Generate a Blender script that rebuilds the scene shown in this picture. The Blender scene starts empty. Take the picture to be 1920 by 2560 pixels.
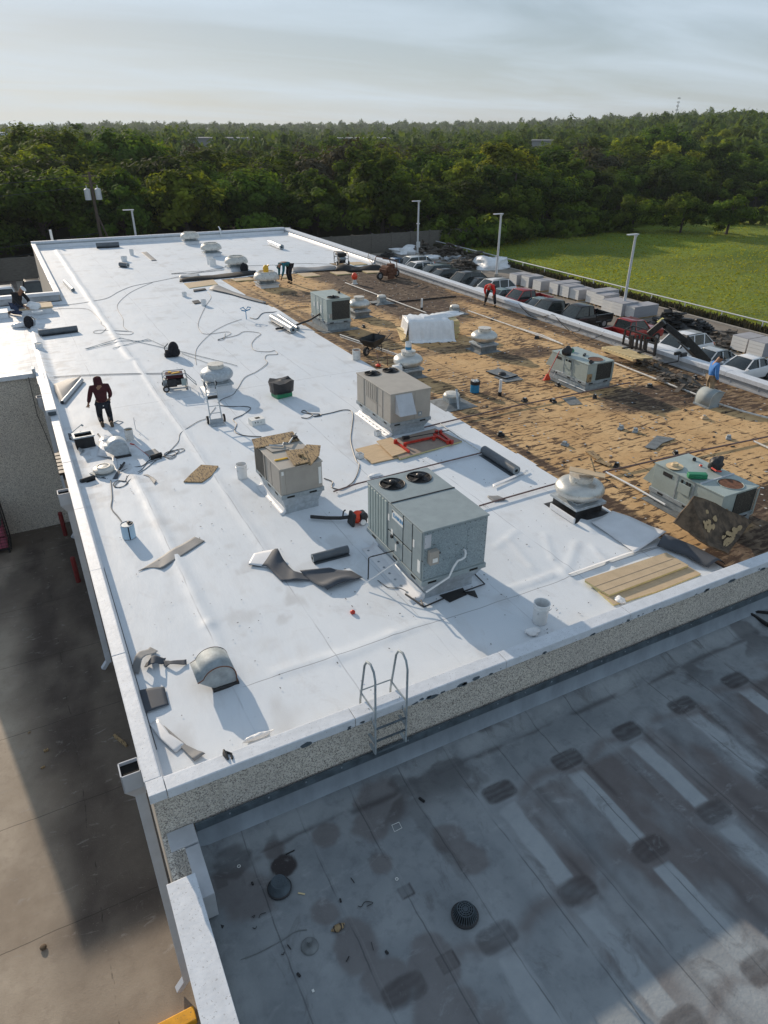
import bpy, bmesh, math, random
import numpy as np
from mathutils import Vector, Matrix, noise as mnoise
R_ = math.radians
random.seed(7)
rng = np.random.default_rng(11)
SC = bpy.context.scene
COL = SC.collection
# ---------------------------------------------------------------- camera (metres; z = 0 is the upper roof)
ZG, ZL, HP = -6.1, -1.15, 0.42          # ground level, lower roof level, parapet height
cam_d = bpy.data.cameras.new('camera'); cam = bpy.data.objects.new('camera', cam_d); COL.objects.link(cam)
FPX, YAW, PIT, ROL = 1709.5, R_(27.568), R_(29.198), R_(0.211)
C_F = Vector((math.sin(YAW)*math.cos(PIT), math.cos(YAW)*math.cos(PIT), -math.sin(PIT)))
_r = Vector((math.cos(YAW), -math.sin(YAW), 0)); _u = _r.cross(C_F)
C_R = _r*math.cos(ROL)+_u*math.sin(ROL); C_U = -_r*math.sin(ROL)+_u*math.cos(ROL)
C_O = Vector((0, 0, 8.5))
cam.matrix_world = Matrix(((C_R.x, C_U.x, -C_F.x, 0), (C_R.y, C_U.y, -C_F.y, 0), (C_R.z, C_U.z, -C_F.z, 8.5), (0, 0, 0, 1)))
cam_d.sensor_fit = 'VERTICAL'; cam_d.sensor_height = 36; cam_d.lens = FPX/2560*36
cam_d.clip_start = 0.1; cam_d.clip_end = 12000
SC.camera = cam
# ---------------------------------------------------------------- light
SUN_EL, SUN_AZ = R_(18.8), R_(9.8)     # azimuth: degrees from +y towards -x
sdir = Vector((-math.sin(SUN_AZ)*math.cos(SUN_EL), math.cos(SUN_AZ)*math.cos(SUN_EL), math.sin(SUN_EL)))
sun_d = bpy.data.lights.new('sun', 'SUN'); sun = bpy.data.objects.new('sun', sun_d); COL.objects.link(sun)
sun_d.energy = 4.4; sun_d.angle = R_(0.6); sun_d.color = (1.0, 0.84, 0.66)
sun.rotation_euler = sdir.to_track_quat('Z', 'Y').to_euler()
W = bpy.data.worlds.new('World'); SC.world = W; W.use_nodes = True
nt = W.node_tree; N = nt.nodes; Lk = nt.links; N.clear()
wo = N.new('ShaderNodeOutputWorld'); bg = N.new('ShaderNodeBackground'); sky = N.new('ShaderNodeTexSky')
sky.sky_type = 'NISHITA'; sky.sun_disc = False; sky.sun_elevation = SUN_EL; sky.sun_rotation = -SUN_AZ
sky.altitude = 200; sky.air_density = 1.0; sky.dust_density = 0.5; sky.ozone_density = 3.2
bg.inputs['Strength'].default_value = 0.13
# thin cirrus veil spread over the sky
tc = N.new('ShaderNodeTexCoord'); sep = N.new('ShaderNodeSeparateXYZ'); Lk.new(tc.outputs['Generated'], sep.inputs[0])
zz = N.new('ShaderNodeMath'); zz.operation = 'MAXIMUM'; zz.inputs[1].default_value = 0.0; Lk.new(sep.outputs['Z'], zz.inputs[0])
zb = N.new('ShaderNodeMath'); zb.operation = 'ADD'; zb.inputs[1].default_value = 0.10; Lk.new(zz.outputs[0], zb.inputs[0])
dv = N.new('ShaderNodeVectorMath'); dv.operation = 'DIVIDE'; Lk.new(tc.outputs['Generated'], dv.inputs[0])
cb = N.new('ShaderNodeCombineXYZ'); [Lk.new(zb.outputs[0], cb.inputs[i]) for i in range(3)]; Lk.new(cb.outputs[0], dv.inputs[1])
mp = N.new('ShaderNodeMapping'); mp.inputs['Rotation'].default_value = (0, 0, R_(-24)); mp.inputs['Scale'].default_value = (0.55, 1.35, 0.0); Lk.new(dv.outputs[0], mp.inputs[0])
nz = N.new('ShaderNodeTexNoise'); nz.inputs['Scale'].default_value = 0.62; nz.inputs['Detail'].default_value = 9; nz.inputs['Roughness'].default_value = 0.55; nz.inputs['Distortion'].default_value = 0.5
Lk.new(mp.outputs[0], nz.inputs['Vector'])
cr = N.new('ShaderNodeValToRGB'); cr.color_ramp.elements[0].position = 0.38; cr.color_ramp.elements[1].position = 0.74; Lk.new(nz.outputs['Fac'], cr.inputs[0])
veil = N.new('ShaderNodeMath'); veil.operation = 'MULTIPLY_ADD'; veil.inputs[1].default_value = 0.62; veil.inputs[2].default_value = 0.22; Lk.new(cr.outputs[0], veil.inputs[0])
# hazy air evens out the glow round the sun: c / (1 + c/k)
KS = 7.6
q1 = N.new('ShaderNodeVectorMath'); q1.operation = 'MULTIPLY_ADD'; q1.inputs[1].default_value = (1/KS,)*3; q1.inputs[2].default_value = (1, 1, 1); Lk.new(sky.outputs[0], q1.inputs[0])
q2 = N.new('ShaderNodeVectorMath'); q2.operation = 'DIVIDE'; Lk.new(sky.outputs[0], q2.inputs[0]); Lk.new(q1.outputs[0], q2.inputs[1])
mx = N.new('ShaderNodeMixRGB'); Lk.new(veil.outputs[0], mx.inputs[0]); Lk.new(q2.outputs[0], mx.inputs[1]); mx.inputs[2].default_value = (5.2, 6.15, 7.1, 1)
Lk.new(mx.outputs[0], bg.inputs['Color']); Lk.new(bg.outputs[0], wo.inputs['Surface'])
SC.view_settings.view_transform = 'Standard'; SC.view_settings.look = 'None'; SC.view_settings.gamma = 1.0
SC.view_settings.exposure = 0.05
SC.render.resolution_x, SC.render.resolution_y = 768, 1024
SC.cycles.max_bounces = 6; SC.cycles.diffuse_bounces = 3; SC.cycles.glossy_bounces = 2; SC.cycles.transmission_bounces = 3
SC.cycles.sample_clamp_indirect = 4; SC.cycles.volume_bounces = 0

# ---------------------------------------------------------------- a point of a photographed pixel on a real horizontal / vertical plane
def at(px, py, z=0.0):
    d = C_F + C_R*((px-960)/FPX) - C_U*((py-1280)/FPX)
    return C_O + d*((z-8.5)/d.z)
def aty(px, py, y):
    d = C_F + C_R*((px-960)/FPX) - C_U*((py-1280)/FPX)
    return C_O + d*(y/d.y)
def pl(pts, z=0.0): return [at(x, y, z) for x, y in pts]

# ---------------------------------------------------------------- materials
MATS = {}
def mat(name, col, rough=0.55, metal=0.0, var=0.12, sc=3.0, col2=None, bump=0.0, bsc=40.0, stretch=(1, 1, 1), detail=6, spec=0.5, rnd=0.0, coat=0.0, trans=0.0, lo=0.35, hi=0.65, alpha=1.0, spots=None):
    if name in MATS: return MATS[name]
    m = bpy.data.materials.new(name); m.use_nodes = True; t = m.node_tree; n = t.nodes; l = t.links
    b = n['Principled BSDF']; b.inputs['Roughness'].default_value = rough; b.inputs['Metallic'].default_value = metal
    b.inputs['Specular IOR Level'].default_value = spec; b.inputs['Coat Weight'].default_value = coat
    if trans: b.inputs['Transmission Weight'].default_value = trans
    if alpha < 1: b.inputs['Alpha'].default_value = alpha
    tcn = n.new('ShaderNodeTexCoord'); mpn = n.new('ShaderNodeMapping'); mpn.inputs['Scale'].default_value = stretch; l.new(tcn.outputs['Object'], mpn.inputs[0])
    no = n.new('ShaderNodeTexNoise'); no.inputs['Scale'].default_value = sc; no.inputs['Detail'].default_value = detail; no.inputs['Roughness'].default_value = 0.6; l.new(mpn.outputs[0], no.inputs['Vector'])
    ramp = n.new('ShaderNodeValToRGB'); ramp.color_ramp.elements[0].position = lo; ramp.color_ramp.elements[1].position = hi
    c1 = tuple(c*(1-var) for c in col); c2 = col2 if col2 else tuple(min(1, c*(1+var)) for c in col)
    ramp.color_ramp.elements[0].color = (*c1, 1); ramp.color_ramp.elements[1].color = (*c2, 1)
    l.new(no.outputs['Fac'], ramp.inputs[0]); out = ramp.outputs[0]
    if spots:                                     # (scale, threshold, colour): fine specks of dirt / rust
        n3 = n.new('ShaderNodeTexNoise'); n3.inputs['Scale'].default_value = spots[0]; n3.inputs['Detail'].default_value = 3; l.new(mpn.outputs[0], n3.inputs['Vector'])
        g = n.new('ShaderNodeMath'); g.operation = 'GREATER_THAN'; g.inputs[1].default_value = spots[1]; l.new(n3.outputs['Fac'], g.inputs[0])
        q = n.new('ShaderNodeMixRGB'); q.inputs[2].default_value = (*spots[2], 1); l.new(g.outputs[0], q.inputs[0]); l.new(out, q.inputs[1]); out = q.outputs[0]
    if rnd:
        oi = n.new('ShaderNodeObjectInfo'); h = n.new('ShaderNodeHueSaturation')
        a = n.new('ShaderNodeMapRange'); a.inputs['To Min'].default_value = 1-rnd; a.inputs['To Max'].default_value = 1+rnd; l.new(oi.outputs['Random'], a.inputs[0]); l.new(a.outputs[0], h.inputs['Value'])
        l.new(out, h.inputs['Color']); out = h.outputs[0]
    l.new(out, b.inputs['Base Color'])
    if bump:
        n2 = n.new('ShaderNodeTexNoise'); n2.inputs['Scale'].default_value = bsc; n2.inputs['Detail'].default_value = 4; l.new(mpn.outputs[0], n2.inputs['Vector'])
        bp = n.new('ShaderNodeBump'); bp.inputs['Strength'].default_value = bump; bp.inputs['Distance'].default_value = 0.02; l.new(n2.outputs['Fac'], bp.inputs['Height']); l.new(bp.outputs[0], b.inputs['Normal'])
    MATS[name] = m; return m

# ---------------------------------------------------------------- mesh builder
class MB:
    def __init__(s): s.v = []; s.f = []; s.mi = []; s.cur = 0
    def add(s, vs, fs):
        o = len(s.v); s.v += [tuple(v) for v in vs]; s.f += [tuple(i+o for i in f) for f in fs]; s.mi += [s.cur]*len(fs); return s
    def box(s, c, d, rz=0.0, rx=0.0, ry=0.0, taper=1.0):
        m = Matrix.Translation(c) @ Matrix.Rotation(rz, 4, 'Z') @ Matrix.Rotation(ry, 4, 'Y') @ Matrix.Rotation(rx, 4, 'X')
        vs = []
        for z in (-.5, .5):
            k = taper if z > 0 else 1
            for x, y in ((-.5, -.5), (.5, -.5), (.5, .5), (-.5, .5)): vs.append(m @ Vector((x*d[0]*k, y*d[1]*k, z*d[2])))
        return s.add(vs, [(3, 2, 1, 0), (4, 5, 6, 7), (0, 1, 5, 4), (1, 2, 6, 5), (2, 3, 7, 6), (3, 0, 4, 7)])
    def bb(s, x0, x1, y0, y1, z0, z1): return s.box(((x0+x1)/2, (y0+y1)/2, (z0+z1)/2), (x1-x0, y1-y0, z1-z0))
    def bar(s, a, b, w, h=None, up=(0, 0, 1)):
        a = Vector(a); b = Vector(b); h = h or w; t = (b-a); L = t.length
        if L < 1e-6: return s
        t.normalize(); u = Vector(up)
        if abs(t.dot(u)) > .97: u = Vector((1, 0, 0))
        r = t.cross(u).normalized(); u = r.cross(t)
        vs = []
        for p in (a, b):
            for i, j in ((-1, -1), (1, -1), (1, 1), (-1, 1)): vs.append(p + r*(i*w/2) + u*(j*h/2))
        return s.add(vs, [(0, 1, 2, 3), (7, 6, 5, 4), (4, 5, 1, 0), (5, 6, 2, 1), (6, 7, 3, 2), (7, 4, 0, 3)])
    def cyl(s, a, b, r0, r1=None, n=20, caps=True):
        a = Vector(a); b = Vector(b); r1 = r0 if r1 is None else r1; t = (b-a).normalized()
        u = Vector((0, 0, 1)) if abs(t.z) < .95 else Vector((1, 0, 0)); r = t.cross(u).normalized(); u = r.cross(t)
        vs = []
        for p, rr in ((a, r0), (b, r1)):
            for i in range(n): q = 2*math.pi*i/n; vs.append(p + r*(math.cos(q)*rr) + u*(math.sin(q)*rr))
        fs = [(i, i+n, (i+1) % n+n, (i+1) % n) for i in range(n)]
        if caps: fs += [tuple(range(n)), tuple(range(2*n-1, n-1, -1))]
        return s.add(vs, fs)
    def lathe(s, prof, n=32, c=(0, 0, 0), sx=1.0, sy=1.0):
        vs = []
        for r, z in prof:
            for i in range(n): q = 2*math.pi*i/n; vs.append((c[0]+r*math.cos(q)*sx, c[1]+r*math.sin(q)*sy, c[2]+z))
        fs = []
        for k in range(len(prof)-1):
            for i in range(n): j = (i+1) % n; fs.append((k*n+i, k*n+j, (k+1)*n+j, (k+1)*n+i))
        if prof[0][0] > 1e-4: fs.append(tuple(range(n-1, -1, -1)))
        if prof[-1][0] > 1e-4: fs.append(tuple((len(prof)-1)*n+i for i in range(n)))
        return s.add(vs, fs)
    def tube(s, pts, r, n=8, closed=False, taper=None):
        P = [Vector(p) for p in pts]; m = len(P); vs = []; u = None
        for k in range(m):
            if closed: t = P[(k+1) % m]-P[k-1]
            else: t = P[min(k+1, m-1)]-P[max(k-1, 0)]
            if t.length < 1e-9: t = Vector((0, 0, 1))
            t.normalize()
            if u is None: u = Vector((0, 0, 1)) if abs(t.z) < .9 else Vector((1, 0, 0))
            u = (u - t*u.dot(t)); u = u.normalized() if u.length > 1e-6 else t.orthogonal().normalized(); b = t.cross(u)
            rr = r if taper is None else r*taper[k]
            for i in range(n): q = 2*math.pi*i/n; vs.append(P[k]+u*(math.cos(q)*rr)+b*(math.sin(q)*rr))
        fs = []
        for k in range(m if closed else m-1):
            k2 = (k+1) % m
            for i in range(n): j = (i+1) % n; fs.append((k*n+i, k*n+j, k2*n+j, k2*n+i))
        if not closed: fs += [tuple(range(n-1, -1, -1)), tuple((m-1)*n+i for i in range(n))]
        return s.add(vs, fs)
    def prism(s, poly, z0, z1):
        n = len(poly); vs = [(p[0], p[1], z0) for p in poly]+[(p[0], p[1], z1) for p in poly]
        a = sum(poly[i][0]*poly[(i+1) % n][1]-poly[(i+1) % n][0]*poly[i][1] for i in range(n))
        if a < 0: vs = [(p[0], p[1], z0) for p in poly[::-1]]+[(p[0], p[1], z1) for p in poly[::-1]]
        return s.add(vs, [tuple(range(n-1, -1, -1)), tuple(range(n, 2*n))]+[(i, (i+1) % n, (i+1) % n+n, i+n) for i in range(n)])
    def ext(s, prof, a, b):                       # profile of (offset vectors) swept from a to b
        n = len(prof); a = Vector(a); b = Vector(b)
        vs = [a+Vector(p) for p in prof]+[b+Vector(p) for p in prof]
        return s.add(vs, [tuple(range(n)), tuple(range(2*n-1, n-1, -1))]+[(i, i+n, (i+1) % n+n, (i+1) % n) for i in range(n)])
    def sphere(s, c, r, n=14, sx=1, sy=1, sz=1):
        m = n//2; return s.lathe([(r*math.sin(math.pi*k/m), -r*sz*math.cos(math.pi*k/m)) for k in range(m+1)], n, c, sx, sy)
    def sheet(s, grid, thick=0.0):                # grid[i][j] of points
        a, b = len(grid), len(grid[0]); vs = [p for row in grid for p in row]
        fs = [(i*b+j, i*b+j+1, (i+1)*b+j+1, (i+1)*b+j) for i in range(a-1) for j in range(b-1)]
        return s.add(vs, fs)
    def build(s, name, mats, parent=None, smooth=None, bevel=0.0, solid=0.0):
        me = bpy.data.meshes.new(name); me.from_pydata(s.v, [], s.f)
        mats = mats if isinstance(mats, (list, tuple)) else [mats]
        for m in mats: me.materials.append(m)
        if len(mats) > 1: me.polygons.foreach_set('material_index', s.mi)
        bm = bmesh.new(); bm.from_mesh(me); bmesh.ops.recalc_face_normals(bm, faces=bm.faces); bm.to_mesh(me); bm.free()
        if smooth:
            me.polygons.foreach_set('use_smooth', [True]*len(me.polygons)); me.set_sharp_from_angle(angle=R_(smooth))
        o = bpy.data.objects.new(name, me); COL.objects.link(o)
        if parent: o.parent = parent
        if solid: q = o.modifiers.new('thick', 'SOLIDIFY'); q.thickness = solid; q.offset = 0
        if bevel: q = o.modifiers.new('bevel', 'BEVEL'); q.width = bevel; q.segments = 2; q.limit_method = 'ANGLE'; q.angle_limit = R_(40)
        return o
def tag(o, label=None, cat=None, group=None, kind=None):
    if label: o['label'] = label
    if cat: o['category'] = cat
    if group: o['group'] = group
    if kind: o['kind'] = kind
    return o
def thing(name, label, cat, loc=(0, 0, 0), rz=0.0, group=None):
    o = bpy.data.objects.new(name, None); COL.objects.link(o); o.location = loc; o.rotation_euler = (0, 0, rz); o.empty_display_size = .2
    return tag(o, label, cat, group)
def copy_tree(o, parent=None):
    c = o.copy(); COL.objects.link(c); c.parent = parent
    for ch in [x for x in ALLCH(o)]: copy_tree(ch, c)
    return c
def ALLCH(o): return list(o.children)
def place(o, loc, rz=None, label=None, group=None, sc=None):
    o.location = loc
    if rz is not None: o.rotation_euler = (0, 0, rz)
    if label: o['label'] = label
    if group: o['group'] = group
    if sc: o.scale = (sc, sc, sc) if not isinstance(sc, tuple) else sc
    return o
def arr_mesh(name, V, F, mats, attrs=None, smooth=True, parent=None, link=True):
    me = bpy.data.meshes.new(name); V = np.asarray(V, np.float32); F = np.asarray(F, np.int32)
    me.vertices.add(len(V)); me.vertices.foreach_set('co', V.ravel())
    k = F.shape[1]; me.loops.add(F.size); me.loops.foreach_set('vertex_index', F.ravel())
    me.polygons.add(len(F)); me.polygons.foreach_set('loop_start', np.arange(0, F.size, k, dtype=np.int32))
    if smooth: me.polygons.foreach_set('use_smooth', np.ones(len(F), bool))
    for nme, (dom, val) in (attrs or {}).items():
        a = me.attributes.new(nme, 'FLOAT', dom); a.data.foreach_set('value', np.asarray(val, np.float32))
    me.update(calc_edges=True); me.validate()
    for m in (mats if isinstance(mats, (list, tuple)) else [mats]): me.materials.append(m)
    if not link: return me
    o = bpy.data.objects.new(name, me); COL.objects.link(o); o.parent = parent
    return o
# smooth value noise for painting wear and for relief
def vnoise(x, y, seed=0):
    xi = np.floor(x).astype(np.int64); yi = np.floor(y).astype(np.int64); fx = x-xi; fy = y-yi
    fx = fx*fx*(3-2*fx); fy = fy*fy*(3-2*fy)
    def h(a, b):
        n = (a*374761393+b*668265263+seed*1442695041) & 0xffffffff; n = ((n ^ (n >> 13))*1274126177) & 0xffffffff
        return ((n ^ (n >> 16)) & 0xffff)/65535.0
    return (h(xi, yi)*(1-fx)+h(xi+1, yi)*fx)*(1-fy)+(h(xi, yi+1)*(1-fx)+h(xi+1, yi+1)*fx)*fy
def fbm(x, y, o=4, seed=0):
    s = 0; a = .5; t = 0
    for i in range(o): s = s+a*vnoise(x*2**i, y*2**i, seed+i*17); t += a; a *= .5
    return s/t
def segd(X, Y, a, b):
    ax, ay = a[0], a[1]; dx, dy = b[0]-ax, b[1]-ay; L = dx*dx+dy*dy+1e-9
    t = np.clip(((X-ax)*dx+(Y-ay)*dy)/L, 0, 1); return np.hypot(X-ax-t*dx, Y-ay-t*dy)
def sstep(a, b, x): t = np.clip((x-a)/(b-a), 0, 1); return t*t*(3-2*t)
def gridmesh(name, x0, x1, nx, y0, y1, ny, zf, mask, mats, attrs, parent=None, warp=None):
    xs = np.linspace(x0, x1, nx); ys = np.linspace(y0, y1, ny); X, Y = np.meshgrid(xs, ys)
    if warp: X, Y = warp(X, Y)
    Z = zf(X, Y); idx = np.arange(nx*ny).reshape(ny, nx)
    F = np.stack([idx[:-1, :-1], idx[:-1, 1:], idx[1:, 1:], idx[1:, :-1]], -1).reshape(-1, 4)
    if mask is not None:
        cx = (X[:-1, :-1]+X[1:, 1:])/2; cy = (Y[:-1, :-1]+Y[1:, 1:])/2; F = F[mask(cx, cy).ravel()]
    V = np.stack([X, Y, Z], -1).reshape(-1, 3)
    A = {k: ('POINT', f(X, Y).ravel()) for k, f in attrs.items()}
    used = np.unique(F); rm = -np.ones(len(V), np.int64); rm[used] = np.arange(len(used))
    return arr_mesh(name, V[used], rm[F], mats, {k: (d, v[used]) for k, (d, v) in A.items()}, parent=parent)
def G_(n, t, **k):
    x = n.new(t)
    for a, b in k.items():
        if a == 'op': x.operation = b
        else: x.inputs[a].default_value = b
    return x
def mth(t, op, a, b=None, c=None):
    x = t.nodes.new('ShaderNodeMath'); x.operation = op
    for i, q in enumerate((a, b, c)):
        if q is None: continue
        if isinstance(q, (int, float)): x.inputs[i].default_value = q
        else: t.links.new(q, x.inputs[i])
    return x.outputs[0]
def mixc(t, f, a, b):
    x = t.nodes.new('ShaderNodeMixRGB')
    for i, q in enumerate((f, a, b)):
        if isinstance(q, (int, float)): x.inputs[i].default_value = q
        elif isinstance(q, tuple): x.inputs[i].default_value = (*q, 1)
        else: t.links.new(q, x.inputs[i])
    return x.outputs[0]
def noise_(t, vec, scale, detail=5, rough=.6, stretch=None, dist=0.0):
    if stretch:
        m = t.nodes.new('ShaderNodeMapping'); m.inputs['Scale'].default_value = stretch; t.links.new(vec, m.inputs[0]); vec = m.outputs[0]
    x = t.nodes.new('ShaderNodeTexNoise'); x.inputs['Scale'].default_value = scale; x.inputs['Detail'].default_value = detail; x.inputs['Roughness'].default_value = rough; x.inputs['Distortion'].default_value = dist
    t.links.new(vec, x.inputs['Vector']); return x.outputs['Fac']
def rng_(t, v, a, b, c=0.0, d=1.0):
    x = t.nodes.new('ShaderNodeMapRange'); x.inputs['From Min'].default_value = a; x.inputs['From Max'].default_value = b; x.inputs['To Min'].default_value = c; x.inputs['To Max'].default_value = d; t.links.new(v, x.inputs[0]); return x.outputs[0]
def att(t, name):
    x = t.nodes.new('ShaderNodeAttribute'); x.attribute_name = name; return x.outputs['Fac']
def newmat(name, rough=.5, metal=0, spec=.5):
    m = bpy.data.materials.new(name); m.use_nodes = True; t = m.node_tree; b = t.nodes['Principled BSDF']
    b.inputs['Roughness'].default_value = rough; b.inputs['Metallic'].default_value = metal; b.inputs['Specular IOR Level'].default_value = spec
    tcn = t.nodes.new('ShaderNodeTexCoord'); return m, t, b, tcn.outputs['Object']
def bumpn(t, b, h, strength=.3, dist=.02):
    x = t.nodes.new('ShaderNodeBump'); x.inputs['Strength'].default_value = strength; x.inputs['Distance'].default_value = dist; t.links.new(h, x.inputs['Height']); t.links.new(x.outputs[0], b.inputs['Normal'])
def lines(t, coord, off, per, w, wob=None):      # thin lines repeated along one coordinate
    v = mth(t, 'ADD', coord, -off)
    if wob is not None: v = mth(t, 'ADD', v, wob)
    v = mth(t, 'PINGPONG', v, per/2); return mth(t, 'LESS_THAN', v, w)
def sepx(t, vec):
    s = t.nodes.new('ShaderNodeSeparateXYZ'); t.links.new(vec, s.inputs[0]); return s.outputs

# --- white single-ply membrane
m, t, b, oc = newmat('membrane', .55, 0, .22); MATS['membrane'] = m
X, Y, Z = sepx(t, oc)
big = noise_(t, oc, .35, 4); med = noise_(t, oc, 2.3, 6, stretch=(1, .45, 1)); fine = noise_(t, oc, 9, 5, stretch=(.8, 2.6, 1), dist=1.2)
c = mixc(t, rng_(t, big, .35, .7), (.66, .705, .75), (.73, .765, .80))
c = mixc(t, rng_(t, med, .52, .75, 0, .35), c, (.60, .60, .60))
c = mixc(t, rng_(t, fine, .665, .72, 0, .35), c, (.36, .36, .36))
wob = mth(t, 'MULTIPLY', mth(t, 'SUBTRACT', noise_(t, oc, .6, 2), .5), .12)
l1 = mth(t, 'MULTIPLY', lines(t, X, 1.8, 1.93, .012, wob), rng_(t, noise_(t, oc, .8, 2), .42, .55, .12, .6))
l2 = lines(t, Y, 9.02, 15.25, .010, wob); l2 = mth(t, 'MULTIPLY', l2, rng_(t, X, 1.9, 2.1))
c = mixc(t, mth(t, 'MULTIPLY', mth(t, 'MAXIMUM', l1, l2), .7), c, (.25, .26, .28))
c = mixc(t, rng_(t, noise_(t, oc, 1.1, 8, .74, stretch=(1, .5, 1), dist=1.0), .56, .70, 0, .42), c, (.50, .50, .51)); c = mixc(t, att(t, 'dirt'), c, (.42, .41, .40)); t.links.new(c, b.inputs['Base Color'])
t.links.new(rng_(t, med, .3, .8, .5, .68), b.inputs['Roughness'])
bumpn(t, b, mth(t, 'ADD', noise_(t, oc, 1.4, 5, stretch=(1.6, .6, 1)), mth(t, 'MULTIPLY', noise_(t, oc, 14, 3), .10)), .22, .05)

# --- torn-off deck: tan facer with strips of black adhesive
m, t, b, oc = newmat('deck', .85, 0, .2); MATS['deck'] = m
X, Y, Z = sepx(t, oc)
tan = mixc(t, rng_(t, noise_(t, oc, .9, 5), .35, .65), (.50, .31, .145), (.64, .43, .22))
tan = mixc(t, rng_(t, noise_(t, oc, 7, 4), .45, .75, 0, .45), tan, (.36, .22, .11))
st = noise_(t, oc, 1.0, 7, .66, stretch=(1.9, 7.0, 1), dist=.3); st2 = noise_(t, oc, .28, 4)
thr = mth(t, 'SUBTRACT', .60, mth(t, 'MULTIPLY', rng_(t, st2, .35, .68), .12)); thr = mth(t, 'SUBTRACT', thr, mth(t, 'MULTIPLY', att(t, 'dark'), .08))
k = rng_(t, mth(t, 'SUBTRACT', st, thr), 0, .035)
blk = mixc(t, noise_(t, oc, 5, 3), (.022, .016, .013), (.10, .062, .045))
c = mixc(t, mth(t, 'MULTIPLY', att(t, 'dark'), .92), tan, mixc(t, rng_(t, noise_(t, oc, 2.5, 6), .4, .65), (.055, .042, .034), (.20, .15, .11)))
c = mixc(t, mth(t, 'MULTIPLY', k, .9), c, blk)
jl = mth(t, 'MAXIMUM', lines(t, X, .3, 2.44, .018, mth(t, 'MULTIPLY', noise_(t, oc, 2, 2), .04)), lines(t, Y, .4, 1.22, .014, mth(t, 'MULTIPLY', noise_(t, oc, 2, 2), .04)))
c = mixc(t, mth(t, 'MULTIPLY', jl, rng_(t, noise_(t, oc, 1.3, 3), .35, .5, 0, .85)), c, (.10, .06, .04))
vo = t.nodes.new('ShaderNodeTexVoronoi'); vo.inputs['Scale'].default_value = 1.9; vo.inputs['Randomness'].default_value = .45; t.links.new(oc, vo.inputs['Vector'])
c = mixc(t, mth(t, 'LESS_THAN', vo.outputs['Distance'], .07), c, (.50, .47, .42)); t.links.new(c, b.inputs['Base Color'])
bumpn(t, b, mth(t, 'ADD', noise_(t, oc, 3.2, 6), k), .6, .03)

# --- lower roof: aged bitumen sheet with ponding stains
m, t, b, oc = newmat('low_roof', .7, 0, .3); MATS['low_roof'] = m
X, Y, Z = sepx(t, oc)
c = mixc(t, rng_(t, noise_(t, oc, .8, 6), .35, .68), (.185, .205, .22), (.28, .30, .31))
c = mixc(t, rng_(t, noise_(t, oc, 4.5, 7, .65), .5, .72, 0, .5), c, (.115, .125, .14))
c = mixc(t, att(t, 'light'), c, mixc(t, noise_(t, oc, 6, 6), (.27, .30, .32), (.40, .42, .43)))
c = mixc(t, att(t, 'stain'), c, mixc(t, noise_(t, oc, 3, 4), (.10, .082, .078), (.155, .135, .13)))
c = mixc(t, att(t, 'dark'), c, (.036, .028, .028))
wob = mth(t, 'MULTIPLY', mth(t, 'SUBTRACT', noise_(t, oc, 1.2, 3), .5), .08)
s1 = mth(t, 'MULTIPLY', lines(t, X, .31, .915, .010, wob), rng_(t, noise_(t, oc, 1.1, 2), .42, .56, .12, .85))
s2 = mth(t, 'MULTIPLY', lines(t, X, .36, .915, .012, wob), .10)
c = mixc(t, mth(t, 'MULTIPLY', s1, .65), c, (.05, .055, .06)); c = mixc(t, mth(t, 'MULTIPLY', s2, .5), c, (.5, .5, .5))
c = mixc(t, rng_(t, noise_(t, oc, 2.2, 8, .72, stretch=(1, .55, 1), dist=.8), .56, .70, 0, .55), c, (.09, .085, .085))
c = mixc(t, rng_(t, noise_(t, oc, 3.1, 8, .72, stretch=(.7, 1.2, 1), dist=.5), .58, .72, 0, .45), c, (.36, .38, .39))
c = mixc(t, rng_(t, noise_(t, oc, 60, 2), .68, .75, 0, .25), c, (.45, .46, .48))
t.links.new(c, b.inputs['Base Color']); bumpn(t, b, noise_(t, oc, 22, 5), .35, .02)

# --- exposed-aggregate precast
m, t, b, oc = newmat('aggregate', .8, 0, .3); MATS['aggregate'] = m
vo = t.nodes.new('ShaderNodeTexVoronoi'); vo.inputs['Scale'].default_value = 64; t.links.new(oc, vo.inputs['Vector'])
vs = sepx(t, vo.outputs['Color']); ra = t.nodes.new('ShaderNodeValToRGB'); e = ra.color_ramp.elements; ra.color_ramp.interpolation = 'CONSTANT'
e[0].color = (.25, .22, .19, 1); e[1].position = .16; e[1].color = (.60, .54, .46, 1)
for p, cc in ((.34, (.74, .68, .59)), (.55, (.66, .61, .54)), (.72, (.80, .75, .66)), (.88, (.36, .33, .30))):
    q = e.new(p); q.color = (*cc, 1)
t.links.new(vs[0], ra.inputs[0]); c = mixc(t, rng_(t, noise_(t, oc, .7, 5), .4, .7, 0, .3), ra.outputs[0], (.42, .39, .37)); t.links.new(c, b.inputs['Base Color'])
bumpn(t, b, vo.outputs['Distance'], .7, .02)

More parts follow.
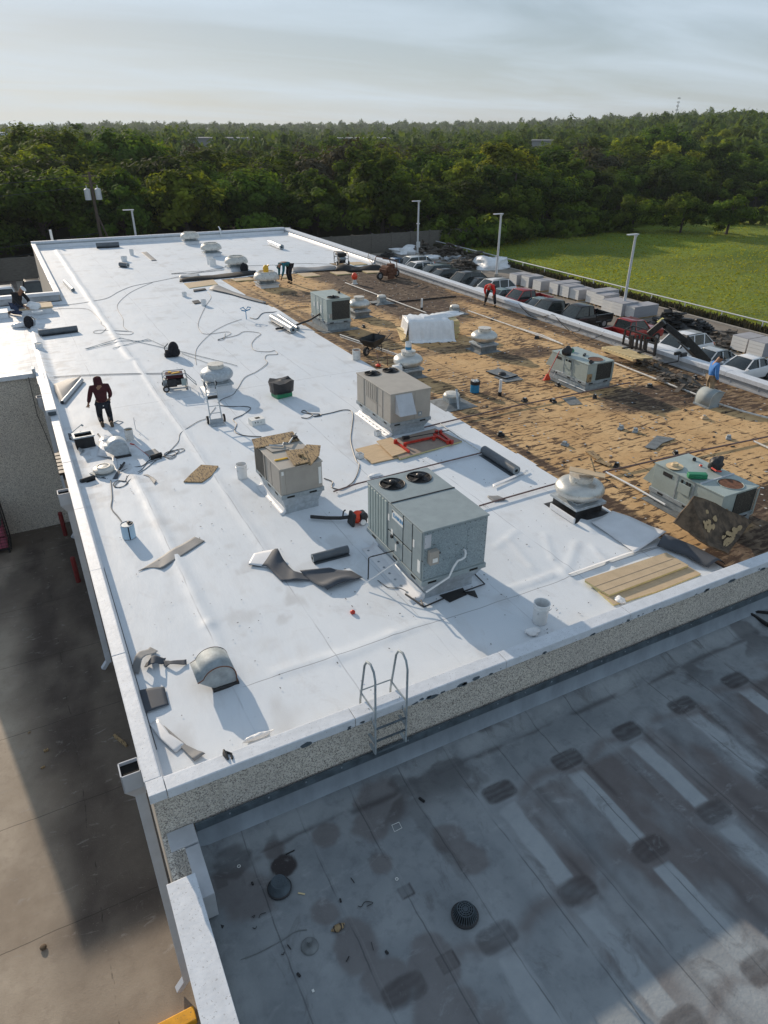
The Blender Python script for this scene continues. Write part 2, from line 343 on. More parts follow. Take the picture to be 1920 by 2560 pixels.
# --- driveway concrete
m, t, b, oc = newmat('drive', .85, 0, .25); MATS['drive'] = m
X, Y, Z = sepx(t, oc)
c = mixc(t, rng_(t, noise_(t, oc, .45, 6), .35, .65), (.30, .245, .19), (.47, .40, .32))
c = mixc(t, rng_(t, noise_(t, oc, 5, 7, .7), .5, .75, 0, .55), c, (.27, .22, .175))
c = mixc(t, att(t, 'grime_shade'), c, mixc(t, noise_(t, oc, 2.2, 7, .7), (.032, .024, .021), (.10, .08, .07)))
c = mixc(t, rng_(t, noise_(t, oc, 1.5, 7, .7, stretch=(1.2, 3, 1), dist=.7), .60, .72, 0, .75), c, (.36, .33, .30))
wob = mth(t, 'MULTIPLY', mth(t, 'SUBTRACT', noise_(t, oc, .7, 4), .5), .12)
c = mixc(t, mth(t, 'MULTIPLY', mth(t, 'MAXIMUM', lines(t, Y, 1.1, 3.1, .010, wob), mth(t, 'MULTIPLY', lines(t, X, -1.35, 3.6, .012, mth(t, 'MULTIPLY', wob, 2.2)), rng_(t, noise_(t, oc, 2.1, 5), .5, .6))), .6), c, (.035, .03, .025))
c = mixc(t, rng_(t, noise_(t, oc, 45, 2), .69, .74, 0, .5), c, (.42, .38, .33))
t.links.new(c, b.inputs['Base Color']); bumpn(t, b, noise_(t, oc, 30, 5), .3, .02)

# --- car-park concrete
m, t, b, oc = newmat('lot', .85, 0, .25); MATS['lot'] = m
X, Y, Z = sepx(t, oc)
c = mixc(t, rng_(t, noise_(t, oc, .12, 6), .35, .65), (.19, .165, .14), (.28, .245, .205))
c = mixc(t, rng_(t, noise_(t, oc, 1.5, 6), .5, .75, 0, .5), c, (.14, .12, .10))
c = mixc(t, mth(t, 'MULTIPLY', mth(t, 'MAXIMUM', lines(t, Y, 0, 6.1, .04), lines(t, X, .5, 6.1, .04)), .45), c, (.08, .07, .06))
t.links.new(c, b.inputs['Base Color'])

# --- field and far ground
m, t, b, oc = newmat('turf', .9, 0, .15); MATS['turf'] = m
c = mixc(t, rng_(t, noise_(t, oc, .06, 6), .35, .65), (.10, .155, .02), (.21, .27, .035))
c = mixc(t, rng_(t, noise_(t, oc, .9, 7, .7), .45, .7, 0, .7), c, (.09, .13, .02))
c = mixc(t, rng_(t, noise_(t, oc, .05, 5, stretch=(1, .3, 1)), .48, .66, 0, .5), c, (.20, .19, .06)); c = mixc(t, rng_(t, noise_(t, oc, .13, 6, stretch=(.3, 1, 1)), .5, .62, 0, .45), c, (.06, .10, .015))
t.links.new(c, b.inputs['Base Color']); bumpn(t, b, noise_(t, oc, 2.5, 6), 1.0, .3)

# --- foliage
def leafmat(name, ca, cb, trans=.42):
    m, t, b, oc = newmat(name, .8, 0, .08)
    oi = t.nodes.new('ShaderNodeObjectInfo'); gi = t.nodes.new('ShaderNodeNewGeometry')
    c = mixc(t, att(t, 'tone'), ca, cb)
    h = t.nodes.new('ShaderNodeHueSaturation'); t.links.new(rng_(t, oi.outputs['Random'], 0, 1, .78, 1.2), h.inputs['Value']); t.links.new(rng_(t, mth(t, 'FRACT', mth(t, 'MULTIPLY', oi.outputs['Random'], 7.3)), 0, 1, .48, .515), h.inputs['Hue']); t.links.new(c, h.inputs['Color'])
    t.links.new(h.outputs[0], b.inputs['Base Color'])
    tr = t.nodes.new('ShaderNodeBsdfTranslucent'); ms = t.nodes.new('ShaderNodeMixShader'); ms.inputs[0].default_value = trans
    h2 = t.nodes.new('ShaderNodeMixRGB'); h2.blend_type = 'MULTIPLY'; h2.inputs[0].default_value = 1; h2.inputs[2].default_value = (1.6, 1.5, .5, 1); t.links.new(h.outputs[0], h2.inputs[1]); t.links.new(h2.outputs[0], tr.inputs['Color'])
    o = t.nodes['Material Output']; t.links.new(b.outputs[0], ms.inputs[1]); t.links.new(tr.outputs[0], ms.inputs[2]); t.links.new(ms.outputs[0], o.inputs['Surface'])
    MATS[name] = m; return m
leafmat('leaf_green', (.012, .026, .008), (.135, .21, .030))
leafmat('leaf_lime', (.03, .055, .012), (.30, .36, .045))
leafmat('leaf_dark', (.008, .017, .007), (.07, .105, .02))
leafmat('leaf_brown', (.055, .055, .035), (.10, .095, .06), .2)
leafmat('leaf_far', (.032, .058, .022), (.125, .175, .045), .3)
M = dict(
 cope=mat('coping_metal', (.64, .67, .71), .5, .05, .07, 6, bump=.15, bsc=14, detail=8, spots=(38, .66, (.42, .43, .44))),
 cope2=mat('coping_side', (.50, .52, .55), .5, .1, .08, 3),
 galv=mat('galvanised', (.44, .48, .51), .5, .3, .16, 9, bump=.1),
 galvd=mat('galvanised_dull', (.30, .34, .36), .65, .1, .2, 6, bump=.15),
 spun=mat('spun_aluminium', (.56, .56, .53), .36, .65, .10, 5, bump=.08, spots=(20, .66, (.38, .36, .32))),
 spunw=mat('pale_aluminium', (.62, .60, .55), .5, .2, .12, 5, spots=(14, .64, (.35, .31, .26))),
 rtu=mat('grey_cabinet', (.285, .335, .345), .5, .15, .07, 4, spots=(55, .72, (.2, .22, .23))),
 rtup=mat('speckled_panel', (.25, .31, .335), .5, .2, .22, 38, detail=3),
 rtul=mat('pale_cabinet', (.36, .42, .40), .5, .1, .07, 3, spots=(30, .68, (.24, .26, .25))),
 tan=mat('tan_cabinet', (.40, .37, .325), .55, .05, .06, 3, spots=(34, .70, (.28, .25, .21))),
 tand=mat('tan_side', (.36, .33, .29), .55, .05, .06, 3),
 blk=mat('black_plastic', (.018, .018, .02), .5, 0, .3, 10),
 blkm=mat('black_steel', (.03, .03, .032), .45, .3, .4, 8),
 rub=mat('rubber', (.02, .02, .02), .8, 0, .2, 10),
 coil=mat('coil', (.035, .037, .035), .6, .3, .6, 60, spots=(70, .62, (.16, .16, .14))),
 white=mat('white_plastic', (.74, .75, .75), .4, 0, .05, 4),
 whited=mat('white_worn', (.62, .62, .60), .6, 0, .15, 8, spots=(18, .64, (.32, .28, .24))),
 paper=mat('label_paper', (.75, .75, .72), .7, 0, .04, 8),
 red=mat('red_paint', (.50, .035, .02), .45, 0, .2, 8), redp=mat('pipe_rusty', (.17, .11, .10), .55, .2, .3, 8, spots=(14, .62, (.10, .05, .04))),
 orange=mat('orange_plastic', (.80, .22, .03), .5, 0, .1, 8), redo=mat('red_orange', (.75, .06, .02), .45, 0, .1, 8),
 green=mat('green_plastic', (.02, .22, .10), .4, 0, .1, 6), blue=mat('blue_plastic', (.02, .22, .42), .4, 0, .1, 6), yel=mat('yellow_plastic', (.72, .42, .03), .5, 0, .1, 6),
 ply=mat('plywood', (.56, .41, .25), .8, 0, .12, 3, stretch=(1, 8, 8), bump=.1), plyd=mat('old_plywood', (.33, .23, .12), .85, 0, .2, 4, stretch=(6, 1, 1), bump=.3, bsc=12, spots=(7, .56, (.06, .045, .035))),
 foam=mat('foam_edge', (.64, .55, .27), .8, 0, .08, 8), foamf=mat('foam_facer', (.52, .40, .26), .8, 0, .08, 4),
 foamg=mat('foam_facer_brown', (.30, .235, .19), .8, 0, .10, 3),
 grey=mat('membrane_underside', (.068, .078, .095), .75, 0, .10, 2, bump=.1, bsc=8), greyl=mat('membrane_scrap', (.24, .24, .24), .65, 0, .08, 3, bump=.1, bsc=8),
 mem=mat('membrane_scrap_white', (.72, .73, .75), .45, 0, .05, 3), memr=mat('roll_sheet', (.10, .115, .13), .35, 0, .15, 4, bump=.1, bsc=8),
 roll2=mat('roll_sheet_pale', (.42, .43, .44), .35, .2, .1, 4),
 glassd=mat('car_glass', (.02, .028, .03), .08, 0, .2, 2, spec=.7), tyre=mat('tyre', (.02, .02, .02), .85, 0, .2, 10), rim=mat('rim', (.42, .43, .45), .35, .7, .1, 10),
 lampw=mat('lamp_post_paint', (.62, .64, .66), .45, .1, .06, 4), bark=mat('bark', (.07, .055, .045), .9, 0, .3, 4), pole=mat('utility_pole_wood', (.10, .075, .06), .9, 0, .3, 2, stretch=(6, 6, 1)),
 precast=mat('precast_fence', (.13, .12, .105), .85, 0, .22, 2.2, stretch=(1, 1, 6), bump=.5, bsc=5), maroon=mat('maroon_cloth', (.05, .006, .010), .9, 0, .2, 12, bump=.2),
 bluec=mat('blue_cloth', (.055, .20, .52), .85, 0, .12, 10, bump=.2), teal=mat('teal_cloth', (.012, .13, .16), .85, 0, .15, 10, bump=.2), redc=mat('red_cloth', (.62, .02, .015), .85, 0, .15, 10, bump=.2),
 blackc=mat('black_cloth', (.012, .012, .016), .9, 0, .3, 10, bump=.3), navy=mat('dark_trousers', (.012, .014, .022), .9, 0, .3, 10, bump=.2), khaki=mat('khaki_cloth', (.26, .19, .12), .9, 0, .15, 10, bump=.2),
 denim=mat('denim', (.03, .045, .09), .9, 0, .2, 10), skin=mat('skin', (.28, .14, .08), .6, 0, .08, 10), hair=mat('hair', (.015, .011, .009), .8, 0, .2, 20),
 boot=mat('boot', (.09, .06, .035), .8, 0, .2, 12), straw=mat('straw', (.66, .50, .30), .8, 0, .1, 40), wrap=mat('clear_wrap', (.80, .81, .82), .25, 0, .06, 4, bump=.6, bsc=7),
 pallet=mat('board_stack', (.80, .80, .78), .8, 0, .06, 2, stretch=(.4, .4, 10)), pallets=mat('board_stack_side', (.34, .34, .36), .8, 0, .10, 2, stretch=(.4, .4, 12)), wood=mat('pallet_wood', (.36, .25, .12), .85, 0, .15, 5), woodl=mat('new_wood', (.68, .54, .30), .8, 0, .10, 5),
 dirtw=mat('debris', (.10, .085, .07), .9, 0, .5, 3, bump=.6, bsc=6), tar=mat('debris_black', (.012, .012, .013), .5, 0, .4, 4, bump=.6, bsc=5), rustm=mat('rust', (.13, .055, .03), .9, 0, .4, 10),
 conc=mat('kerb_concrete', (.33, .31, .28), .85, 0, .12, 4), cable=mat('cable', (.10, .10, .10), .6, 0, .1, 4), cabled=mat('dark_hose', (.03, .033, .04), .5, 0, .1, 4),
 lead=mat('lead_flashing', (.18, .195, .20), .6, .2, .25, 5, bump=.4, bsc=8), yelp=mat('yellow_kerb_paint', (.75, .36, .02), .7, 0, .15, 6, spots=(20, .64, (.35, .2, .08))),
 parap=mat('parapet_panel', (.40, .42, .44), .5, .25, .14, 2.2, bump=.12, bsc=10, spots=(6, .66, (.44, .46, .47))), membu=mat('membrane_upstand', (.24, .275, .31), .6, 0, .15, 2.5, stretch=(1, 1, .35)),
 flash=mat('old_flashing', (.085, .11, .13), .6, .2, .3, 5), ivory=mat('ivory_wall', (.50, .46, .40), .8, 0, .06, 3), dsp=mat('downspout_paint', (.52, .55, .60), .5, 0, .06, 3), dark=mat('dark_void', (.006, .006, .006), .9),
 pink=mat('pink_box', (.42, .10, .16), .7, 0, .15, 6), bollard=mat('bollard_red', (.16, .015, .015), .6, 0, .2, 6), roofdist=mat('distant_wall', (.62, .66, .72), .7, 0, .05, .1), roofd2=mat('distant_roof', (.30, .30, .31), .7, 0, .1, .1), sticker=mat('yellow_sticker', (.38, .36, .10), .6, 0, .1, 30),
 rustpanel=mat('torn_old_roofing', (.10, .07, .045), .85, 0, .45, 4, bump=.5, bsc=9, lo=.4, hi=.6), tanpatch=mat('tan_patch', (.42, .30, .16), .85))
# ================================================================ setting
XW, XE, YF, YB = 0.10, 23.62, 7.20, 65.2     # west / east wall, front, back
# the ground, one sheet to the horizon, rising to wooded hills
def hill(X, Y):
    d = np.hypot(X, Y); a = np.degrees(np.arctan2(X, Y))
    amp = 12 + 12*sstep(22, 58, a) - 9*sstep(14, -8, a) + 6*fbm(a*.16+9, d*.0012, 3, 5)
    far = sstep(520, 1750, d)*amp
    near = 13*sstep(30, 52, a)*sstep(170, 560, d)
    return ZG + far + near*(1-.4*sstep(900, 1700, d)) + 2.2*(fbm(X*.008, Y*.008, 3, 2)-.5)*sstep(180, 400, d)
ys = np.concatenate([np.linspace(-60, 200, 53), np.geomspace(206, 5200, 80)])
xs = np.concatenate([-np.geomspace(3600, 150, 46), np.linspace(-140, 200, 69), np.geomspace(206, 5200, 66)])
Xg, Yg = np.meshgrid(xs, ys); Zg = hill(Xg, Yg)
idx = np.arange(Xg.size).reshape(Xg.shape)
F = np.stack([idx[:-1, :-1], idx[:-1, 1:], idx[1:, 1:], idx[1:, :-1]], -1).reshape(-1, 4)
tag(arr_mesh('ground', np.stack([Xg, Yg, Zg-.02], -1).reshape(-1, 3), F, MATS['turf']), kind='structure')
def drive_grime_shade(X, Y):  # wall-side grime, spread over the wing's shadow to darken it, thinned where sun falls
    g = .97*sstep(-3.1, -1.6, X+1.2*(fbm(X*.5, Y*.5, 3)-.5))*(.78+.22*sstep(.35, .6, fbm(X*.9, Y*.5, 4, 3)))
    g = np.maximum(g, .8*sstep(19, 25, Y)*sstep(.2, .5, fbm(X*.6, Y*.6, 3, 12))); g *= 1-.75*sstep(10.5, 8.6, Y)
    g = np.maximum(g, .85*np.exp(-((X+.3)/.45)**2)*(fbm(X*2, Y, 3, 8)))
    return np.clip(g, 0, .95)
tag(gridmesh('driveway', -40, 0.1, 220, 2, 90, 330, lambda X, Y: X*0+ZG+.004, None, MATS['drive'], {'grime_shade': drive_grime_shade}), kind='structure')
tag(MB().bb(24, 53.2, 4, 87.5, ZG-.1, ZG+.004).build('car_park', MATS['lot']), kind='structure')
tag(MB().bb(.1, 24, 65.5, 87.5, ZG-.1, ZG+.004).build('rear_yard', MATS['lot']), kind='structure')
tag(MB().bb(53.2, 53.5, 4, 87.5, ZG-.1, ZG+.15).build('kerb', M['conc']), kind='structure')

# ================================================================ the warehouse
bld = thing('warehouse', 'large flat-roofed warehouse with half its white roof torn back to tan deck', 'building', (0, 0, 0))
def wall(x0, x1, y0, y1, z0, z1, m='aggregate', nm='wall'):
    return MB().bb(x0, x1, y0, y1, z0, z1).build(nm, MATS[m] if m in MATS else M[m], bld)
# membrane relief
RIDGES = [((1.8, 7.6), (1.86, 11), .030, .11), ((1.86, 11), (1.75, 19), .034, .13), ((3.74, 12), (3.72, 30), .022, .10), ((3.6, 30), (3.5, 64.5), .035, .15), ((5.9, 9), (6.0, 24), .012, .1)]
for a, b_, h, w in [((1480, 1370), (1560, 1460), .05, .05), ((1440, 1360), (1410, 1440), .04, .07), ((1270, 1350), (1330, 1420), .035, .06), ((1330, 1420), (1400, 1450), .04, .05), ((1400, 1440), (1480, 1490), .045, .05),
                    ((1290, 1330), (1240, 1370), .03, .06), ((1250, 1480), (1330, 1460), .04, .05), ((1330, 1460), (1400, 1430), .05, .045), ((1360, 1340), (1380, 1400), .035, .05), ((1380, 1400), (1430, 1460), .04, .04),
                    ((840, 1650), (980, 1590), .035, .10), ((980, 1590), (1060, 1560), .03, .08), ((690, 1685), (840, 1640), .03, .09), ((790, 770), (870, 860), .05, .16), ((870, 860), (960, 960), .03, .14),
                    ((640, 720), (720, 800), .07, .2), ((880, 1190), (960, 1250), .015, .1), ((505, 1640), (545, 1700), .03, .05), ((1100, 1110), (1180, 1180), .03, .1), ((1000, 1560), (1100, 1600), .012, .08), ((1480, 1330), (1440, 1290), .05, .08), ((1520, 1340), (1600, 1390), .03, .08)]:
    RIDGES.append((tuple(at(*a)[:2]), tuple(at(*b_)[:2]), h*.62, w*1.15))
def memz(X, Y):
    Z = .03 + .018*(fbm(X*.35, Y*.12, 3)-.5) + .010*(fbm(X*1.2, Y*.5, 3, 4)-.5)
    wx = X+.05*(fbm(X*.5, Y*.6, 2, 9)-.5)*2
    for a, b_, h, w in RIDGES:
        d = segd(wx, Y, a, b_); Z = Z + h*np.exp(-(d/w)**2)
    Z = Z + .09*sstep(.62, .25, X)*sstep(8.4, 28, Y)*(Y < 43)*(X > .2)
    return Z
def mdirt(X, Y):
    d = .35*sstep(.62, .80, fbm(X*1.3, Y*1.1, 5, 21))
    d = np.maximum(d, .55*sstep(.60, .72, fbm(X*2.5, Y*2.0, 4, 33))*np.exp(-(((X-3.2)/1.2)**2+((Y-11.5)/1.6)**2)))
    d = np.maximum(d, .5*sstep(.52, .66, fbm(X*3, Y*3, 4, 40))*sstep(3.2, 1.4, X)*sstep(16, 18, Y)*sstep(24, 22, Y))
    d = np.maximum(d, .5*sstep(.55, .65, fbm(X*2.2, Y*8, 3, 55))*sstep(2.5, .5, X)*sstep(26, 29, Y)*sstep(44, 40, Y))
    return d
def edge_x(Y): return 12.22 + .10*(fbm(Y*0+3, Y*.35, 3, 6)-.5)*2 + .35*sstep(36, 40, Y)*-1 + .35*sstep(9.6, 8.6, Y)
def top_y(X): return 45.6 + .5*(fbm(X*.4, X*0+2, 2, 8)-.5)
def mmask(X, Y):
    a = (X > .24) & (X < edge_x(Y)) & (Y < 43.4) | (X > 2.1) & (Y > 43.4) & ((X < edge_x(Y)) | (Y > top_y(X)))
    a |= (X <= .3) & (Y > 28.75) & (Y < 43.4)
    return a & (X < 23.35) & (Y > 7.4)
def mwarp(X, Y):
    e = edge_x(Y); k = np.exp(-((X-e)/.10)**2); return X + (e-X)*k*(Y < 45)*(np.abs(X-e) < .075), Y
gridmesh('roof_membrane', -4.9, 23.4, 400, 7.4, 65.0, 560, memz, mmask, MATS['membrane'], {'dirt': mdirt}, parent=bld)
def ddark(X, Y):
    d = sstep(.55, .68, fbm(X*.35, Y*.22, 4, 12))*.25
    def blob(cx, cy, rx, ry, a=1.0): return a*sstep(1.25, .85, np.hypot((X-cx)/rx, (Y-cy)/ry)+.5*(fbm(X*.8, Y*.8, 4, 14)-.5))
    for q in [(20.5, 40, 3.2, 6.5), (19.3, 34, 2.2, 4.6), (14.6, 38.5, 1.0, 1.8, .7), (16.3, 35, 1.0, 2.0, .4), (13.2, 30, .4, 5, .6), (15.0, 28.5, 1.4, .8, .6), (19.0, 23.2, 1.6, .8, .8), (20.0, 16.6, 2.4, 1.2, .9), (22.2, 15.0, 1.2, 1.3, .8),  # patch in front of the broom unit paints its shade along with dark deck
              (14.6, 8.1, 2.4, .55, 1), (16.8, 8.8, 1.9, 1.2, 1), (22.9, 22, .5, 12, .8), (22.2, 19.5, .8, 1.8, .7), (22.7, 11, .6, 2, .6), (12.5, 27, .22, 14, .7), (12.5, 12, .2, 4, .9), (16.0, 25.2, 2.0, .5, .6)]:
        d = np.maximum(d, blob(*q))
    return np.clip(d, 0, 1)
gridmesh('stripped_deck', 11.6, 23.4, 120, 7.35, 46.4, 400, lambda X, Y: .004+.012*fbm(X*1.5, Y*1.5, 3, 3), None, MATS['deck'], {'dark': ddark}, parent=bld)
# walls (outer shell down to the ground)
wall(XW, 24.0, YF, YF+.2, ZG, HP-.10)                                   # front
wall(XW, XW+.16, YF+.2, 28.5, ZG, HP-.10, 'ivory')                      # west, in front of the wing
wall(-5.05, XW+.16, 28.5, 28.66, ZG, HP-.10)                              # wing front, aggregate
wall(-5.05, -4.89, 28.66, 43.4, ZG, HP-.1)
wall(-5.05, 2.0, 43.38, 43.55, ZG, HP+.05, 'parap')                       # wing rear
wall(1.88, 2.08, 43.55, 65.0, ZG, HP-.05, 'ivory')                      # rear block, west side
wall(1.88, 24.0, 65.02, 65.25, ZG, .50, 'parap')
wall(23.42, 23.76, YF+.2, 65.02, ZG, .40, 'parap')
MB().bb(-5.0, .26, 28.66, 43.38, -.5, .02).bb(.26, 11.6, 7.4, 43.4, -.5, .0).bb(2.08, 11.6, 43.4, 65, -.5, .0).bb(11.6, 23.42, 7.4, 65, -.5, -.01).build('roof_slab', M['conc'], bld)
# panel joints of the front wall, east wall inner panels
for x in (1.02, 4.24, 7.3, 10.6, 13.9, 17.2, 20.5): MB().bb(x-.012, x+.012, YF-.004, YF+.02, ZL, HP-.12).build('wall_joint', M['ivory'], bld)
j = MB()
for y in np.arange(9, 65, 1.22): j.bb(23.405, 23.42, y-.012, y+.012, .03, .40)
j.bb(23.395, 23.43, 7.4, 65, .02, .10); j.build('parapet_joint', M['cope2'], bld)
def coping(x0, x1, y0, y1, z, nm='coping', seg=3.05, th=.055, lip=.11, mt='cope'):
    o = MB(); L = max(x1-x0, y1-y0); n = max(1, round(L/seg)); rr = random.Random(int(x0*7+y0*13))
    for k in range(n):
        g = .005; dz = rr.uniform(-.004, .004)
        if x1-x0 > y1-y0:
            a, b_ = x0+(x1-x0)*k/n+g, x0+(x1-x0)*(k+1)/n-g
            o.bb(a, b_, y0, y1, z-th+dz, z+dz); o.bb(a, b_, y0-.012, y0+.004, z-lip-th+dz, z-.004+dz); o.bb(a, b_, y1-.006, y1+.012, z-lip-th+dz, z-.004+dz)
        else:
            a, b_ = y0+(y1-y0)*k/n+g, y0+(y1-y0)*(k+1)/n-g
            o.bb(x0, x1, a, b_, z-th+dz, z+dz); o.bb(x0-.012, x0+.004, a, b_, z-lip-th+dz, z-.004+dz); o.bb(x1-.006, x1+.012, a, b_, z-lip-th+dz, z-.004+dz)
    return o.build(nm, M[mt], bld, bevel=.006)
coping(.30, 23.66, 7.12, 7.37, HP)
coping(.055, .262, 7.40, 28.3, HP)
MB().prism([(.055, 7.12), (.295, 7.12), (.295, 7.395), (.055, 7.395)], HP-.165, HP+.001).build('coping_corner', M['cope'], bld, bevel=.006)
coping(-5.08, .0, 28.42, 28.70, HP, 'wing_coping')
coping(-5.08, 2.10, 43.30, 43.60, HP+.12, 'wing_rear_coping')
coping(1.84, 2.12, 43.62, 65.0, HP+.02, 'rear_coping')
coping(1.84, 23.36, 65.0, 65.30, .55, 'rear_coping')
coping(23.36, 23.80, 7.40, 65.3, .47, 'parapet_coping')
# raised sheet-metal box on the west parapet near the wing
MB().bb(-.05, .27, 25.1, 26.8, HP+.02, HP+.20).bb(-.05, .27, 23.35, 25.08, HP+.02, HP+.20).build('cover_box', M['cope'], bld, bevel=.008)
MB().bb(.0, .24, 23.30, 23.36, HP+.03, HP+.13).build('cover_box_end', M['flash'], bld)
MB().box((.05, 27.6, HP-.02), (.26, 1.5, .10)).build('corner_cap', M['cope'], bld, bevel=.006)
MB().box((-.12, 28.45, HP+.02), (.12, .34, .36)).build('corner_patch', M['galv'], bld, bevel=.03)
# membrane turned up the inside of the parapets
o = MB(); o.ext([(0, 0, 0), (0, 0, .36), (.02, 0, .36), (.07, 0, .02), (.07, 0, 0)], (.262, 7.4, .03), (.262, 28.6, .03)); o.build('upstand', M['mem'], bld)
o = MB(); o.ext([(0, 0, 0), (0, 0, .25), (0, -.02, .25), (0, -.12, .05), (0, -.12, 0)], (2.1, 65.0, .03), (23.3, 65.0, .03)); o.ext([(0, 0, 0), (0, 0, .18), (-.05, 0, .1), (-.28, 0, .0)], (23.4, 46.5, .035), (23.4, 65, .035)); o.build('upstand', M['mem'], bld, smooth=40)
MB().bb(-4.9, 2.0, 43.30, 43.375, .0, .06).build('tar_line', M['tar'], bld)
MB().bb(.262, .345, 8.3, 28, .031, .045).build('parapet_gap', M['tar'], bld)
# lower roof
LIGHT = [(x, y0, y1) for x in (3.97, 5.42, 6.92, 8.40, 9.89, 11.4, 12.9) for y0, y1 in ((4.36, 5.86), (2.35, 3.88), (.4, 1.9))]
def lsoft(X, Y, x0, x1, y0, y1, s=.03, w=.06):
    n = (fbm(X*3.1, Y*3.1, 3, 5)-.5)*w; return sstep(x0-s, x0+s, X+n)*sstep(x1+s, x1-s, X+n)*sstep(y0-s, y0+s, Y+n)*sstep(y1+s, y1-s, Y+n)
def llight(X, Y):
    L = .55*sstep(.5, .64, fbm(X*.9, Y*.5, 4, 31))*.6
    for x, y0, y1 in LIGHT:
        if x > 4.2 or y1 < 4: L = np.maximum(L, .8*lsoft(X, Y, x-.18, x+.18, y0, y1, .05, .12)*(.6+.4*fbm(X*2, Y*.8, 3, 4)*1.6))
    L = np.maximum(L, .5*np.exp(-((X-4.1)**2+(Y-4.2)**2)/.25)); L = np.maximum(L, .8*sstep(3.3, 2.0, Y+.2*(fbm(X, Y, 3, 7)-.5))*sstep(3.4, 5.2, X))  # last term puts the sunlight on the front right part into a paler tone
    return np.clip(L, 0, .85)
def lstain(X, Y):
    S = X*0
    band = sstep(5.0, 5.35, X+.35*(fbm(X*2, Y*2, 3, 2)-.5))*sstep(6.0, 5.8, Y+.14*(fbm(X*2.5, Y*2.5, 3, 9)-.5)); S = np.maximum(S, band*(.15+.75*sstep(.3, .62, fbm(X*1.4, Y*.8, 5, 17))))
    S = S*sstep(1.6, 3.2, Y)+.35*S*(1-sstep(1.6, 3.2, Y))
    for x, y0, y1 in LIGHT: S *= 1-lsoft(X, Y, x-.17, x+.17, y0, y1, .02, .03)*(1.0 if x > 4.2 or y1 < 4 else 0)
    S *= 1-.55*lsoft(X, Y, 6.05, 6.35, 2, 5.6, .15)*sstep(.4, .6, fbm(X*1.5, Y*1.5, 3, 41))
    for y in (6.0, 4.1, 2.1): S = np.maximum(S, .6*np.exp(-((Y-y-.12*np.sin(X*4.2))/.13)**2)*sstep(2.6, 3.6, X+(y > 5)*-2.4)*sstep(.30, .5, fbm(X*2, Y*2, 3, 44)))
    for (x, y, r) in [(.92, 6.55, .40), (1.0, 6.35, .38), (1.95, 5.6, .22), (2.15, 5.0, .33), (2.35, 4.3, .3), (3.0, 4.3, .35), (3.6, 6.85, .4), (3.2, 6.5, .3), (2.5, 6.75, .22), (2.8, 3.6, .4), (4.3, 5.77, .27), (4.34, 5.27, .27), (4.33, 5.5, .22), (1.65, 6.9, .15), (3.05, 5.9, .2), (3.1, 3.0, .5), (2.4, 3.3, .3)]:
        S = np.maximum(S, .6*sstep(1.18, .80, np.hypot((X-x)/r, (Y-y)/r)+1.1*(fbm(X*2.2+x, Y*2.2, 4, 51)-.5)))
    return np.clip(S, 0, .85)
def ldark(X, Y):
    D = X*0
    for x in (2.5, 4.0, 5.48, 6.99, 8.46, 9.94, 11.48, 13): 
        for y in (6.14, 4.15, 2.15):
            if y > 6 and x < 5: continue
            u = np.abs((X-x)/.29); v = np.abs((Y-y)/.17); r = (u**4+v**4)**.25
            st = .45+.25*np.sin(Y*52+9*fbm(X*3, Y*3, 3, 3))+.5*fbm(X*5+y, Y*9+x, 3, 66); a = .8 if y > 6 else .6
            D = np.maximum(D, a*sstep(1.08, .92, r+.25*(fbm(X*4, Y*4, 3, 61)-.5))*(.6+.4*st)); D = np.maximum(D, a*1.0*np.exp(-((r-1.0)/.09)**2)*.7)
        D = np.maximum(D, .5*np.exp(-((X-x-.24)/.05)**2)*(Y < 6.05)*sstep(.35, .55, fbm(X*2, Y*.8, 3, 77))*(x > 4.4)); D = np.maximum(D, .32*np.exp(-((X-x-.62)/.10)**2)*(Y < 5.9)*sstep(.35, .55, fbm(X*2, Y*.8, 3, 78))*(x > 4.4))
    D = np.maximum(D, .95*sstep(1.10, .88, np.hypot((X-1.68)/.20, (Y-6.56)/.20)+.3*(fbm(X*8, Y*8, 3, 5)-.5)))
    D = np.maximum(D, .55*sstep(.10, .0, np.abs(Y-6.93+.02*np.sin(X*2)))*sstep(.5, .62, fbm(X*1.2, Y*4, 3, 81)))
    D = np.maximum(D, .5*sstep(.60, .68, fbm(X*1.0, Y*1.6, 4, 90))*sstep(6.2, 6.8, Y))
    for a, b_ in (((3.97, 6.7), (4.1, 5.2)), ((5.2, 6.85), (5.4, 6.5)), ((1.66, 7.0), (1.55, 6.2))): D = np.maximum(D, .28*sstep(.16, .09, segd(X, Y, a, b_)+.12*(fbm(X*4, Y*4, 3, 99)-.5)))
    for x, y, rx, ry in ((3.18, 5.33, .10, .09), (3.21, 4.19, .13, .11), (.75, 6.75, .09, .1)):
        r = np.maximum(np.abs(X-x)/rx, np.abs(Y-y)/ry); D = np.maximum(D, .32*(r < 1)+.4*((r > .93) & (r < 1.05)))
    return np.clip(D, 0, .97)
def lz(X, Y): return ZL + .10*sstep(6.75, 7.10, Y) + .006*fbm(X*2, Y*2, 3) + .05*sstep(.75, .45, X)
KL = 10/(8.5-ZL)
def KK(f): return lambda X, Y: f(X*KL, Y*KL)
gridmesh('lower_roof', .38, 18, 640, -3.0, 7.15, 380, lz, None, MATS['low_roof'], {'light': KK(llight), 'stain': KK(lstain), 'dark': KK(ldark)}, parent=bld)
MB().bb(.34, 24, -9, 7.18, ZL-.35, ZL-.01).build('lower_slab', M['conc'], bld)
MB().bb(18, 24, -3, 7.19, ZL-.05, ZL+.002).build('lower_roof_edge', M['flash'], bld)
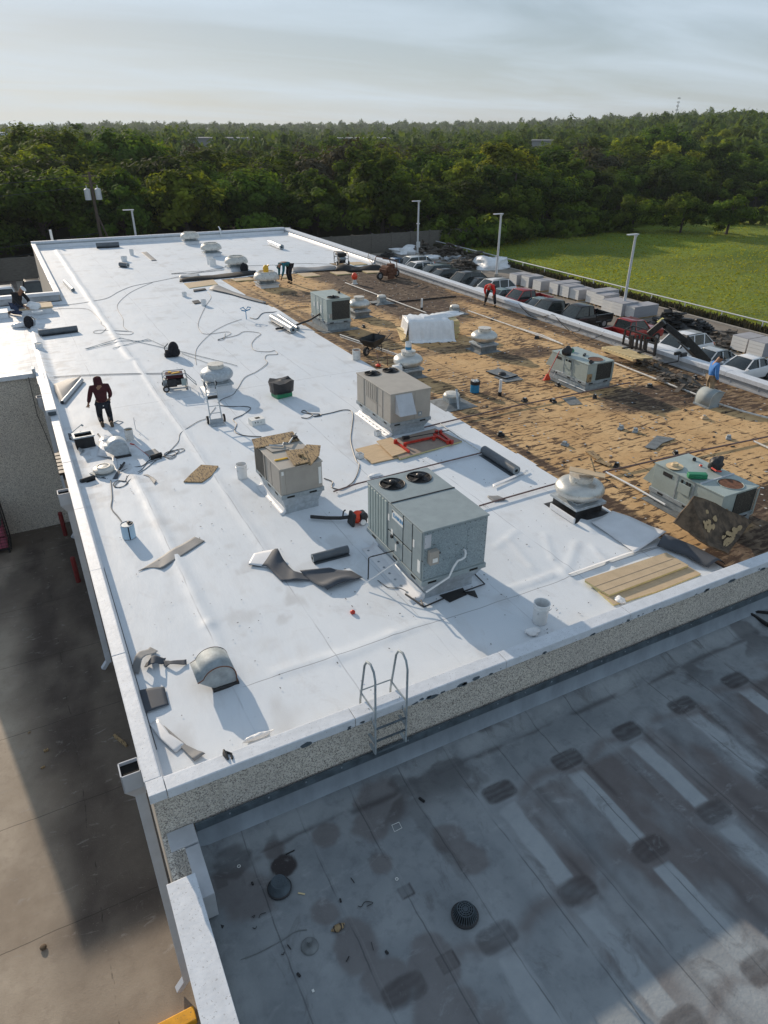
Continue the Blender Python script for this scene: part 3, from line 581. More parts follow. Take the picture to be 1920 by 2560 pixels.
# base flashing against the front wall
o = MB(); o.ext([(0, -.16, -.045), (0, -.07, .01), (0, -.03, .08), (0, 0, .20), (0, 0, .44), (0, .03, .44), (0, .2, -.1)], (.58, 7.165, ZL+.06), (18, 7.165, ZL+.06)); 
o.build('base_flashing', M['membu'], bld, smooth=50)
o = MB(); rr = random.Random(3); x = .58
while x < 18:
    w = rr.uniform(2.2, 3.0); o.bar((x, 7.15, ZL+.545), (min(18, x+w)-.006, 7.15, ZL+.545+rr.uniform(-.006, .006)), .035, .15); x += w
o.build('counter_flashing', M['flash'], bld)
o = MB()
for x in np.arange(1.1, 18, .62): o.bb(x-.012, x+.012, 7.12, 7.136, ZL+.57, ZL+.595)
o.build('flashing_fixing', M['membu'], bld)
# parapet strips of the lower roof
MB().bb(.17, .56, 6.86, 7.185, ZL+.10, ZL+.63).build('coping_end_block', M['cope2'], bld, bevel=.006)
MB().bb(.17, .56, 6.0, 6.84, ZL+.10, ZL+.60).build('lower_coping', M['cope2'], bld, bevel=.006)
MB().bb(.0, .385, 2.6, 6.24, -.55, -.30).bb(.0, .385, -3, 2.59, -.55, -.30).build('lower_coping', M['cope'], bld, bevel=.008)
MB().bb(.10, .36, -3, 7.2, ZG, -.55).build('wall', MATS['aggregate'], bld)
# scupper boxes with their downspouts
for y, top in ((26.9, -.02), (18.2, .10), (8.06, .12)):
    w = .30; x0, x1 = -.25, .05; o = MB(); z0 = top-.34
    for a in ((x0, x0+.02, y-w/2, y+w/2), (x1-.02, x1, y-w/2, y+w/2), (x0, x1, y-w/2, y-w/2+.02), (x0, x1, y+w/2-.02, y+w/2)): o.bb(*a, z0, top)
    o.ext([(x0, y-w/2, z0), (x1, y-w/2, z0), (x1, y+w/2, z0), (x0, y+w/2, z0)], (0, 0, 0), (0, 0, 0.005))
    n = len(o.v); o.add([(x0, y-w/2, z0), (x1, y-w/2, z0), (x1, y+w/2, z0), (x0, y+w/2, z0), (-.12, y-.06, z0-.25), (x1, y-.06, z0-.25), (x1, y+.06, z0-.25), (-.12, y+.06, z0-.25)], [(0, 1, 5, 4), (1, 2, 6, 5), (2, 3, 7, 6), (3, 0, 4, 7)])
    sb = o.build('scupper_box', M['dsp'], bld, bevel=.004)
    MB().bb(x0+.022, x1-.022, y-w/2+.022, y+w/2-.022, z0+.01, top-.06).build('box_void', M['dark'], sb)
    MB().bb(-.12, .04, y-.065, y+.065, ZG+.28, z0-.2).bar((-.04, y, ZG+.34), (-.24, y-.02, ZG+.10), .13, .12).build('downspout', M['dsp'], bld, bevel=.008)
# louvre and conduit on the west side
o = MB(); 
for k in range(6): o.bb(-.10, .06, 20.35+k*.28, 20.55+k*.28, -.38, -.30)
o.build('wall_bracket', M['blkm'], bld); MB().bb(-.02, .05, 19.4, 22.3, -.75, -.40).build('vent_slot', M['dark'], bld)
MB().tube([(-.35, 28.40, .3), (-.38, 28.40, -1.2), (-.2, 28.40, -2.6), (-.12, 28.40, -3.7), (.0, 28.40, -3.9)], .012, 6).build('wall_cable', M['cabled'], bld)
# paint worn off the front drip edge
rr = random.Random(9); o = MB()
for k in range(46):
    x = rr.uniform(2.3, 14); w = rr.uniform(.02, .13) if rr.random() < .75 else rr.uniform(.15, .3); zc = HP-.165+rr.uniform(0, .05); n = 9
    pts = [(x+w*.5*math.cos(q)*rr.uniform(.7, 1.1), zc+min(.05, w*.3)*math.sin(q)*rr.uniform(.5, 1.1)) for q in np.linspace(0, 6.28, n, endpoint=False)]
    o.add([(a, 7.105, c_) for a, c_ in pts], [tuple(range(n))])
o.build('paint_chips', M['flash'], bld)
# ================================================================ rooftop units
def fan_top(par, x, y, z, r, m=None):
    f = MB(); f.tube([(x+r*math.cos(q), y+r*math.sin(q), z+.012) for q in np.linspace(0, 2*math.pi, 32, endpoint=False)], .014, 6, closed=True)
    f = f.build('fan_ring', m or M['blkm'], par)
    v = MB(); v.cyl((x, y, z+.002), (x, y, z+.006), r*.985, n=32); v.build('fan_well', M['dark'], f)
    b = MB(); b.cyl((x, y, z+.006), (x, y, z+.075), .09, n=14); b.sphere((x, y, z+.075), .07, 10, sz=.5)
    for k in range(4):
        q = k*math.pi/2+.5; b.bar((x, y, z+.02), (x+r*.92*math.cos(q), y+r*.92*math.sin(q), z+.016), .11, .012, up=(math.sin(q)*.4, -math.cos(q)*.4, 1))
    b.build('fan_blades', M['blkm'], f)
    g = MB()
    for k in range(4): q = k*math.pi/2+.1; g.bar((x, y, z+.05), (x+r*math.cos(q), y+r*math.sin(q), z+.014), .007)
    g.build('fan_guard', M['blkm'], f)
def rtu(name, label, x0, y0, w, d, zb, zt, body, curb, cin=.13, group=None, rz=0.0):
    t = thing(name, label, 'air conditioner', (x0, y0, 0), rz, group)
    MB().bb(0, w, 0, d, zb+.10, zt-.02).build('cabinet', body, t, bevel=.008)
    MB().bb(-.02, w+.02, -.02, d+.02, zt-.035, zt).build('top_panel', body, t, bevel=.006)
    r = MB().bb(-.03, w+.03, -.03, d+.03, zb, zb+.11).build('base_rail', M['galvd'] if body is not M['rtu'] else body, t, bevel=.006)
    h = MB()
    for yy in (.3, d*.45, d-.35): h.bb(-.034, -.028, yy-.09, yy+.09, zb+.025, zb+.075)
    for xx in (.22, w-.28): h.bb(xx-.10, xx+.10, -.034, -.028, zb+.025, zb+.07)
    h.build('fork_slot', M['dark'], r)
    c = MB(); a = cin; a2 = cin*.45
    V = [(a, a, 0), (w-a, a, 0), (w-a, d-a, 0), (a, d-a, 0), (a, a, zb*.42), (w-a, a, zb*.42), (w-a, d-a, zb*.42), (a, d-a, zb*.42), (a2*.2, a2*.2, zb-.02), (w-a2*.2, a2*.2, zb-.02), (w-a2*.2, d-a2*.2, zb-.02), (a2*.2, d-a2*.2, zb-.02)]
    f = []
    for k in (0, 4): f += [(k+i, k+(i+1) % 4, k+4+(i+1) % 4, k+4+i) for i in range(4)]
    c.add(V, f+[(8, 9, 10, 11)]).build('curb', curb, t)
    return t
def screws(par, pts, ax, m='blk', r=.008):
    s = MB()
    for p in pts:
        p = Vector(p); s.cyl(p, p-Vector(ax)*.006, r, n=6)
    s.build('screws', M[m], par)
def skirt(par, w, d, a, z=.26, out=.30, sides='lf', torn=False):
    s = MB()
    if 'l' in sides: s.sheet([[(a-.006, y, z+.02*math.sin(y*5)), (a-.012, y, .10), (a-.06, y, .045), (a-out, y, .040)] for y in np.linspace(a-.05, d-a+.2, 14)])
    if 'f' in sides: s.sheet([[(x, a-.006, z*.55+.05*math.sin(x*4.2)), (x, a-.012, .09), (x, a-.05, .045), (x, a-out*.8, .042)] for x in np.linspace(a-.0, w-a, 14)])
    o = s.build('membrane_skirt', M['mem'], par, smooth=60, solid=.004)
    p = MB()
    if 'l' in sides:
        for y in np.arange(a+.1, d-a+.1, .26): p.cyl((a-out+.10, y, .045), (a-out+.10, y, .052), .028, n=10)
    p.build('screw_plate', M['galvd'], o)
# ---- the large grey unit in front
B = rtu('rooftop_unit', 'large blue-grey rooftop air conditioner with a white pipe on its front', 5.89, 9.63, 1.5, 2.42, .51, 1.78, M['rtu'], M['galv'], .16)
for p in ((980.7, 1209.7), (1047.6, 1193)):
    q = at(*p, 1.79); fan_top(B, q.x-5.89, q.y-9.63, 1.78, .275)
MB().bb(-.022, 1.522, 1.28, 1.305, 1.775, 1.795).build('top_seam', M['blkm'], B)
MB().bb(.02, 1.48, -.006, .0, .66, 1.73).build('front_panel', M['rtup'], B)
o = MB(); o.bb(1.02, 1.40, -.012, -.006, .78, 1.58).bb(.16, .92, -.010, -.006, .64, 1.02); fp = o.build('access_door', M['rtup'], B, bevel=.004)
screws(B, [(x, -.014, z) for x in (1.04, 1.38) for z in np.linspace(.8, 1.56, 6)]+[(x, -.012, 1.00) for x in np.linspace(.2, .9, 6)]+[(x, -.008, 1.71) for x in np.linspace(.08, 1.44, 12)]+[(x, -.008, z) for x in (.04, 1.46) for z in np.linspace(.7, 1.65, 7)]+[(x, -.008, z) for x, z in ((.22, 1.42), (.26, 1.42), (.75, 1.28), (.78, 1.28), (.6, 1.22), (.9, 1.12), (.95, 1.15))], (0, 1, 0))
MB().bb(.02, .17, -.012, -.006, 1.38, 1.68).build('rating_sheet', M['cope2'], B)
s = MB().bb(.10, .30, -.13, -.008, 1.03, 1.34).build('switch_box', M['tand'], B, bevel=.01)
MB().box((.20, -.14, 1.14), (.11, .012, .09)).build('switch_label', M['paper'], s); MB().cyl((.31, -.08, 1.25), (.345, -.08, 1.25), .022).build('switch_knob', M['blk'], s)
MB().tube([(.96, -.01, 1.10), (.96, -.06, 1.10), (.95, -.09, 1.06), (.93, -.10, .98), (.86, -.10, .95), (.76, -.10, .94), (.66, -.11, .82), (.56, -.12, .62), (.02, -.14, .44)], .022, 10).build('drain_pipe', M['white'], B, smooth=50)
MB().tube([(-.05, .95, .52), (-.10, .93, .50), (-.10, .4, .47), (-.10, .02, .44), (-.06, -.08, .43)], .02, 8).build('drain_pipe', M['white'], B, smooth=50)
MB().tube([(-.04, .95, .55), (-.30, 1.0, .40), (-.78, 1.10, .10)], .013, 6).build('loose_white_pipe', M['white'], B)
MB().tube([(-.03, 1.12, .72), (-.50, 1.30, .60), (-.54, 1.31, .58), (-.56, 1.30, .10), (-.58, 1.28, .06)], .014, 6).tube([(.05, .10, .07), (-.0, -.12, .07), (.5, -.06, .07)], .018, 6).tube([(-.0, -.12, .07), (-.12, .45, .06)], .018, 6).tube([(1.0, -.04, .07), (1.55, -.02, .07), (1.58, .5, .07)], .016, 6).build('gas_pipe', M['blk'], B)
sp = MB()                                                            # long side: coil guard, doors
for k in range(7): sp.bb(-.030, -.0, 1.50+k*.128, 1.50+k*.128+.085, .66, 1.72)
sp.build('coil_guard', M['rtul'], B, bevel=.012); MB().bb(-.012, 0, 1.47, 2.40, .62, 1.75).build('coil_frame', M['rtu'], B)
o = MB(); 
for y in (1.44, .78, .40): o.bb(-.012, 0, y-.012, y+.012, .62, 1.75)
o.bb(-.010, 0, .0, 1.44, 1.08, 1.10); o.build('panel_seam', M['blkm'], B)
MB().bb(-.02, 0, .80, 1.42, 1.11, 1.73).bb(-.02, 0, .42, .76, 1.11, 1.73).bb(-.02, 0, .03, .38, .64, 1.73).bb(-.02, 0, .80, 1.42, .64, 1.07).bb(-.02, 0, .42, .76, .64, 1.07).build('side_door', M['rtu'], B, bevel=.006)
for a in ((1.36, 1.42, 1.32, 1.47), (.30, .36, 1.25, 1.42), (.06, .16, .78, 1.06), (1.04, 1.10, .74, .90), (1.20, 1.28, 1.06, 1.18)): MB().bb(-.026, -.02, *a).build('side_label', M['paper'], B)
MB().bb(-.07, -.02, 1.18, 1.24, 1.0, 1.06).cyl((-.02, .98, 1.0), (-.05, .98, 1.0), .03).build('side_knob', M['blk'], B)
pn = MB().bb(-.028, -.02, .78, 1.24, 1.46, 1.66).build('name_plate', M['paper'], B)
def text(body, size, m, parent, loc, rot, ex=.002, name='lettering'):
    c = bpy.data.curves.new(name, 'FONT'); c.body = body; c.size = size; c.extrude = ex; c.align_x = 'CENTER'; c.align_y = 'CENTER'
    o = bpy.data.objects.new(name, c); COL.objects.link(o); me = bpy.data.meshes.new_from_object(o.evaluated_get(bpy.context.evaluated_depsgraph_get()))
    bpy.data.objects.remove(o); me.materials.clear(); me.materials.append(m)
    o = bpy.data.objects.new(name, me); COL.objects.link(o); o.parent = parent; o.location = loc; o.rotation_euler = rot; return o
bluet = mat('logo_blue', (.01, .23, .50), .5)
text('DAIKIN', .115, bluet, pn, (-.031, .98, 1.56), (math.pi/2, 0, -math.pi/2)).scale = (1.08, 1.1, 1)
MB().add([(-.0305, 1.235, 1.655), (-.0305, 1.17, 1.655), (-.0305, 1.235, 1.58)], [(0, 1, 2)]).build('logo_mark', M['blk'], pn)
skirt(B, 1.5, 2.42, .15, .18, .30, 'l')
MB().prism([(.56, -.20), (1.02, -.14), (1.08, .10), (.50, .10)], .040, .052).prism([(1.16, -.34), (1.24, -.1), (1.0, -.05)], .045, .06).build('open_membrane_patch', M['tar'], B)
# ---- tan unit under plywood
T1 = rtu('rooftop_unit', 'tan rooftop air conditioner with old plywood boards lying on its top', 4.67, 14.38, 1.10, 1.80, .50, 1.33, M['tan'], M['galv'], .10, rz=R_(1.5))
MB().bb(.12, .98, -.012, 0, .62, 1.29).bb(-.012, 0, .05, .62, .62, 1.29).bb(-.012, 0, .66, 1.02, .62, 1.29).build('side_panel', M['tand'], T1, bevel=.004)
MB().bb(-.03, 0, 1.1, 1.76, .62, 1.30).build('condenser_coil', M['coil'], T1)
MB().bb(-.035, .0, 1.05, 1.10, .60, 1.32).bb(-.035, .0, 1.76, 1.80, .60, 1.32).build('corner_post', M['tand'], T1)
MB().bb(.99, 1.07, -.018, -.012, .72, 1.18).bb(.02, .08, -.016, -.01, 1.16, 1.26).build('rating_sheet', M['paper'], T1)
skirt(T1, 1.1, 1.8, .10, .14, .14, 'l')
# ---- big tan unit with two fans and rain hood
T2 = rtu('rooftop_unit', 'big tan rooftop air conditioner with a slanted rain hood on its front', 9.39, 17.57, 1.42, 2.4, .40, 1.47, M['tan'], M['galv'], .12)
for p in ((931, 933.5), (976, 926)):
    q = at(*p, 1.48); fan_top(T2, q.x-9.39, q.y-17.57, 1.47, .27)
hd = MB(); hd.ext([(0, 0, 0), (0, -.34, -.60), (0, 0, -.60)], (.16, 0, 1.42), (.74, 0, 1.42)); hd.build('rain_hood', M['cope2'], T2, bevel=.006)
o = MB()
for y in (.55, .92): o.bb(-.012, 0, y-.01, y+.01, .52, 1.44)
o.bb(-.012, 0, .56, 1.5, .86, .88).bb(.85, .865, -.008, 0, .52, 1.44); o.build('panel_seam', M['tand'], T2)
o = MB()
for k in range(6): o.bb(-.02, 0, .98+k*.13, .98+k*.13+.085, .92, 1.42)
o.bb(-.016, 0, 1.85, 2.36, .52, 1.42); o.build('coil_guard', M['tan'], T2, bevel=.01)
MB().bb(.98, 1.12, -.016, 0, .60, .74).build('warning_label', M['galvd'], T2); MB().bb(1.03, 1.07, -.02, -.016, .66, .71).build('warning_mark', M['paper'], T2)
MB().bb(1.42, 1.50, .12, .42, .62, .92).build('switch_box', M['rtul'], T2); skirt(T2, 1.42, 2.4, .12, .12, .20, 'l')
# ---- grey unit by the board pile
G1 = rtu('rooftop_unit', 'pale grey rooftop air conditioner with dark coil facing front on the bare deck', 12.86, 30.57, 1.23, 2.02, .34, 1.50, M['rtul'], M['galvd'], .02)
MB().bb(.26, 1.18, -.02, 0, .52, 1.38).build('condenser_coil', M['coil'], G1); q = at(833, 743.5, 1.5); fan_top(G1, q.x-12.86, q.y-30.57, 1.5, .30)
MB().bb(1.06, 1.16, 1.0, 1.10, 1.5, 1.60).build('top_cap', M['blk'], G1)
o = MB(); 
for y in (.55, .95, 1.4): o.bb(-.01, 0, y-.01, y+.01, .46, 1.46)
o.build('panel_seam', M['galvd'], G1); MB().bb(-.014, 0, 1.02, 1.14, .85, 1.2).bb(-.014, 0, .66, .78, .75, 1.1).bb(-.014, 0, 1.5, 1.62, .9, 1.1).bb(.09, .2, -.012, 0, .62, .8).build('side_label', M['paper'], G1); MB().bb(.12, .25, -.016, -.0, .60, .82).build('wiring_label', M['tand'], G1)
MB().prism([(-.35, -.35), (1.6, -.35), (1.6, .1), (-.35, .1)], .012, .02).prism([(-.35, .1), (0, .1), (0, 2.1), (-.35, 2.1)], .012, .02).build('flashing', M['lead'], G1)
MB().tube([(0, .9, .65), (-.5, 1.1, .35), (-1.2, 1.3, .12), (-2.2, 1.2, .10)], .05, 8).build('pipe', M['blkm'], G1)
# ---- grey unit with red broom
def small_rtu(lbl, x, y, zt, zb, w, d):
    t = rtu('rooftop_unit', lbl, x, y, w, d, zb, zt, M['rtul'], M['galvd'], .0)
    H = zt-zb
    MB().ext([(0, 0, 0), (0, .32, -H*.72), (0, 0, -H*.72)], (.02, d, zt-.04), (w-.02, d, zt-.04)).build('intake_hood', M['rtul'], t)
    MB().bb(.45, w-.06, -.02, 0, zb+.14, zt-.06).build('condenser_coil', M['coil'], t)
    MB().bb(w-.03, w-.01, -.07, -.05, zb+.05, zt-.05).bb(w-.06, w-.04, -.07, -.05, zb+.05, zt-.05).build('coil_guard', M['rtul'], t)
    MB().bb(.02, .20, -.06, 0, zb+.12, zb+.42).build('switch_box', M['plyd'], t)
    o = MB()
    for yy in (d*.40, d*.64): o.bb(-.014, 0, yy-.018, yy+.018, zb+.10, zt-.03)
    o.build('panel_seam', M['galvd'], t)
    MB().bb(-.04, 0, d*.43, d*.60, zb+.35, zb+.62).build('gauge_panel', M['rtul'], t, bevel=.01); MB().bb(-.012, 0, d*.72, d*.86, zt-.22, zt-.12).build('name_plate', M['blk'], t)
    g = MB(); [g.box((-.02, d*f_, zt-.14), (.03, .05, .08)) for f_ in (.46, .5, .57)]; g.build('latch', M['blkm'], t)
    f = MB(); f.tube([(w*.55+.30*math.cos(q), .36+.30*math.sin(q), zt+.01) for q in np.linspace(0, 6.283, 30, endpoint=False)], .012, 6, closed=True); f = f.build('fan_ring', M['rtul'], t)
    MB().cyl((w*.55, .36, zt+.002), (w*.55, .36, zt+.006), .295, n=30).build('fan_well', M['rustm'], f)
    MB().prism([(-.3, -.1), (0, -.1), (0, d), (-.3, d)], .015, .03).build('flashing', M['lead'], t)
    return t
G2 = small_rtu('low grey rooftop air conditioner with a red broom leaning on it', 17.93, 18.23, 1.04, .24, 1.22, 2.02)
MB().tube([(-.02, 1.0, .42), (-.16, 1.1, .45), (-.18, 1.5, .42), (-.2, 1.55, .2)], .014, 6).tube([(-.06, 1.4, .07), (-.06, -.1, .07)], .02, 6).build('drain_pipe', M['white'], G2)
G3 = small_rtu('low grey rooftop air conditioner with straw hat and green tool case on top', 13.70, 8.92, 1.0, .20, 1.20, 2.1)
MB().bb(.0, 1.19, .68, .72, 1.0, 1.03).build('top_seam', M['cope2'], G3)

# ================================================================ round exhaust vents
def bulb(name, label, loc, s=1.0, group='round exhaust vents', skirtm='lead', matb='spun', cap=True):
    t = thing(name, label, 'roof vent', loc, 0, group)
    MB().lathe([(.30*s, .40), (.36*s, .42), (.50*s, .46), (.575*s, .53), (.60*s, .61), (.585*s, .69), (.52*s, .77), (.42*s, .83), (.30*s, .86), (.27*s, .865)], 40).build('vent_bowl', M[matb], t, smooth=50)
    MB().lathe([(.285*s, .85), (.285*s, .99), (.295*s, 1.0), (.20*s, 1.005), (.0, 1.0)], 32).build('vent_cap', M['spunw'], t, smooth=40)
    MB().box((0, 0, .32), (.96*s, .96*s, .08)).box((0, 0, .37), (.70*s, .70*s, .06)).build('vent_base', M['galv'], t, bevel=.01)
    o = MB(); n = len(o.v); a, b_ = .42*s, .60*s
    o.add([(-b_, -b_, .02), (b_, -b_, .02), (b_, b_, .02), (-b_, b_, .02), (-a, -a, .08), (a, -a, .08), (a, a, .08), (-a, a, .08), (-a, -a, .29), (a, -a, .29), (a, a, .29), (-a, a, .29)], [(i, (i+1) % 4, 4+(i+1) % 4, 4+i) for i in range(4)]+[(4+i, 4+(i+1) % 4, 8+(i+1) % 4, 8+i) for i in range(4)])
    o.build('vent_curb', M[skirtm], t)
    return t
def drum(name, label, loc, s=1.0, group='wide round vents in a row'):
    t = thing(name, label, 'roof vent', loc, 0, group)
    MB().lathe([(.60*s, .50), (.74*s, .46), (.79*s, .48), (.80*s, .54), (.77*s, .66), (.68*s, .80), (.56*s, .86), (.52*s, .86), (.52*s, .92), (.46*s, .92), (.45*s, .85), (.0, .84)], 40).build('vent_hood', M['spunw'], t, smooth=45)
    MB().lathe([(.46*s, .26), (.46*s, .52)], 32).build('vent_throat', M['galvd'], t)
    o = MB()
    for k in range(16): q = k*math.pi/8; o.bar((.58*s*math.cos(q), .58*s*math.sin(q), .27), (.60*s*math.cos(q), .60*s*math.sin(q), .45), .012)
    o.tube([(.60*s*math.cos(q), .60*s*math.sin(q), .34) for q in np.linspace(0, 6.283, 24, endpoint=False)], .008, 4, closed=True); o.build('bird_guard', M['galvd'], t)
    MB().box((0, 0, .24), (1.30*s, 1.30*s, .06)).build('vent_base', M['galv'], t, bevel=.01); MB().box((0, 0, .11), (1.18*s, 1.18*s, .22)).build('vent_curb', M['mem'], t, bevel=.02)
    return t
drum('exhaust_vent', 'wide round white roof vent, farthest of the row near the rear parapet', (13.98, 62.4, .02))
drum('exhaust_vent', 'wide round white roof vent, second from the rear parapet', (13.9, 55.4, .02))
drum('exhaust_vent', 'wide round white roof vent with a black bag on its curb, beside white pails', (13.8, 48.5, .02))
drum('exhaust_vent', 'wide round roof vent with an orange tool on top beside the teal-shirted worker', (13.8, 42.2, .0), .98)
bulb('exhaust_vent', 'bulb-shaped aluminium roof vent right of the pale grey air conditioner', (15.57, 32.7, 0), .95)
bulb('exhaust_vent', 'bulb-shaped roof vent standing alone on bare deck right of the wrapped board pile', (17.71, 24.5, 0), .98)
bulb('exhaust_vent', 'bulb-shaped roof vent with blue can on top behind the big tan air conditioner', (13.0, 22.9, 0), .98)
bulb('exhaust_vent', 'bulb-shaped roof vent behind the hand truck on white membrane', (5.85, 24.6, 0), 1.0, skirtm='mem', matb='galv')
v9 = bulb('exhaust_vent', 'large bulb-shaped roof vent with a broken board on top, at the membrane edge', (11.50, 11.35, 0), 1.03, skirtm='blkm')
MB().prism([(-.64, -.62), (-.59, -.62), (-.59, .3), (-.64, .3)], .04, .20).build('turned_up_membrane', M['mem'], v9, bevel=.02)
def capvent(label, loc, s=1.0, post=False):
    t = thing('small_vent', label, 'roof vent', loc, 0, 'small capped vents')
    MB().lathe([(.16*s, .30), (.25*s, .31), (.26*s, .36), (.22*s, .42), (.10*s, .45), (0, .45)], 24).build('vent_cap', M['spunw'], t, smooth=40)
    MB().box((0, 0, .16), (.42*s, .42*s, .30)).build('vent_curb', M['galvd'], t, bevel=.02)
    o = MB(); a, b_ = .21*s, .62*s
    o.add([(-b_, -b_, .02), (b_, -b_, .02), (b_*.9, b_, .02), (-b_, b_*.9, .02), (-a, -a, .12), (a, -a, .12), (a, a, .12), (-a, a, .12)], [(i, (i+1) % 4, 4+(i+1) % 4, 4+i) for i in range(4)]); o.build('flashing', M['lead'], t)
    if post: MB().bar((-.10, -.62, .03), (.02, -.24, .62), .07, .04).build('leaning_strap', M['galv'], t)
    return t
capvent('small capped vent on bare deck behind the bulb vent and pipe', tuple(at(954, 757)), .95)
capvent('small capped vent behind the plastic-wrapped board pile', tuple(at(1136, 783)), .95)
capvent('small capped vent with a leaning metal strap right of the big tan unit', tuple(at(1128, 1010)), 1.1, True)
t = thing('loose_vent', 'removed round vent cap lying on white membrane below the man in maroon', 'roof vent', tuple(at(261, 1180, .04)), .2)
MB().lathe([(.12, .02), (.25, .03), (.29, .08), (.28, .13), (.20, .18), (.0, .19)], 28).lathe([(.19, .165), (.19, .20), (.15, .20), (.15, .17)], 24).build('cap_shell', M['spunw'], t, smooth=45); MB().box((0, 0, .012), (.62, .50, .02), .3).build('flange', M['galvd'], t)
# ================================================================ gooseneck duct hoods
def hood(label, loc, rz, L, m, s=1.0, base_m='galvd', rust=False, arc=158, lip=(-.27, .30)):
    t = thing('duct_hood', label, 'duct hood', loc, rz, 'gooseneck duct hoods')
    P = []                                                            # (x, z) outline, opening on the -x side
    for q in np.linspace(R_(0), R_(arc), 14): P.append((.10*s+.29*s*math.cos(q), .24*s+.27*s*math.sin(q)))
    P = [(.39*s, .06)]+P+[(lip[0]*s, lip[1]*s)]
    W2 = L/2; n = len(P); o = MB(); th = .012
    o.sheet([[(x, -W2, z), (x, W2, z)] for x, z in P]); o.build('hood_shell', m, t, smooth=40, solid=.012)
    for s_ in (-1, 1):
        o = MB(); pts = [(x, s_*(W2-.02), z) for x, z in P]+[(.0, s_*(W2-.02), .06)]; o.add(pts, [tuple(range(len(pts)))]); o.build('side_plate', m, t, solid=.008)
    r = MB()
    r.tube([(x, -W2, z) for x, z in P], .010, 6); r.tube([(x, W2, z) for x, z in P], .010, 6); r.build('rim', M['rustm'] if rust else m, t)
    MB().box((.19*s, 0, .04), (.46*s, L+.04, .07)).build('hood_curb', M[base_m], t, bevel=.006)
    return t
hood('rusty grey gooseneck duct hood near the front left corner of the white roof', (1.50, 9.40, .03), R_(0), .56, M['galvd'], 1.0, 'blkm', True)
hood('grey gooseneck duct hood among tools and scraps below the man in maroon', (1.50, 20.12, .03), R_(0), .52, M['galv'], 1.0, 'blkm')
hood('grey gooseneck duct hood on bare deck in front of the man in blue', (20.98, 15.15, .0), R_(180), .64, mat('matt_grey_hood', (.30, .34, .35), .7), 1.15, arc=100, lip=(-.20, .44))
# plumbing vents
def pipevent(label, px, z, r, h, m='white', lean=0):
    p = at(*px); t = thing('vent_pipe', label, 'pipe', tuple(p), 0, 'plumbing vent pipes')
    MB().cyl((0, 0, .1), (lean, 0, h), r, n=16).build('pipe_stub', M[m], t, smooth=40); MB().cyl((0, 0, 0), (0, 0, .16), r*1.25, n=16).build('boot', M['tar'], t, smooth=40)
pipevent('short white vent pipe on bare deck behind the wrapped board pile', (1054, 776), 0, .055, .62)
pipevent('white vent pipe on bare deck right of the blue bucket', (1249, 990), 0, .055, .62)
pipevent('white vent pipe beside the rear left parapet corner', (134, 615), 0, .10, 1.25)
# ================================================================ loose things on the roof
CR = dict(A=(0, 540, 2.9625), B=(380, 540, 2.676), C=(80, 900, 3.456), D=(480, 860, 3.456), E=(860, 640, 3.072), F=(860, 900, 3.072), G=(1280, 560, 2.592), H=(1320, 960, 2.765), I=(600, 1160, 2.5136),
          J=(180, 1200, 3.456), K=(1160, 1240, 2.183), L=(300, 1560, 3.456), M=(860, 1560, 3.072), O=(500, 1900, 2.242), P=(1180, 1500, 2.0865), Q=(660, 540, 4.608), R=(0, 640, 6.9125), S=(1640, 840, 5.925), T=(780, 540, 2.86), V=(1500, 740, 7.541))
def px(c, x, y): o = CR[c]; return (o[0]+x/o[2], o[1]+y/o[2])
def rp(c, x, y, z=.035): return at(*px(c, x, y), z)
def spl(P, n=5):                                                     # smooth line through points
    P = [Vector(p) for p in P]; o = []
    for i in range(len(P)-1):
        a, b_, c, d = P[max(i-1, 0)], P[i], P[i+1], P[min(i+2, len(P)-1)]
        for k in range(n):
            t = k/n; o.append(.5*((2*b_)+(c-a)*t+(2*a-5*b_+4*c-d)*t*t+(3*b_-a-3*c+d)*t**3))
    return o+[P[-1]]
def one(o, label, cat, group=None, org=None): return tag(o, label, cat, group)
def cord(label, c, pts, r=.011, m='cable', z=.045, n=5, cat='cable', nm='extension_cord', group=None, smooth=True):
    P = [rp(c if isinstance(c, str) else q[2], q[0], q[1], z+(q[3] if len(q) > 3 else 0)) for q in pts]
    P = spl(P, n) if smooth else P; r = r*.78
    return one(MB().tube(P, r, 5).build(nm, M[m], smooth=60), label, cat, group)
cord('thin grey cord running from the wing corner to the open-frame generator', 'A', [(340, 1195), (600, 1178), (900, 1168), (1225, 1163)])
cord('second thin cord just below the one reaching the open-frame generator', 'A', [(345, 1210), (500, 1190), (900, 1176), (1225, 1172)], .008)
cord('grey cord with loops on the wing side of the white roof', 'A', [(390, 690), (540, 683), (650, 690), (700, 725), (745, 775), (750, 800), (785, 830), (745, 868), (690, 862), (730, 845), (860, 850), (980, 858), (960, 878), (850, 870), (830, 850), (940, 852)])
cord('long grey cord sweeping from the wing parapet toward the row of wide vents', 'A', [(340, 662), (520, 655), (700, 628), (800, 605), (880, 560), (980, 520), (1120, 492), (1300, 455), (1400, 430), (1659, 400)], .013)
cord('grey cord branching down from the long sweeping cord', 'A', [(1130, 492), (1050, 525), (960, 570), (880, 640), (870, 690), (910, 760), (915, 820), (950, 850)])
cord('looped cord near the white pails by the wide vents', 'A', [(1380, 425), (1270, 430), (1330, 420), (1440, 410), (1570, 405), (1659, 380), (1700, 350)], .012)
cord('cord running beside the torn membrane edge to the black generator', 'B', [(130, 385), (300, 378), (520, 338), (820, 328), (1000, 318), (1190, 322)], .012)
cord('cord crooked past the small white tubs', 'B', [(370, 505), (395, 545), (360, 600), (310, 710), (320, 765), (365, 790), (500, 775), (525, 790), (440, 830), (480, 825), (490, 785)], .012)
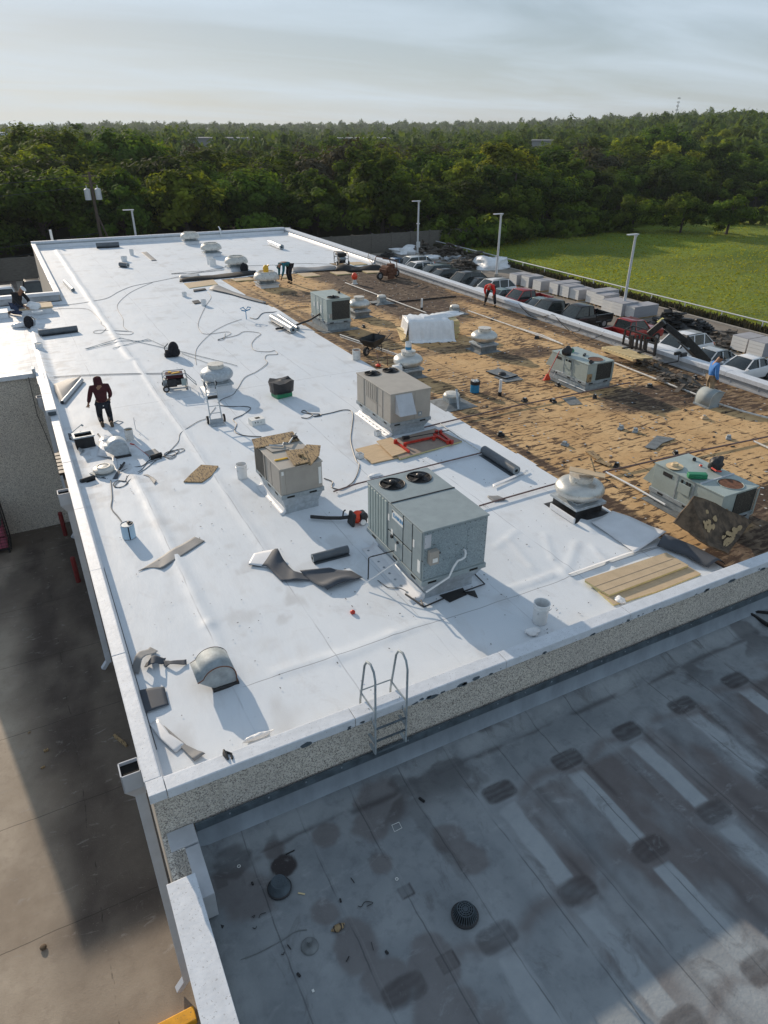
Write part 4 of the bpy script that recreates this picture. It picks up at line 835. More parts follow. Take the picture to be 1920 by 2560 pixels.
cord('cord dropping from the hose reel to the black bag', 'B', [(600, 690), (500, 725), (400, 780), (310, 870), (290, 930), (297, 995)], .011)
cord('long wavering cord from the membrane middle to the vent behind the hand truck', 'B', [(440, 825), (560, 800), (620, 773), (725, 785), (690, 820), (665, 860), (690, 900), (780, 908), (820, 900), (838, 925), (770, 930), (755, 955), (770, 985), (700, 1040), (620, 1080), (575, 1150), (540, 1195), (470, 1225), (440, 1250)], .013)
cord('dark hose looping to the pale grey air conditioner', 'B', [(655, 680), (700, 688), (740, 650), (820, 642), (900, 630), (960, 612), (1050, 605)], .022, 'cabled')
cord('dark hose snaking from the hand truck to the boarded tan air conditioner', 'D', [(235, 530), (330, 540), (470, 540), (505, 560), (440, 610), (355, 650), (385, 690), (370, 755), (450, 790), (600, 800)], .017, 'cabled')
cord('thin cord from the hand truck to the coiled cord heap', 'D', [(205, 545), (170, 590), (130, 640), (50, 670), (0, 700), (1280, 620, 'C'), (1265, 680, 'C'), (1200, 750, 'C'), (1140, 820, 'C')] if False else [(205, 545), (170, 590), (130, 640), (50, 670), (-60, 740), (-105, 780), (-118, 840), (-170, 900), (-240, 970)], .011)
cord('dark hose curling past the big tan air conditioner to the boarded one', 'D', [(945, 635), (1000, 640), (1040, 610), (950, 590), (970, 572), (1020, 600), (1100, 605), (1110, 620), (1050, 625), (1200, 595), (1300, 570), (1370, 575), (1390, 620), (1380, 720), (1370, 830), (1395, 940), (1420, 1010), (1445, 1050), (1400, 1180), (1300, 1250), (1240, 1250), (1205, 1230), (1215, 1190), (1140, 1160)], .017, 'cabled')
cord('heap of coiled grey cord right of the small black roll', 'C', [(1130, 835), (1200, 790), (1300, 765), (1310, 785), (1220, 820), (1150, 825), (1230, 790), (1240, 830), (1190, 855), (1140, 820), (1180, 790), (1270, 780), (1200, 840), (1130, 835)], .012)
cord('looped grey cord trailing below the small black roll', 'C', [(1120, 850), (1000, 890), (930, 960), (830, 1000), (800, 1050), (740, 1040), (700, 1080), (760, 1100), (830, 1060), (760, 1045), (710, 1095), (790, 1090), (850, 1030), (980, 940), (1080, 860)], .012)
cord('dark cord of the power tool by the duct hood', 'C', [(770, 960), (850, 930), (950, 915), (1010, 870), (1080, 850), (1125, 845)], .016, 'cabled')
cord('grey strip of membrane snaking down to the blue-white can', 'C', [(680, 1040), (688, 1120), (692, 1200), (685, 1280), (740, 1350), (775, 1400), (790, 1440)], .022, 'greyl', cat='strip', nm='membrane_strip')
cord('thin cord at the foot of the large blue-grey air conditioner', 'I', [(865, 730), (930, 775), (1000, 780), (1045, 800)], .012)
for i, (lab, pts) in enumerate([('bent pale metal strip pointing left of the black bag', [(630, 985), (895, 903), (1255, 985)]), ('second bent pale metal strip close to the black bag', [(835, 980), (1098, 910), (1250, 978)]), ('thin pale strip alongside the bent metal strips', [(640, 985), (900, 925), (1120, 925)])]):
    cord(lab, 'A', pts, .016, 'galvd', .06, 1, 'metal strip', 'metal_strip', smooth=False)
cord('pale metal strip from the black bag toward the vent behind the hand truck', 'B', [(190, 905), (530, 990), (570, 1002)], .018, 'galvd', .06, 1, 'metal strip', 'metal_strip', smooth=False)
cord('lower pale metal strip from the black bag toward the same vent', 'B', [(200, 918), (350, 975), (535, 1035)], .016, 'galvd', .06, 1, 'metal strip', 'metal_strip', smooth=False)
# pipes over the bare deck
def gpipe(label, c, pts, m='redp', r=.024, z=.09, blocks=0):
    P = [rp(c, x, y, z) for x, y in pts]; t = thing('gas_pipe', label, 'pipe', tuple(P[0]*1.0))
    o = MB().tube([p-P[0] for p in P], r, 8).build('pipe_run', M[m], t, smooth=50)
    if blocks:
        for k in range(blocks):
            a = P[0].lerp(P[-1], (k+.5)/blocks) if len(P) == 2 else P[min(len(P)-1, k+1)]
            MB().box((0, 0, .04), (.16, .10, .08), .4*k).build('pipe_block', M['tar'], t).location = a-P[0]-Vector((0, 0, z))
    return t
gpipe('white conduit across bare deck left of the wheelbarrow', 'E', [(-30, 605), (435, 765)], 'whited', .035)
gpipe('second white conduit close beside the one left of the wheelbarrow', 'E', [(-30, 620), (400, 765)], 'whited', .018)
gpipe('white conduit running past the traffic cone to the wrapped board pile', 'E', [(10, 205), (330, 325), (630, 435)], 'whited', .032)
gpipe('long white and rusty pipe passing right of the lone bulb vent', 'E', [(955, 420), (1240, 520), (1659, 670)], 'whited', .032)
gpipe('long pale pipe running behind the red broom unit to the duct hood', 'G', [(0, 662), (200, 722), (330, 780)], 'whited', .032)
gpipe('long pale pipe between the broom unit and the man in blue', 'G', [(660, 898), (985, 1025), (1195, 1105)], 'whited', .034)
gpipe('pale pipe leaving the right duct hood toward the frame edge', 'G', [(1340, 1165), (1500, 1215), (1680, 1262)], 'whited', .034)
gpipe('dark hose line crossing the bare deck near the pipe stub', 'E', [(210, 368), (400, 352), (640, 330), (860, 310)], 'tar', .035, .05)
gpipe('rusty pipe crossing the bare deck in front of the red broom unit', 'F', [(600, 520), (880, 452), (1280, 360), (1659, 285), (2200, 172)], 'redp', .026, .10)
gpipe('rusty pipe from the straw hat unit toward the right frame edge', 'H', [(520, 608), (880, 528), (1240, 450), (1700, 355)], 'redp', .028, .10)
gpipe('white pipe ending in front of the straw hat air conditioner', 'H', [(530, 605), (740, 715), (950, 835)], 'white', .028, .09)
gpipe('rusty pipe crossing white membrane behind the large blue-grey unit to the big round vent', 'F', [(1040, 1120), (1240, 1060), (1659, 940), (1860, 880)], 'redp', .022, .10)
gpipe('rusty pipe between the two tan and blue-grey air conditioners', 'F', [(-80, 1010), (100, 950), (640, 815), (1055, 712)], 'redp', .022, .10)
gpipe('white conduit slanting from the pipe junction by the roll', 'F', [(740, 490), (880, 590), (1050, 705)], 'whited', .02, .10)
gpipe('pale pipe at the far right edge of the bare deck', 'H', [(1560, 395), (1680, 450)], 'whited', .03, .08)

def pail(label, c, x, y, r=.145, h=.37, m='white', band=None, lid=None, handle=True, group='pails and cans', tr=0, z=.035):
    p = rp(c, x, y, z); t = thing('pail', label, 'bucket', tuple(p), tr, group)
    MB().lathe([(r*.88, 0), (r*.9, .01), (r*.97, h*.75), (r*1.05, h*.76), (r*1.05, h*.82), (r*.99, h*.83), (r*1.02, h*.95), (r*1.06, h*.955), (r*1.06, h), (r*.95, h), (r*.93, h*.97), (r*.84, .03), (0, .03)] if handle else [(r, 0), (r, h), (r*1.03, h), (r*1.03, h-.015), (r*.92, h-.015), (r*.9, .03), (0, .03)], 28).build('pail_body', M[m], t, smooth=40)
    if band: MB().lathe([(r*.99+.004, h*.10), (r*1.0+.004, h*.88)], 28).build('wrap_label', M[band], t, smooth=40)
    if lid: MB().cyl((0, 0, h*.90), (0, 0, h*.91), r*.93, n=24).build('contents', M[lid], t)
    if handle: MB().tube([(r*1.06*math.cos(q), r*1.06*math.sin(q)*.35-r*.7, h*.72-abs(math.sin(q))*h*.25) for q in np.linspace(0, math.pi, 10)], .005, 5).build('handle', M['galvd'], t)
    return t
pail('empty white plastic pail on membrane beside the boarded tan air conditioner', 'D', 436, 1155, .15, .42)
pail('tall white plastic pail near the front parapet by the insulation boards', 'K', 412, 685, .155, .46, 'white')
pail('paint-stained tin can with brown lid left of the leaning grey strap', 'C', 848, 690, .125, .36, 'whited', None, 'plyd', False)
pail('white paint can at the membrane edge beside the bare deck', 'B', 1368, 960, .17, .42, 'whited', None, 'rustm', False)
pail('round white tub alone on the shiny wing roof', 'A', 293, 985, .16, .26, 'white', None, 'galvd', False)
pail('small white tub left of the dark slab on the white roof', 'B', 218, 538, .14, .24, 'white')
pail('small white tub right of the flat black tray', 'B', 348, 598, .15, .30, 'white')
pail('white pail at the back of the pair beside the third wide vent', 'B', 392, 322, .24, .50, 'white', None, None, False)
pail('white pail at the front of the pair beside the third wide vent', 'B', 408, 336, .24, .48, 'white', None, None, False)
pail('small white pail farthest back on the rear white roof', 'A', 978, 290, .16, .42, 'white')
pail('white pail behind the short dark roll on the rear roof', 'A', 922, 335, .22, .34, 'white')
can = pail('blue-white adhesive can standing alone on membrane near the left parapet', 'J', 497, 495, .145, .37, 'galv', 'bluelab' if False else 'rtul', None, False)
c2 = MB().lathe([(.146*1.0+.008, .02), (.146+.008, .345)], 28).build('wrap_label', mat('pale_blue_label', (.42, .58, .70), .5), can, smooth=40)
MB().bb(-.012, .012, -.160, -.150, .02, .345).build('label_stripe', M['navy'], c2); MB().sphere((.05, .03, .38), .05, 10, sz=.5).box((.08, -.02, .375), (.09, .06, .02), .5).build('can_nozzle', M['blkm'], can)
MB().cyl((0, 0, .352), (0, 0, .358), .13, n=24).build('can_top', M['galv'], can)
bb_ = pail('bright blue bucket full of rags standing on bare deck', 'E', 1003, 1043, .17, .42, 'blue', None, 'blk', False)
MB().lathe([(.18, .30), (.185, .42), (.17, .42)], 24).build('rim_band', M['blk'], bb_); o = MB(); [o.sphere((rng.uniform(-.1, .1), rng.uniform(-.1, .1), .42), .06, 8) for k in range(6)]; o.build('rags', M['whited'], bb_)
vt = pail('blue-white can standing on the round vent behind the big tan unit', 'E', 476, 810, .12, .34, 'white', None, None, False, z=0); vt.location = (13.0, 22.9, 1.0); MB().lathe([(.124, .05), (.124, .16)], 24).build('label_band', M['blue'], vt)
jug = thing('jug', 'big white plastic jug beside the round vent behind the big tan unit', 'jug', (12.35, 22.6, .03)); MB().box((0, 0, .28), (.42, .30, .56), taper=.8).cyl((.1, 0, .56), (.1, 0, .62), .05).build('jug_body', M['white'], jug, bevel=.06)
for lab, c, x, y, s in (('small white square tub beside the big tan air conditioner curb', 'D', 1605, 790, .17), ('small white square tub at the corner of the plywood sheets', 'D', 1452, 985, .17)):
    p = rp(c, x, y); t = thing('square_tub', lab, 'tub', tuple(p), .2); o = MB()
    for a in ((-s/2, -s/2+.008, -s/2, s/2), (s/2-.008, s/2, -s/2, s/2), (-s/2, s/2, -s/2, -s/2+.008), (-s/2, s/2, s/2-.008, s/2)): o.bb(*a, 0, s*.9)
    o.bb(-s/2, s/2, -s/2, s/2, 0, .01).build('tub_body', M['white'], t); MB().bb(-.05, .05, -s/2-.003, -s/2, .03, .10).build('tub_label', M['paper'], t)
# rolls
def roll(label, c, a, b_, r, m='memr', hollow=True, group='rolls of roofing membrane', endm='galvd', z=.035):
    A = rp(c, *a, z+r); B_ = rp(c, *b_, z+r); t = thing('membrane_roll', label, 'roll', tuple(A), 0, group); D = B_-A; n = 22
    o = MB(); o.cyl((0, 0, 0), D, r, n=n, caps=False); d = D.normalized()
    fl = D.normalized().cross(Vector((0, 0, 1)))
    o.sheet([[Vector((0, 0, -r+.004))+D*f_+fl*g for f_ in (0, 1)] for g in (0, r*1.5)]); ob = o.build('roll_body', M[m], t, smooth=50)
    for q, s_ in ((Vector((0, 0, 0)), 1), (D, -1)):
        e = MB()
        for k, rr in enumerate((1.0, .8, .6)): e.cyl(q+d*s_*(.004+.006*k), q+d*s_*(.010+.006*k), r*rr*.985, n=n)
        MB().cyl(q-d*s_*.004, q-d*s_*.001, r*.36, n=14).build('core', M['dark'], e.build('roll_end', M[endm], t))
    return t
roll('dark roll of membrane lying in shade left of the large blue-grey air conditioner', 'I', (455, 592), (678, 535), .095, 'memr')
roll('long dark roll lying on shaded membrane toward the bare deck', 'F', (1075, 690), (1325, 850), .13, 'memr')
roll('shiny silver roll of membrane beside the bare deck edge', 'B', (805, 680), (945, 762), .17, 'roll2')
roll('thinner silver roll tucked behind the shiny one', 'B', (850, 668), (975, 752), .10, 'roll2')
roll('long dark roll on the shiny wing roof', 'A', (285, 868), (572, 832), .14, 'memr')
roll('long dark roll far back on the rear white roof', 'A', (712, 218), (882, 210), .20, 'memr')
roll('short dark roll beside the far white pail', 'A', (890, 358), (948, 364), .16, 'memr')
roll('white tube lying near the wing parapet corner', 'A', (478, 485), (542, 548), .11, 'white')
roll('white plastic-wrapped roll on the rear white roof', 'B', (788, 175), (868, 208), .20, 'wrap')
roll('small black roll on a grey sheet above the heap of cord', 'C', (1018, 845), (1118, 812), .06, 'rub')
roll('small black roll near the left parapet below the removed vent cap', 'C', (418, 1050), (540, 1010), .06, 'rub')
# flat sheets and scraps, curled polygons with thickness
def scrap(label, pts, m='greyl', z=.045, curl=None, th=.004, cat='scrap', nm='membrane_scrap', group='membrane scraps', nseg=10, m2=None):
    """pts: (edge A points, edge B points) in roof metres; ruled sheet between them; curl(u, v) lifts it"""
    A, B_ = pts; g = []
    for i in range(nseg+1):
        u = i/nseg; ia = u*(len(A)-1); k = min(int(ia), len(A)-2); a = Vector(A[k]).lerp(Vector(A[k+1]), ia-k)
        ib = u*(len(B_)-1); k = min(int(ib), len(B_)-2); b_ = Vector(B_[k]).lerp(Vector(B_[k+1]), ib-k); row = []
        for j in range(7):
            v = j/6; p = a.lerp(b_, v); row.append(Vector((p.x, p.y, p.z+(curl(u, v) if curl else 0))))
        g.append(row)
    o = MB().sheet(g).build(nm, [M[m]]+([M[m2]] if m2 else []), smooth=70, solid=th)
    if m2: o.modifiers['thick'].material_offset = 1; o.modifiers['thick'].offset = -1
    return one(o, label, cat, group)
def PP(c, pts, z=.045): return [rp(c, x, y, z) for x, y in pts]
scrap('long grey membrane scrap across the seam ridge, tapering to a point', (PP('J', [(570, 788), (850, 612), (1060, 490)]), PP('J', [(690, 752), (780, 772), (1150, 527)])), 'greyl', curl=lambda u, v: .025*math.exp(-((u-.55)/.10)**2))
scrap('square grey scrap half in the shadow of the left parapet', (PP('L', [(165, 582), (172, 700), (192, 788)]), PP('L', [(386, 548), (405, 630), (425, 704)])), 'grey', curl=lambda u, v: .02+.03*math.sin(math.pi*v)*.6)
scrap('folded white and grey strip near the front left roof corner', (PP('L', [(255, 870), (340, 990), (480, 1118)]), PP('L', [(330, 822), (430, 960), (566, 1045)])), 'mem', curl=lambda u, v: .02*math.sin(math.pi*u)+.01, group='folded strips')
scrap('narrow grey strip end pointing at the front coping', (PP('L', [(375, 880), (520, 1060), (645, 1196)]), PP('L', [(385, 885), (575, 1050), (740, 1130)])), 'greyl', curl=lambda u, v: .012+.02*(u > .85), group='folded strips')
scrap('light grey rectangular sheet on the rear white roof', (PP('A', [(1045, 268), (1125, 332)]), PP('A', [(1085, 264), (1163, 330)])), 'greyl')
scrap('pointed grey scrap right of the small vent cap', (PP('C', [(955, 990), (1010, 1010), (1060, 1078)]), PP('C', [(1000, 988), (1050, 1020), (1078, 1050)])), 'greyl', curl=lambda u, v: .03*v*u)
scrap('dark shovel-shaped scrap by the left parapet', (PP('C', [(280, 690), (300, 635)]), PP('C', [(345, 695), (362, 645)])), 'grey', curl=lambda u, v: .02)
scrap('curled shiny scrap behind the black curb box', (PP('C', [(320, 680), (370, 630), (410, 628)]), PP('C', [(350, 700), (400, 690), (440, 640)])), 'roll2', curl=lambda u, v: .08*math.sin(math.pi*v))
scrap('small curled silver scrap below the black curb box', (PP('C', [(390, 760), (415, 820)]), PP('C', [(420, 765), (458, 780)])), 'roll2', curl=lambda u, v: .05*math.sin(math.pi*v))
scrap('dark triangular scrap under the removed vent cap', (PP('C', [(550, 1010), (640, 1025)]), PP('C', [(600, 1000), (640, 1022)])), 'grey')
scrap('grey-blue scrap below the small vent cap', (PP('C', [(695, 1028), (740, 965)]), PP('C', [(740, 1025), (765, 965)])), 'grey', curl=lambda u, v: .03*u)
scrap('white membrane sheet under the duct hood and tools', (PP('C', [(560, 830), (690, 850), (730, 980)]), PP('C', [(600, 660), (720, 780), (745, 985)])), 'mem', z=.05, curl=lambda u, v: .02)
scrap('grey sheet beneath the small black roll', (PP('C', [(965, 795), (1020, 850)]), PP('C', [(1060, 765), (1115, 810)])), 'greyl')
for k, (lab, a, b_, h) in enumerate([('grey membrane strip curling up out of the left parapet shadow', [(90, 420), (160, 340), (262, 205)], [(160, 440), (215, 375), (330, 240)], .20), ('grey membrane strip trailing from the front duct hood', [(350, 320), (440, 345), (575, 312)], [(395, 380), (440, 372), (578, 358)], .05), ('crumpled dark loop of membrane beside the left parapet', [(210, 380), (300, 405), (380, 350)], [(230, 340), (300, 330), (400, 300)], .14)]):
    scrap(lab, (PP('L', a), PP('L', b_)), 'grey' if k else 'greyl', curl=lambda u, v, h=h: .02+h*math.sin(math.pi*u)**2, group='curled strips by the left parapet')
# the big curled sheet in front of the grey unit
g = []; a0 = [rp('I', 55, 640), rp('I', 170, 655), rp('I', 265, 745), rp('I', 460, 738)]; a1 = [rp('I', 90, 570), rp('I', 235, 560), rp('I', 340, 690), rp('I', 395, 690)]
scrap('white end of the arched membrane piece, lying flat', ([rp('I', 52, 638), rp('I', 110, 648), rp('I', 172, 656)], [rp('I', 88, 572), rp('I', 150, 562), rp('I', 222, 556)]), 'mem', z=.05, curl=lambda u, v: .04+.05*u*v)
scrap('long grey membrane piece arched up like a wave, white underside showing', ([a0[0], a0[1], a0[2], rp('I', 350, 742), a0[3]], [a1[0], a1[1], rp('I', 300, 640), a1[2], rp('I', 430, 700)]), 'grey', curl=lambda u, v: .03+.12*math.exp(-((u-.27)/.08)**2)*(.3+.7*v)+.04*math.exp(-((u-.75)/.12)**2), nseg=26)
scrap('wide dark grey membrane piece with a rolled right end', ([rp('I', 375, 690), rp('I', 470, 760), rp('I', 550, 808)], [rp('I', 560, 672), rp('I', 700, 680), rp('I', 772, 722)]), 'grey', curl=lambda u, v: .04+.12*math.exp(-((u-.85)/.22)**2)*math.sin(math.pi*min(1, v*1.0+.12))+.05*math.exp(-(u/.12)**2), nseg=22)
scrap('rolled silvery membrane sheet lying by the west parapet cover box', (PP('C', [(190, 215), (210, 300), (250, 375)]), PP('C', [(320, 170), (400, 185), (436, 165)])), 'greyl', curl=lambda u, v: .03+.12*math.sin(math.pi*u)*.6+.10*v*u, nseg=16)
roll('rolled silver edge of the sheet by the west cover box', 'C', (262, 368), (430, 172), .07, 'roll2', endm='grey')
scrap('small grey pointed membrane tab on the seam near the rusty pipe', (PP('F', [(1100, 1050), (1150, 1088), (1230, 1080)]), PP('F', [(1110, 1045), (1180, 1040), (1240, 1065)])), 'greyl', curl=lambda u, v: .03*math.sin(math.pi*v))
scrap('thin white strip lying across the shaded membrane', (PP('F', [(1140, 965), (1250, 920), (1400, 850)]), PP('F', [(1145, 985), (1260, 935), (1415, 862)])), 'mem', curl=lambda u, v: .04, group='thin strips')
scrap('loose membrane sheet bent up at the edge by the big round vent', ([rp('K', 690, 150), rp('K', 770, 205), rp('K', 850, 262), rp('K', 930, 320), ], [rp('K', 808, 98), rp('K', 900, 135), rp('K', 1010, 195), rp('K', 1096, 235)]), 'mem', z=.05, curl=lambda u, v: .05+.10*v*math.sin(math.pi*u*.5+.6)*.7+.10*u*u*v, nseg=16, group='loose membrane flaps')
scrap('white membrane edge lifted above the insulation boards', (PP('K', [(575, 437), (760, 375), (900, 325), (1045, 285)]), PP('K', [(568, 428), (752, 362), (890, 312), (1052, 275)])), 'mem', curl=lambda u, v: .015+.04*(1-v), nseg=14, group='loose membrane flaps')
scrap('grey folded-back membrane at the front edge beside the insulation boards', ([rp('K', 1050, 285), rp('K', 1200, 335), rp('K', 1330, 405)], [rp('K', 1110, 228), rp('K', 1270, 300), rp('K', 1425, 385)]), 'grey', curl=lambda u, v: .06+.16*math.sin(math.pi*v), nseg=14, group='loose membrane flaps')
# membrane pulled back along the top of the bare deck
def fold(lab, a, b_, h, m='mem'): return scrap(lab, (a, b_), m, curl=lambda u, v: .03+h*math.sin(math.pi*v)**1.2*(.7+.3*math.sin(u*9)), nseg=30, group='membrane pulled back at the torn edge', m2='rub')
fold('black-edged membrane fold beside the fourth wide vent', PP('B', [(185, 445), (400, 425), (560, 410), (695, 392)]), PP('B', [(190, 425), (380, 402), (500, 385), (695, 372)]), .16, 'rub')
fold('grey folded membrane strip right of the man in teal', PP('B', [(945, 382), (1100, 370), (1240, 362)]), PP('B', [(920, 350), (1050, 345), (1210, 340)]), .18, 'greyl')
fold('dark rolled membrane edge left of the cutter machine', PP('Q', [(820, 632), (1000, 640), (1370, 630)]), PP('Q', [(880, 592), (1100, 590), (1300, 602)]), .30, 'rub')
scrap('silver corner of membrane folded over by the rear plywood', (PP('B', [(180, 410), (310, 415)]), PP('B', [(190, 398), (315, 390)])), 'roll2', curl=lambda u, v: .05)
scrap('grey pointed flap curling along the torn membrane edge', (PP('B', [(380, 495), (520, 525), (640, 560), (760, 590)]), PP('B', [(440, 465), (540, 510), (650, 545), (765, 580)])), 'greyl', z=.06, curl=lambda u, v: .05+.10*math.sin(math.pi*v)*(1-u), nseg=16)
def board(label, c, quad, th=.05, m='ply', z=.02, edge=None, group='boards', rx=0, cat='board', nm='board'):
    Q = [rp(c, x, y, z) for x, y in quad]; o = MB(); n = len(Q)
    t = thing(nm, label, cat, tuple(Q[0]), 0, group); V = [(q.x-Q[0].x, q.y-Q[0].y) for q in Q]
    MB().prism(V, .0, th*.9).build('board_core', M[edge or m], t); cx_ = sum(v[0] for v in V)/n; cy_ = sum(v[1] for v in V)/n
    MB().prism([(cx_+(v[0]-cx_)*1.004, cy_+(v[1]-cy_)*1.004) for v in V], th*.9, th).build('board_face', M[m], t); return t
board('lowest tan insulation board beside the front parapet', 'K', [(815, 600), (660, 462), (1100, 318), (1290, 432), (1050, 528)], .04, 'foamf', .04, 'foam')
board('upper tan insulation board with grooves by the front parapet', 'K', [(790, 550), (658, 470), (1100, 318), (1222, 388)], .05, 'foamf', .09, 'foam')
o = MB(); 
for k in (.33, .66):
    a = rp('K', 790-132*k, 550-80*k, .143); b_ = rp('K', 1222-122*k, 388-70*k, .143); o.bar(a, b_, .007, .003)
one(o.build('board_groove', M['foamg']), 'grooves scored along the upper tan insulation board', 'groove')
board('pale plywood sheet nearest the boarded tan unit', 'F', [(215, 800), (88, 690), (250, 650), (460, 745)], .03, 'ply', .04, 'ply')
board('pale plywood piece lying over two other sheets', 'F', [(370, 745), (250, 628), (360, 600), (500, 705)], .03, 'ply', .10, 'ply')
board('large brown-faced insulation board under the red steel cart', 'F', [(430, 768), (300, 640), (700, 535), (905, 632)], .05, 'foamg', .05, 'foam')
board('dark stained plywood offcut alone on the white roof', 'C', [(1310, 1058), (1375, 990), (1462, 912), (1610, 922), (1555, 1000), (1470, 1060)], .03, 'plyd', .04, 'plyd')
board('tan insulation board at the torn edge left of the teal worker', 'B', [(250, 487), (215, 455), (410, 430), (440, 460)], .05, 'foamf', .02, 'foam')
board('second tan board along the torn edge near the fourth wide vent', 'B', [(560, 440), (530, 425), (650, 416), (680, 430)], .05, 'foamf', .02, 'foam')
board('tan board along the torn edge behind the worker in teal', 'B', [(870, 418), (865, 400), (905, 398), (925, 414)], .05, 'foamf', .02, 'foam')
board('tan board right of the worker in teal', 'Q', [(460, 710), (380, 670), (560, 662), (650, 695)], .06, 'foamf', .02, 'foam')
board('tan board below the black generator', 'Q', [(840, 685), (760, 652), (940, 648), (1008, 672)], .06, 'foamf', .02, 'foam')
board('tan board by the cutter machine', 'Q', [(1190, 665), (1130, 640), (1340, 636), (1400, 655)], .06, 'foamf', .02, 'foam')
board('brown board under the black generator', 'Q', [(860, 580), (755, 550), (900, 545), (990, 575)], .03, 'plyd', .04, 'plyd')
board('yellow insulation board right of the black generator', 'Q', [(1040, 570), (975, 540), (1110, 535), (1195, 562)], .05, 'foamf', .04, 'foam')
board('black flat tray on the rear roof left of the small white tub', 'B', [(285, 590), (268, 572), (310, 565), (328, 583)], .04, 'blk', .04, 'blk', cat='tray', nm='tray')
board('black strip board near the torn corner of the roof', 'B', [(280, 508), (276, 498), (355, 488), (363, 496)], .06, 'blk', .04, 'blk')
board('dark grey square flashing sheet on bare deck left of the broom unit', 'E', [(1240, 945), (1088, 890), (1190, 870), (1335, 920)], .04, 'lead', .05, 'tar', cat='flashing', nm='flashing_sheet')
board('lighter grey flashing sheet under the dark square one', 'E', [(1240, 972), (1150, 930), (1290, 900), (1378, 950)], .015, 'lead', .02, 'lead', cat='flashing', nm='flashing_sheet')
MB().sphere(rp('E', 1215, 905, .12), .16, 12, sz=.5).build('vent_stub', M['tar']); one(bpy.data.objects['vent_stub'], 'black tarred stub in the middle of the dark square flashing', 'vent')
board('grey patch of old membrane on bare deck near the top right', 'H', [(880, 455), (805, 440), (890, 360), (1020, 380), (930, 410)], .02, 'lead', .03, 'lead')
board('green-grey square patch on bare deck in front of the broom unit', 'H', [(290, 148), (235, 100), (320, 85), (375, 140)], .01, 'lead', .02, 'lead')
board('brown broken board left of the straw hat unit', 'H', [(480, 530), (395, 470), (450, 465), (500, 515)], .03, 'plyd', .04)
board('narrow stained board beside the broken brown one', 'H', [(560, 575), (455, 535), (490, 528), (580, 560)], .03, 'plyd', .03)
# torn piece of old roofing leaning on the straw hat unit
t = thing('old_roof_piece', 'big torn piece of brown old roofing leaning on the straw hat unit', 'debris', (13.0, 7.9, 0)); q = [(-.55, .0, .12), (-.25, .48, .62), (1.05, .02, .62), (1.35, .10, .40), (.95, -.42, .02), (.55, -.42, .05), (.0, -.25, .0)]
A = [aty(*px('H', 1010, 950), 8.86), aty(*px('H', 1150, 770), 8.84), aty(*px('H', 1540, 950), 8.84), aty(*px('H', 1370, 1180), 7.85), aty(*px('H', 1200, 1090), 8.2)]
A = [Vector((a.x, a.y, max(.02, a.z))) for a in A]; rr = random.Random(4); pts = []
for i in range(5):
    a, b_ = A[i], A[(i+1) % 5]
    for k in range(6): p = a.lerp(b_, k/6); pts.append(p+Vector((rr.uniform(-.03, .03), 0, rr.uniform(-.02, .03)))-Vector((13, 7.9, 0)))
o = MB(); o.add(pts, [tuple(range(len(pts)))]); o = o.build('torn_sheet', M['rustpanel'], t, solid=.05)
D0 = Vector((13, 7.9, 0)); b_ = MB(); nrm = (A[3]-A[0]).cross(A[1]-A[0]).normalized(); nrm = nrm if nrm.dot(A[0]-C_O) < 0 else -nrm
for k in range(34):
    cu, cv = (rr.gauss(.80, .08), rr.gauss(.45, .16)) if rr.random() < .65 else (rr.gauss(.22, .07), rr.gauss(.5, .15)); r0 = rr.uniform(.02, .055)
    V = []
    for q in np.linspace(0, 6.28, 9, endpoint=False):
        u = min(.97, max(.03, cu+r0*rr.uniform(.7, 1.2)*math.cos(q))); v = min(.95, max(.05, cv+1.6*r0*rr.uniform(.7, 1.2)*math.sin(q)))
        V.append((A[4].lerp(A[3], u)).lerp(A[1].lerp(A[2], u), v)+nrm*.06-D0)
    b_.add(V, [tuple(range(9))])
b_.build('tan_patches', M['tanpatch'], t)
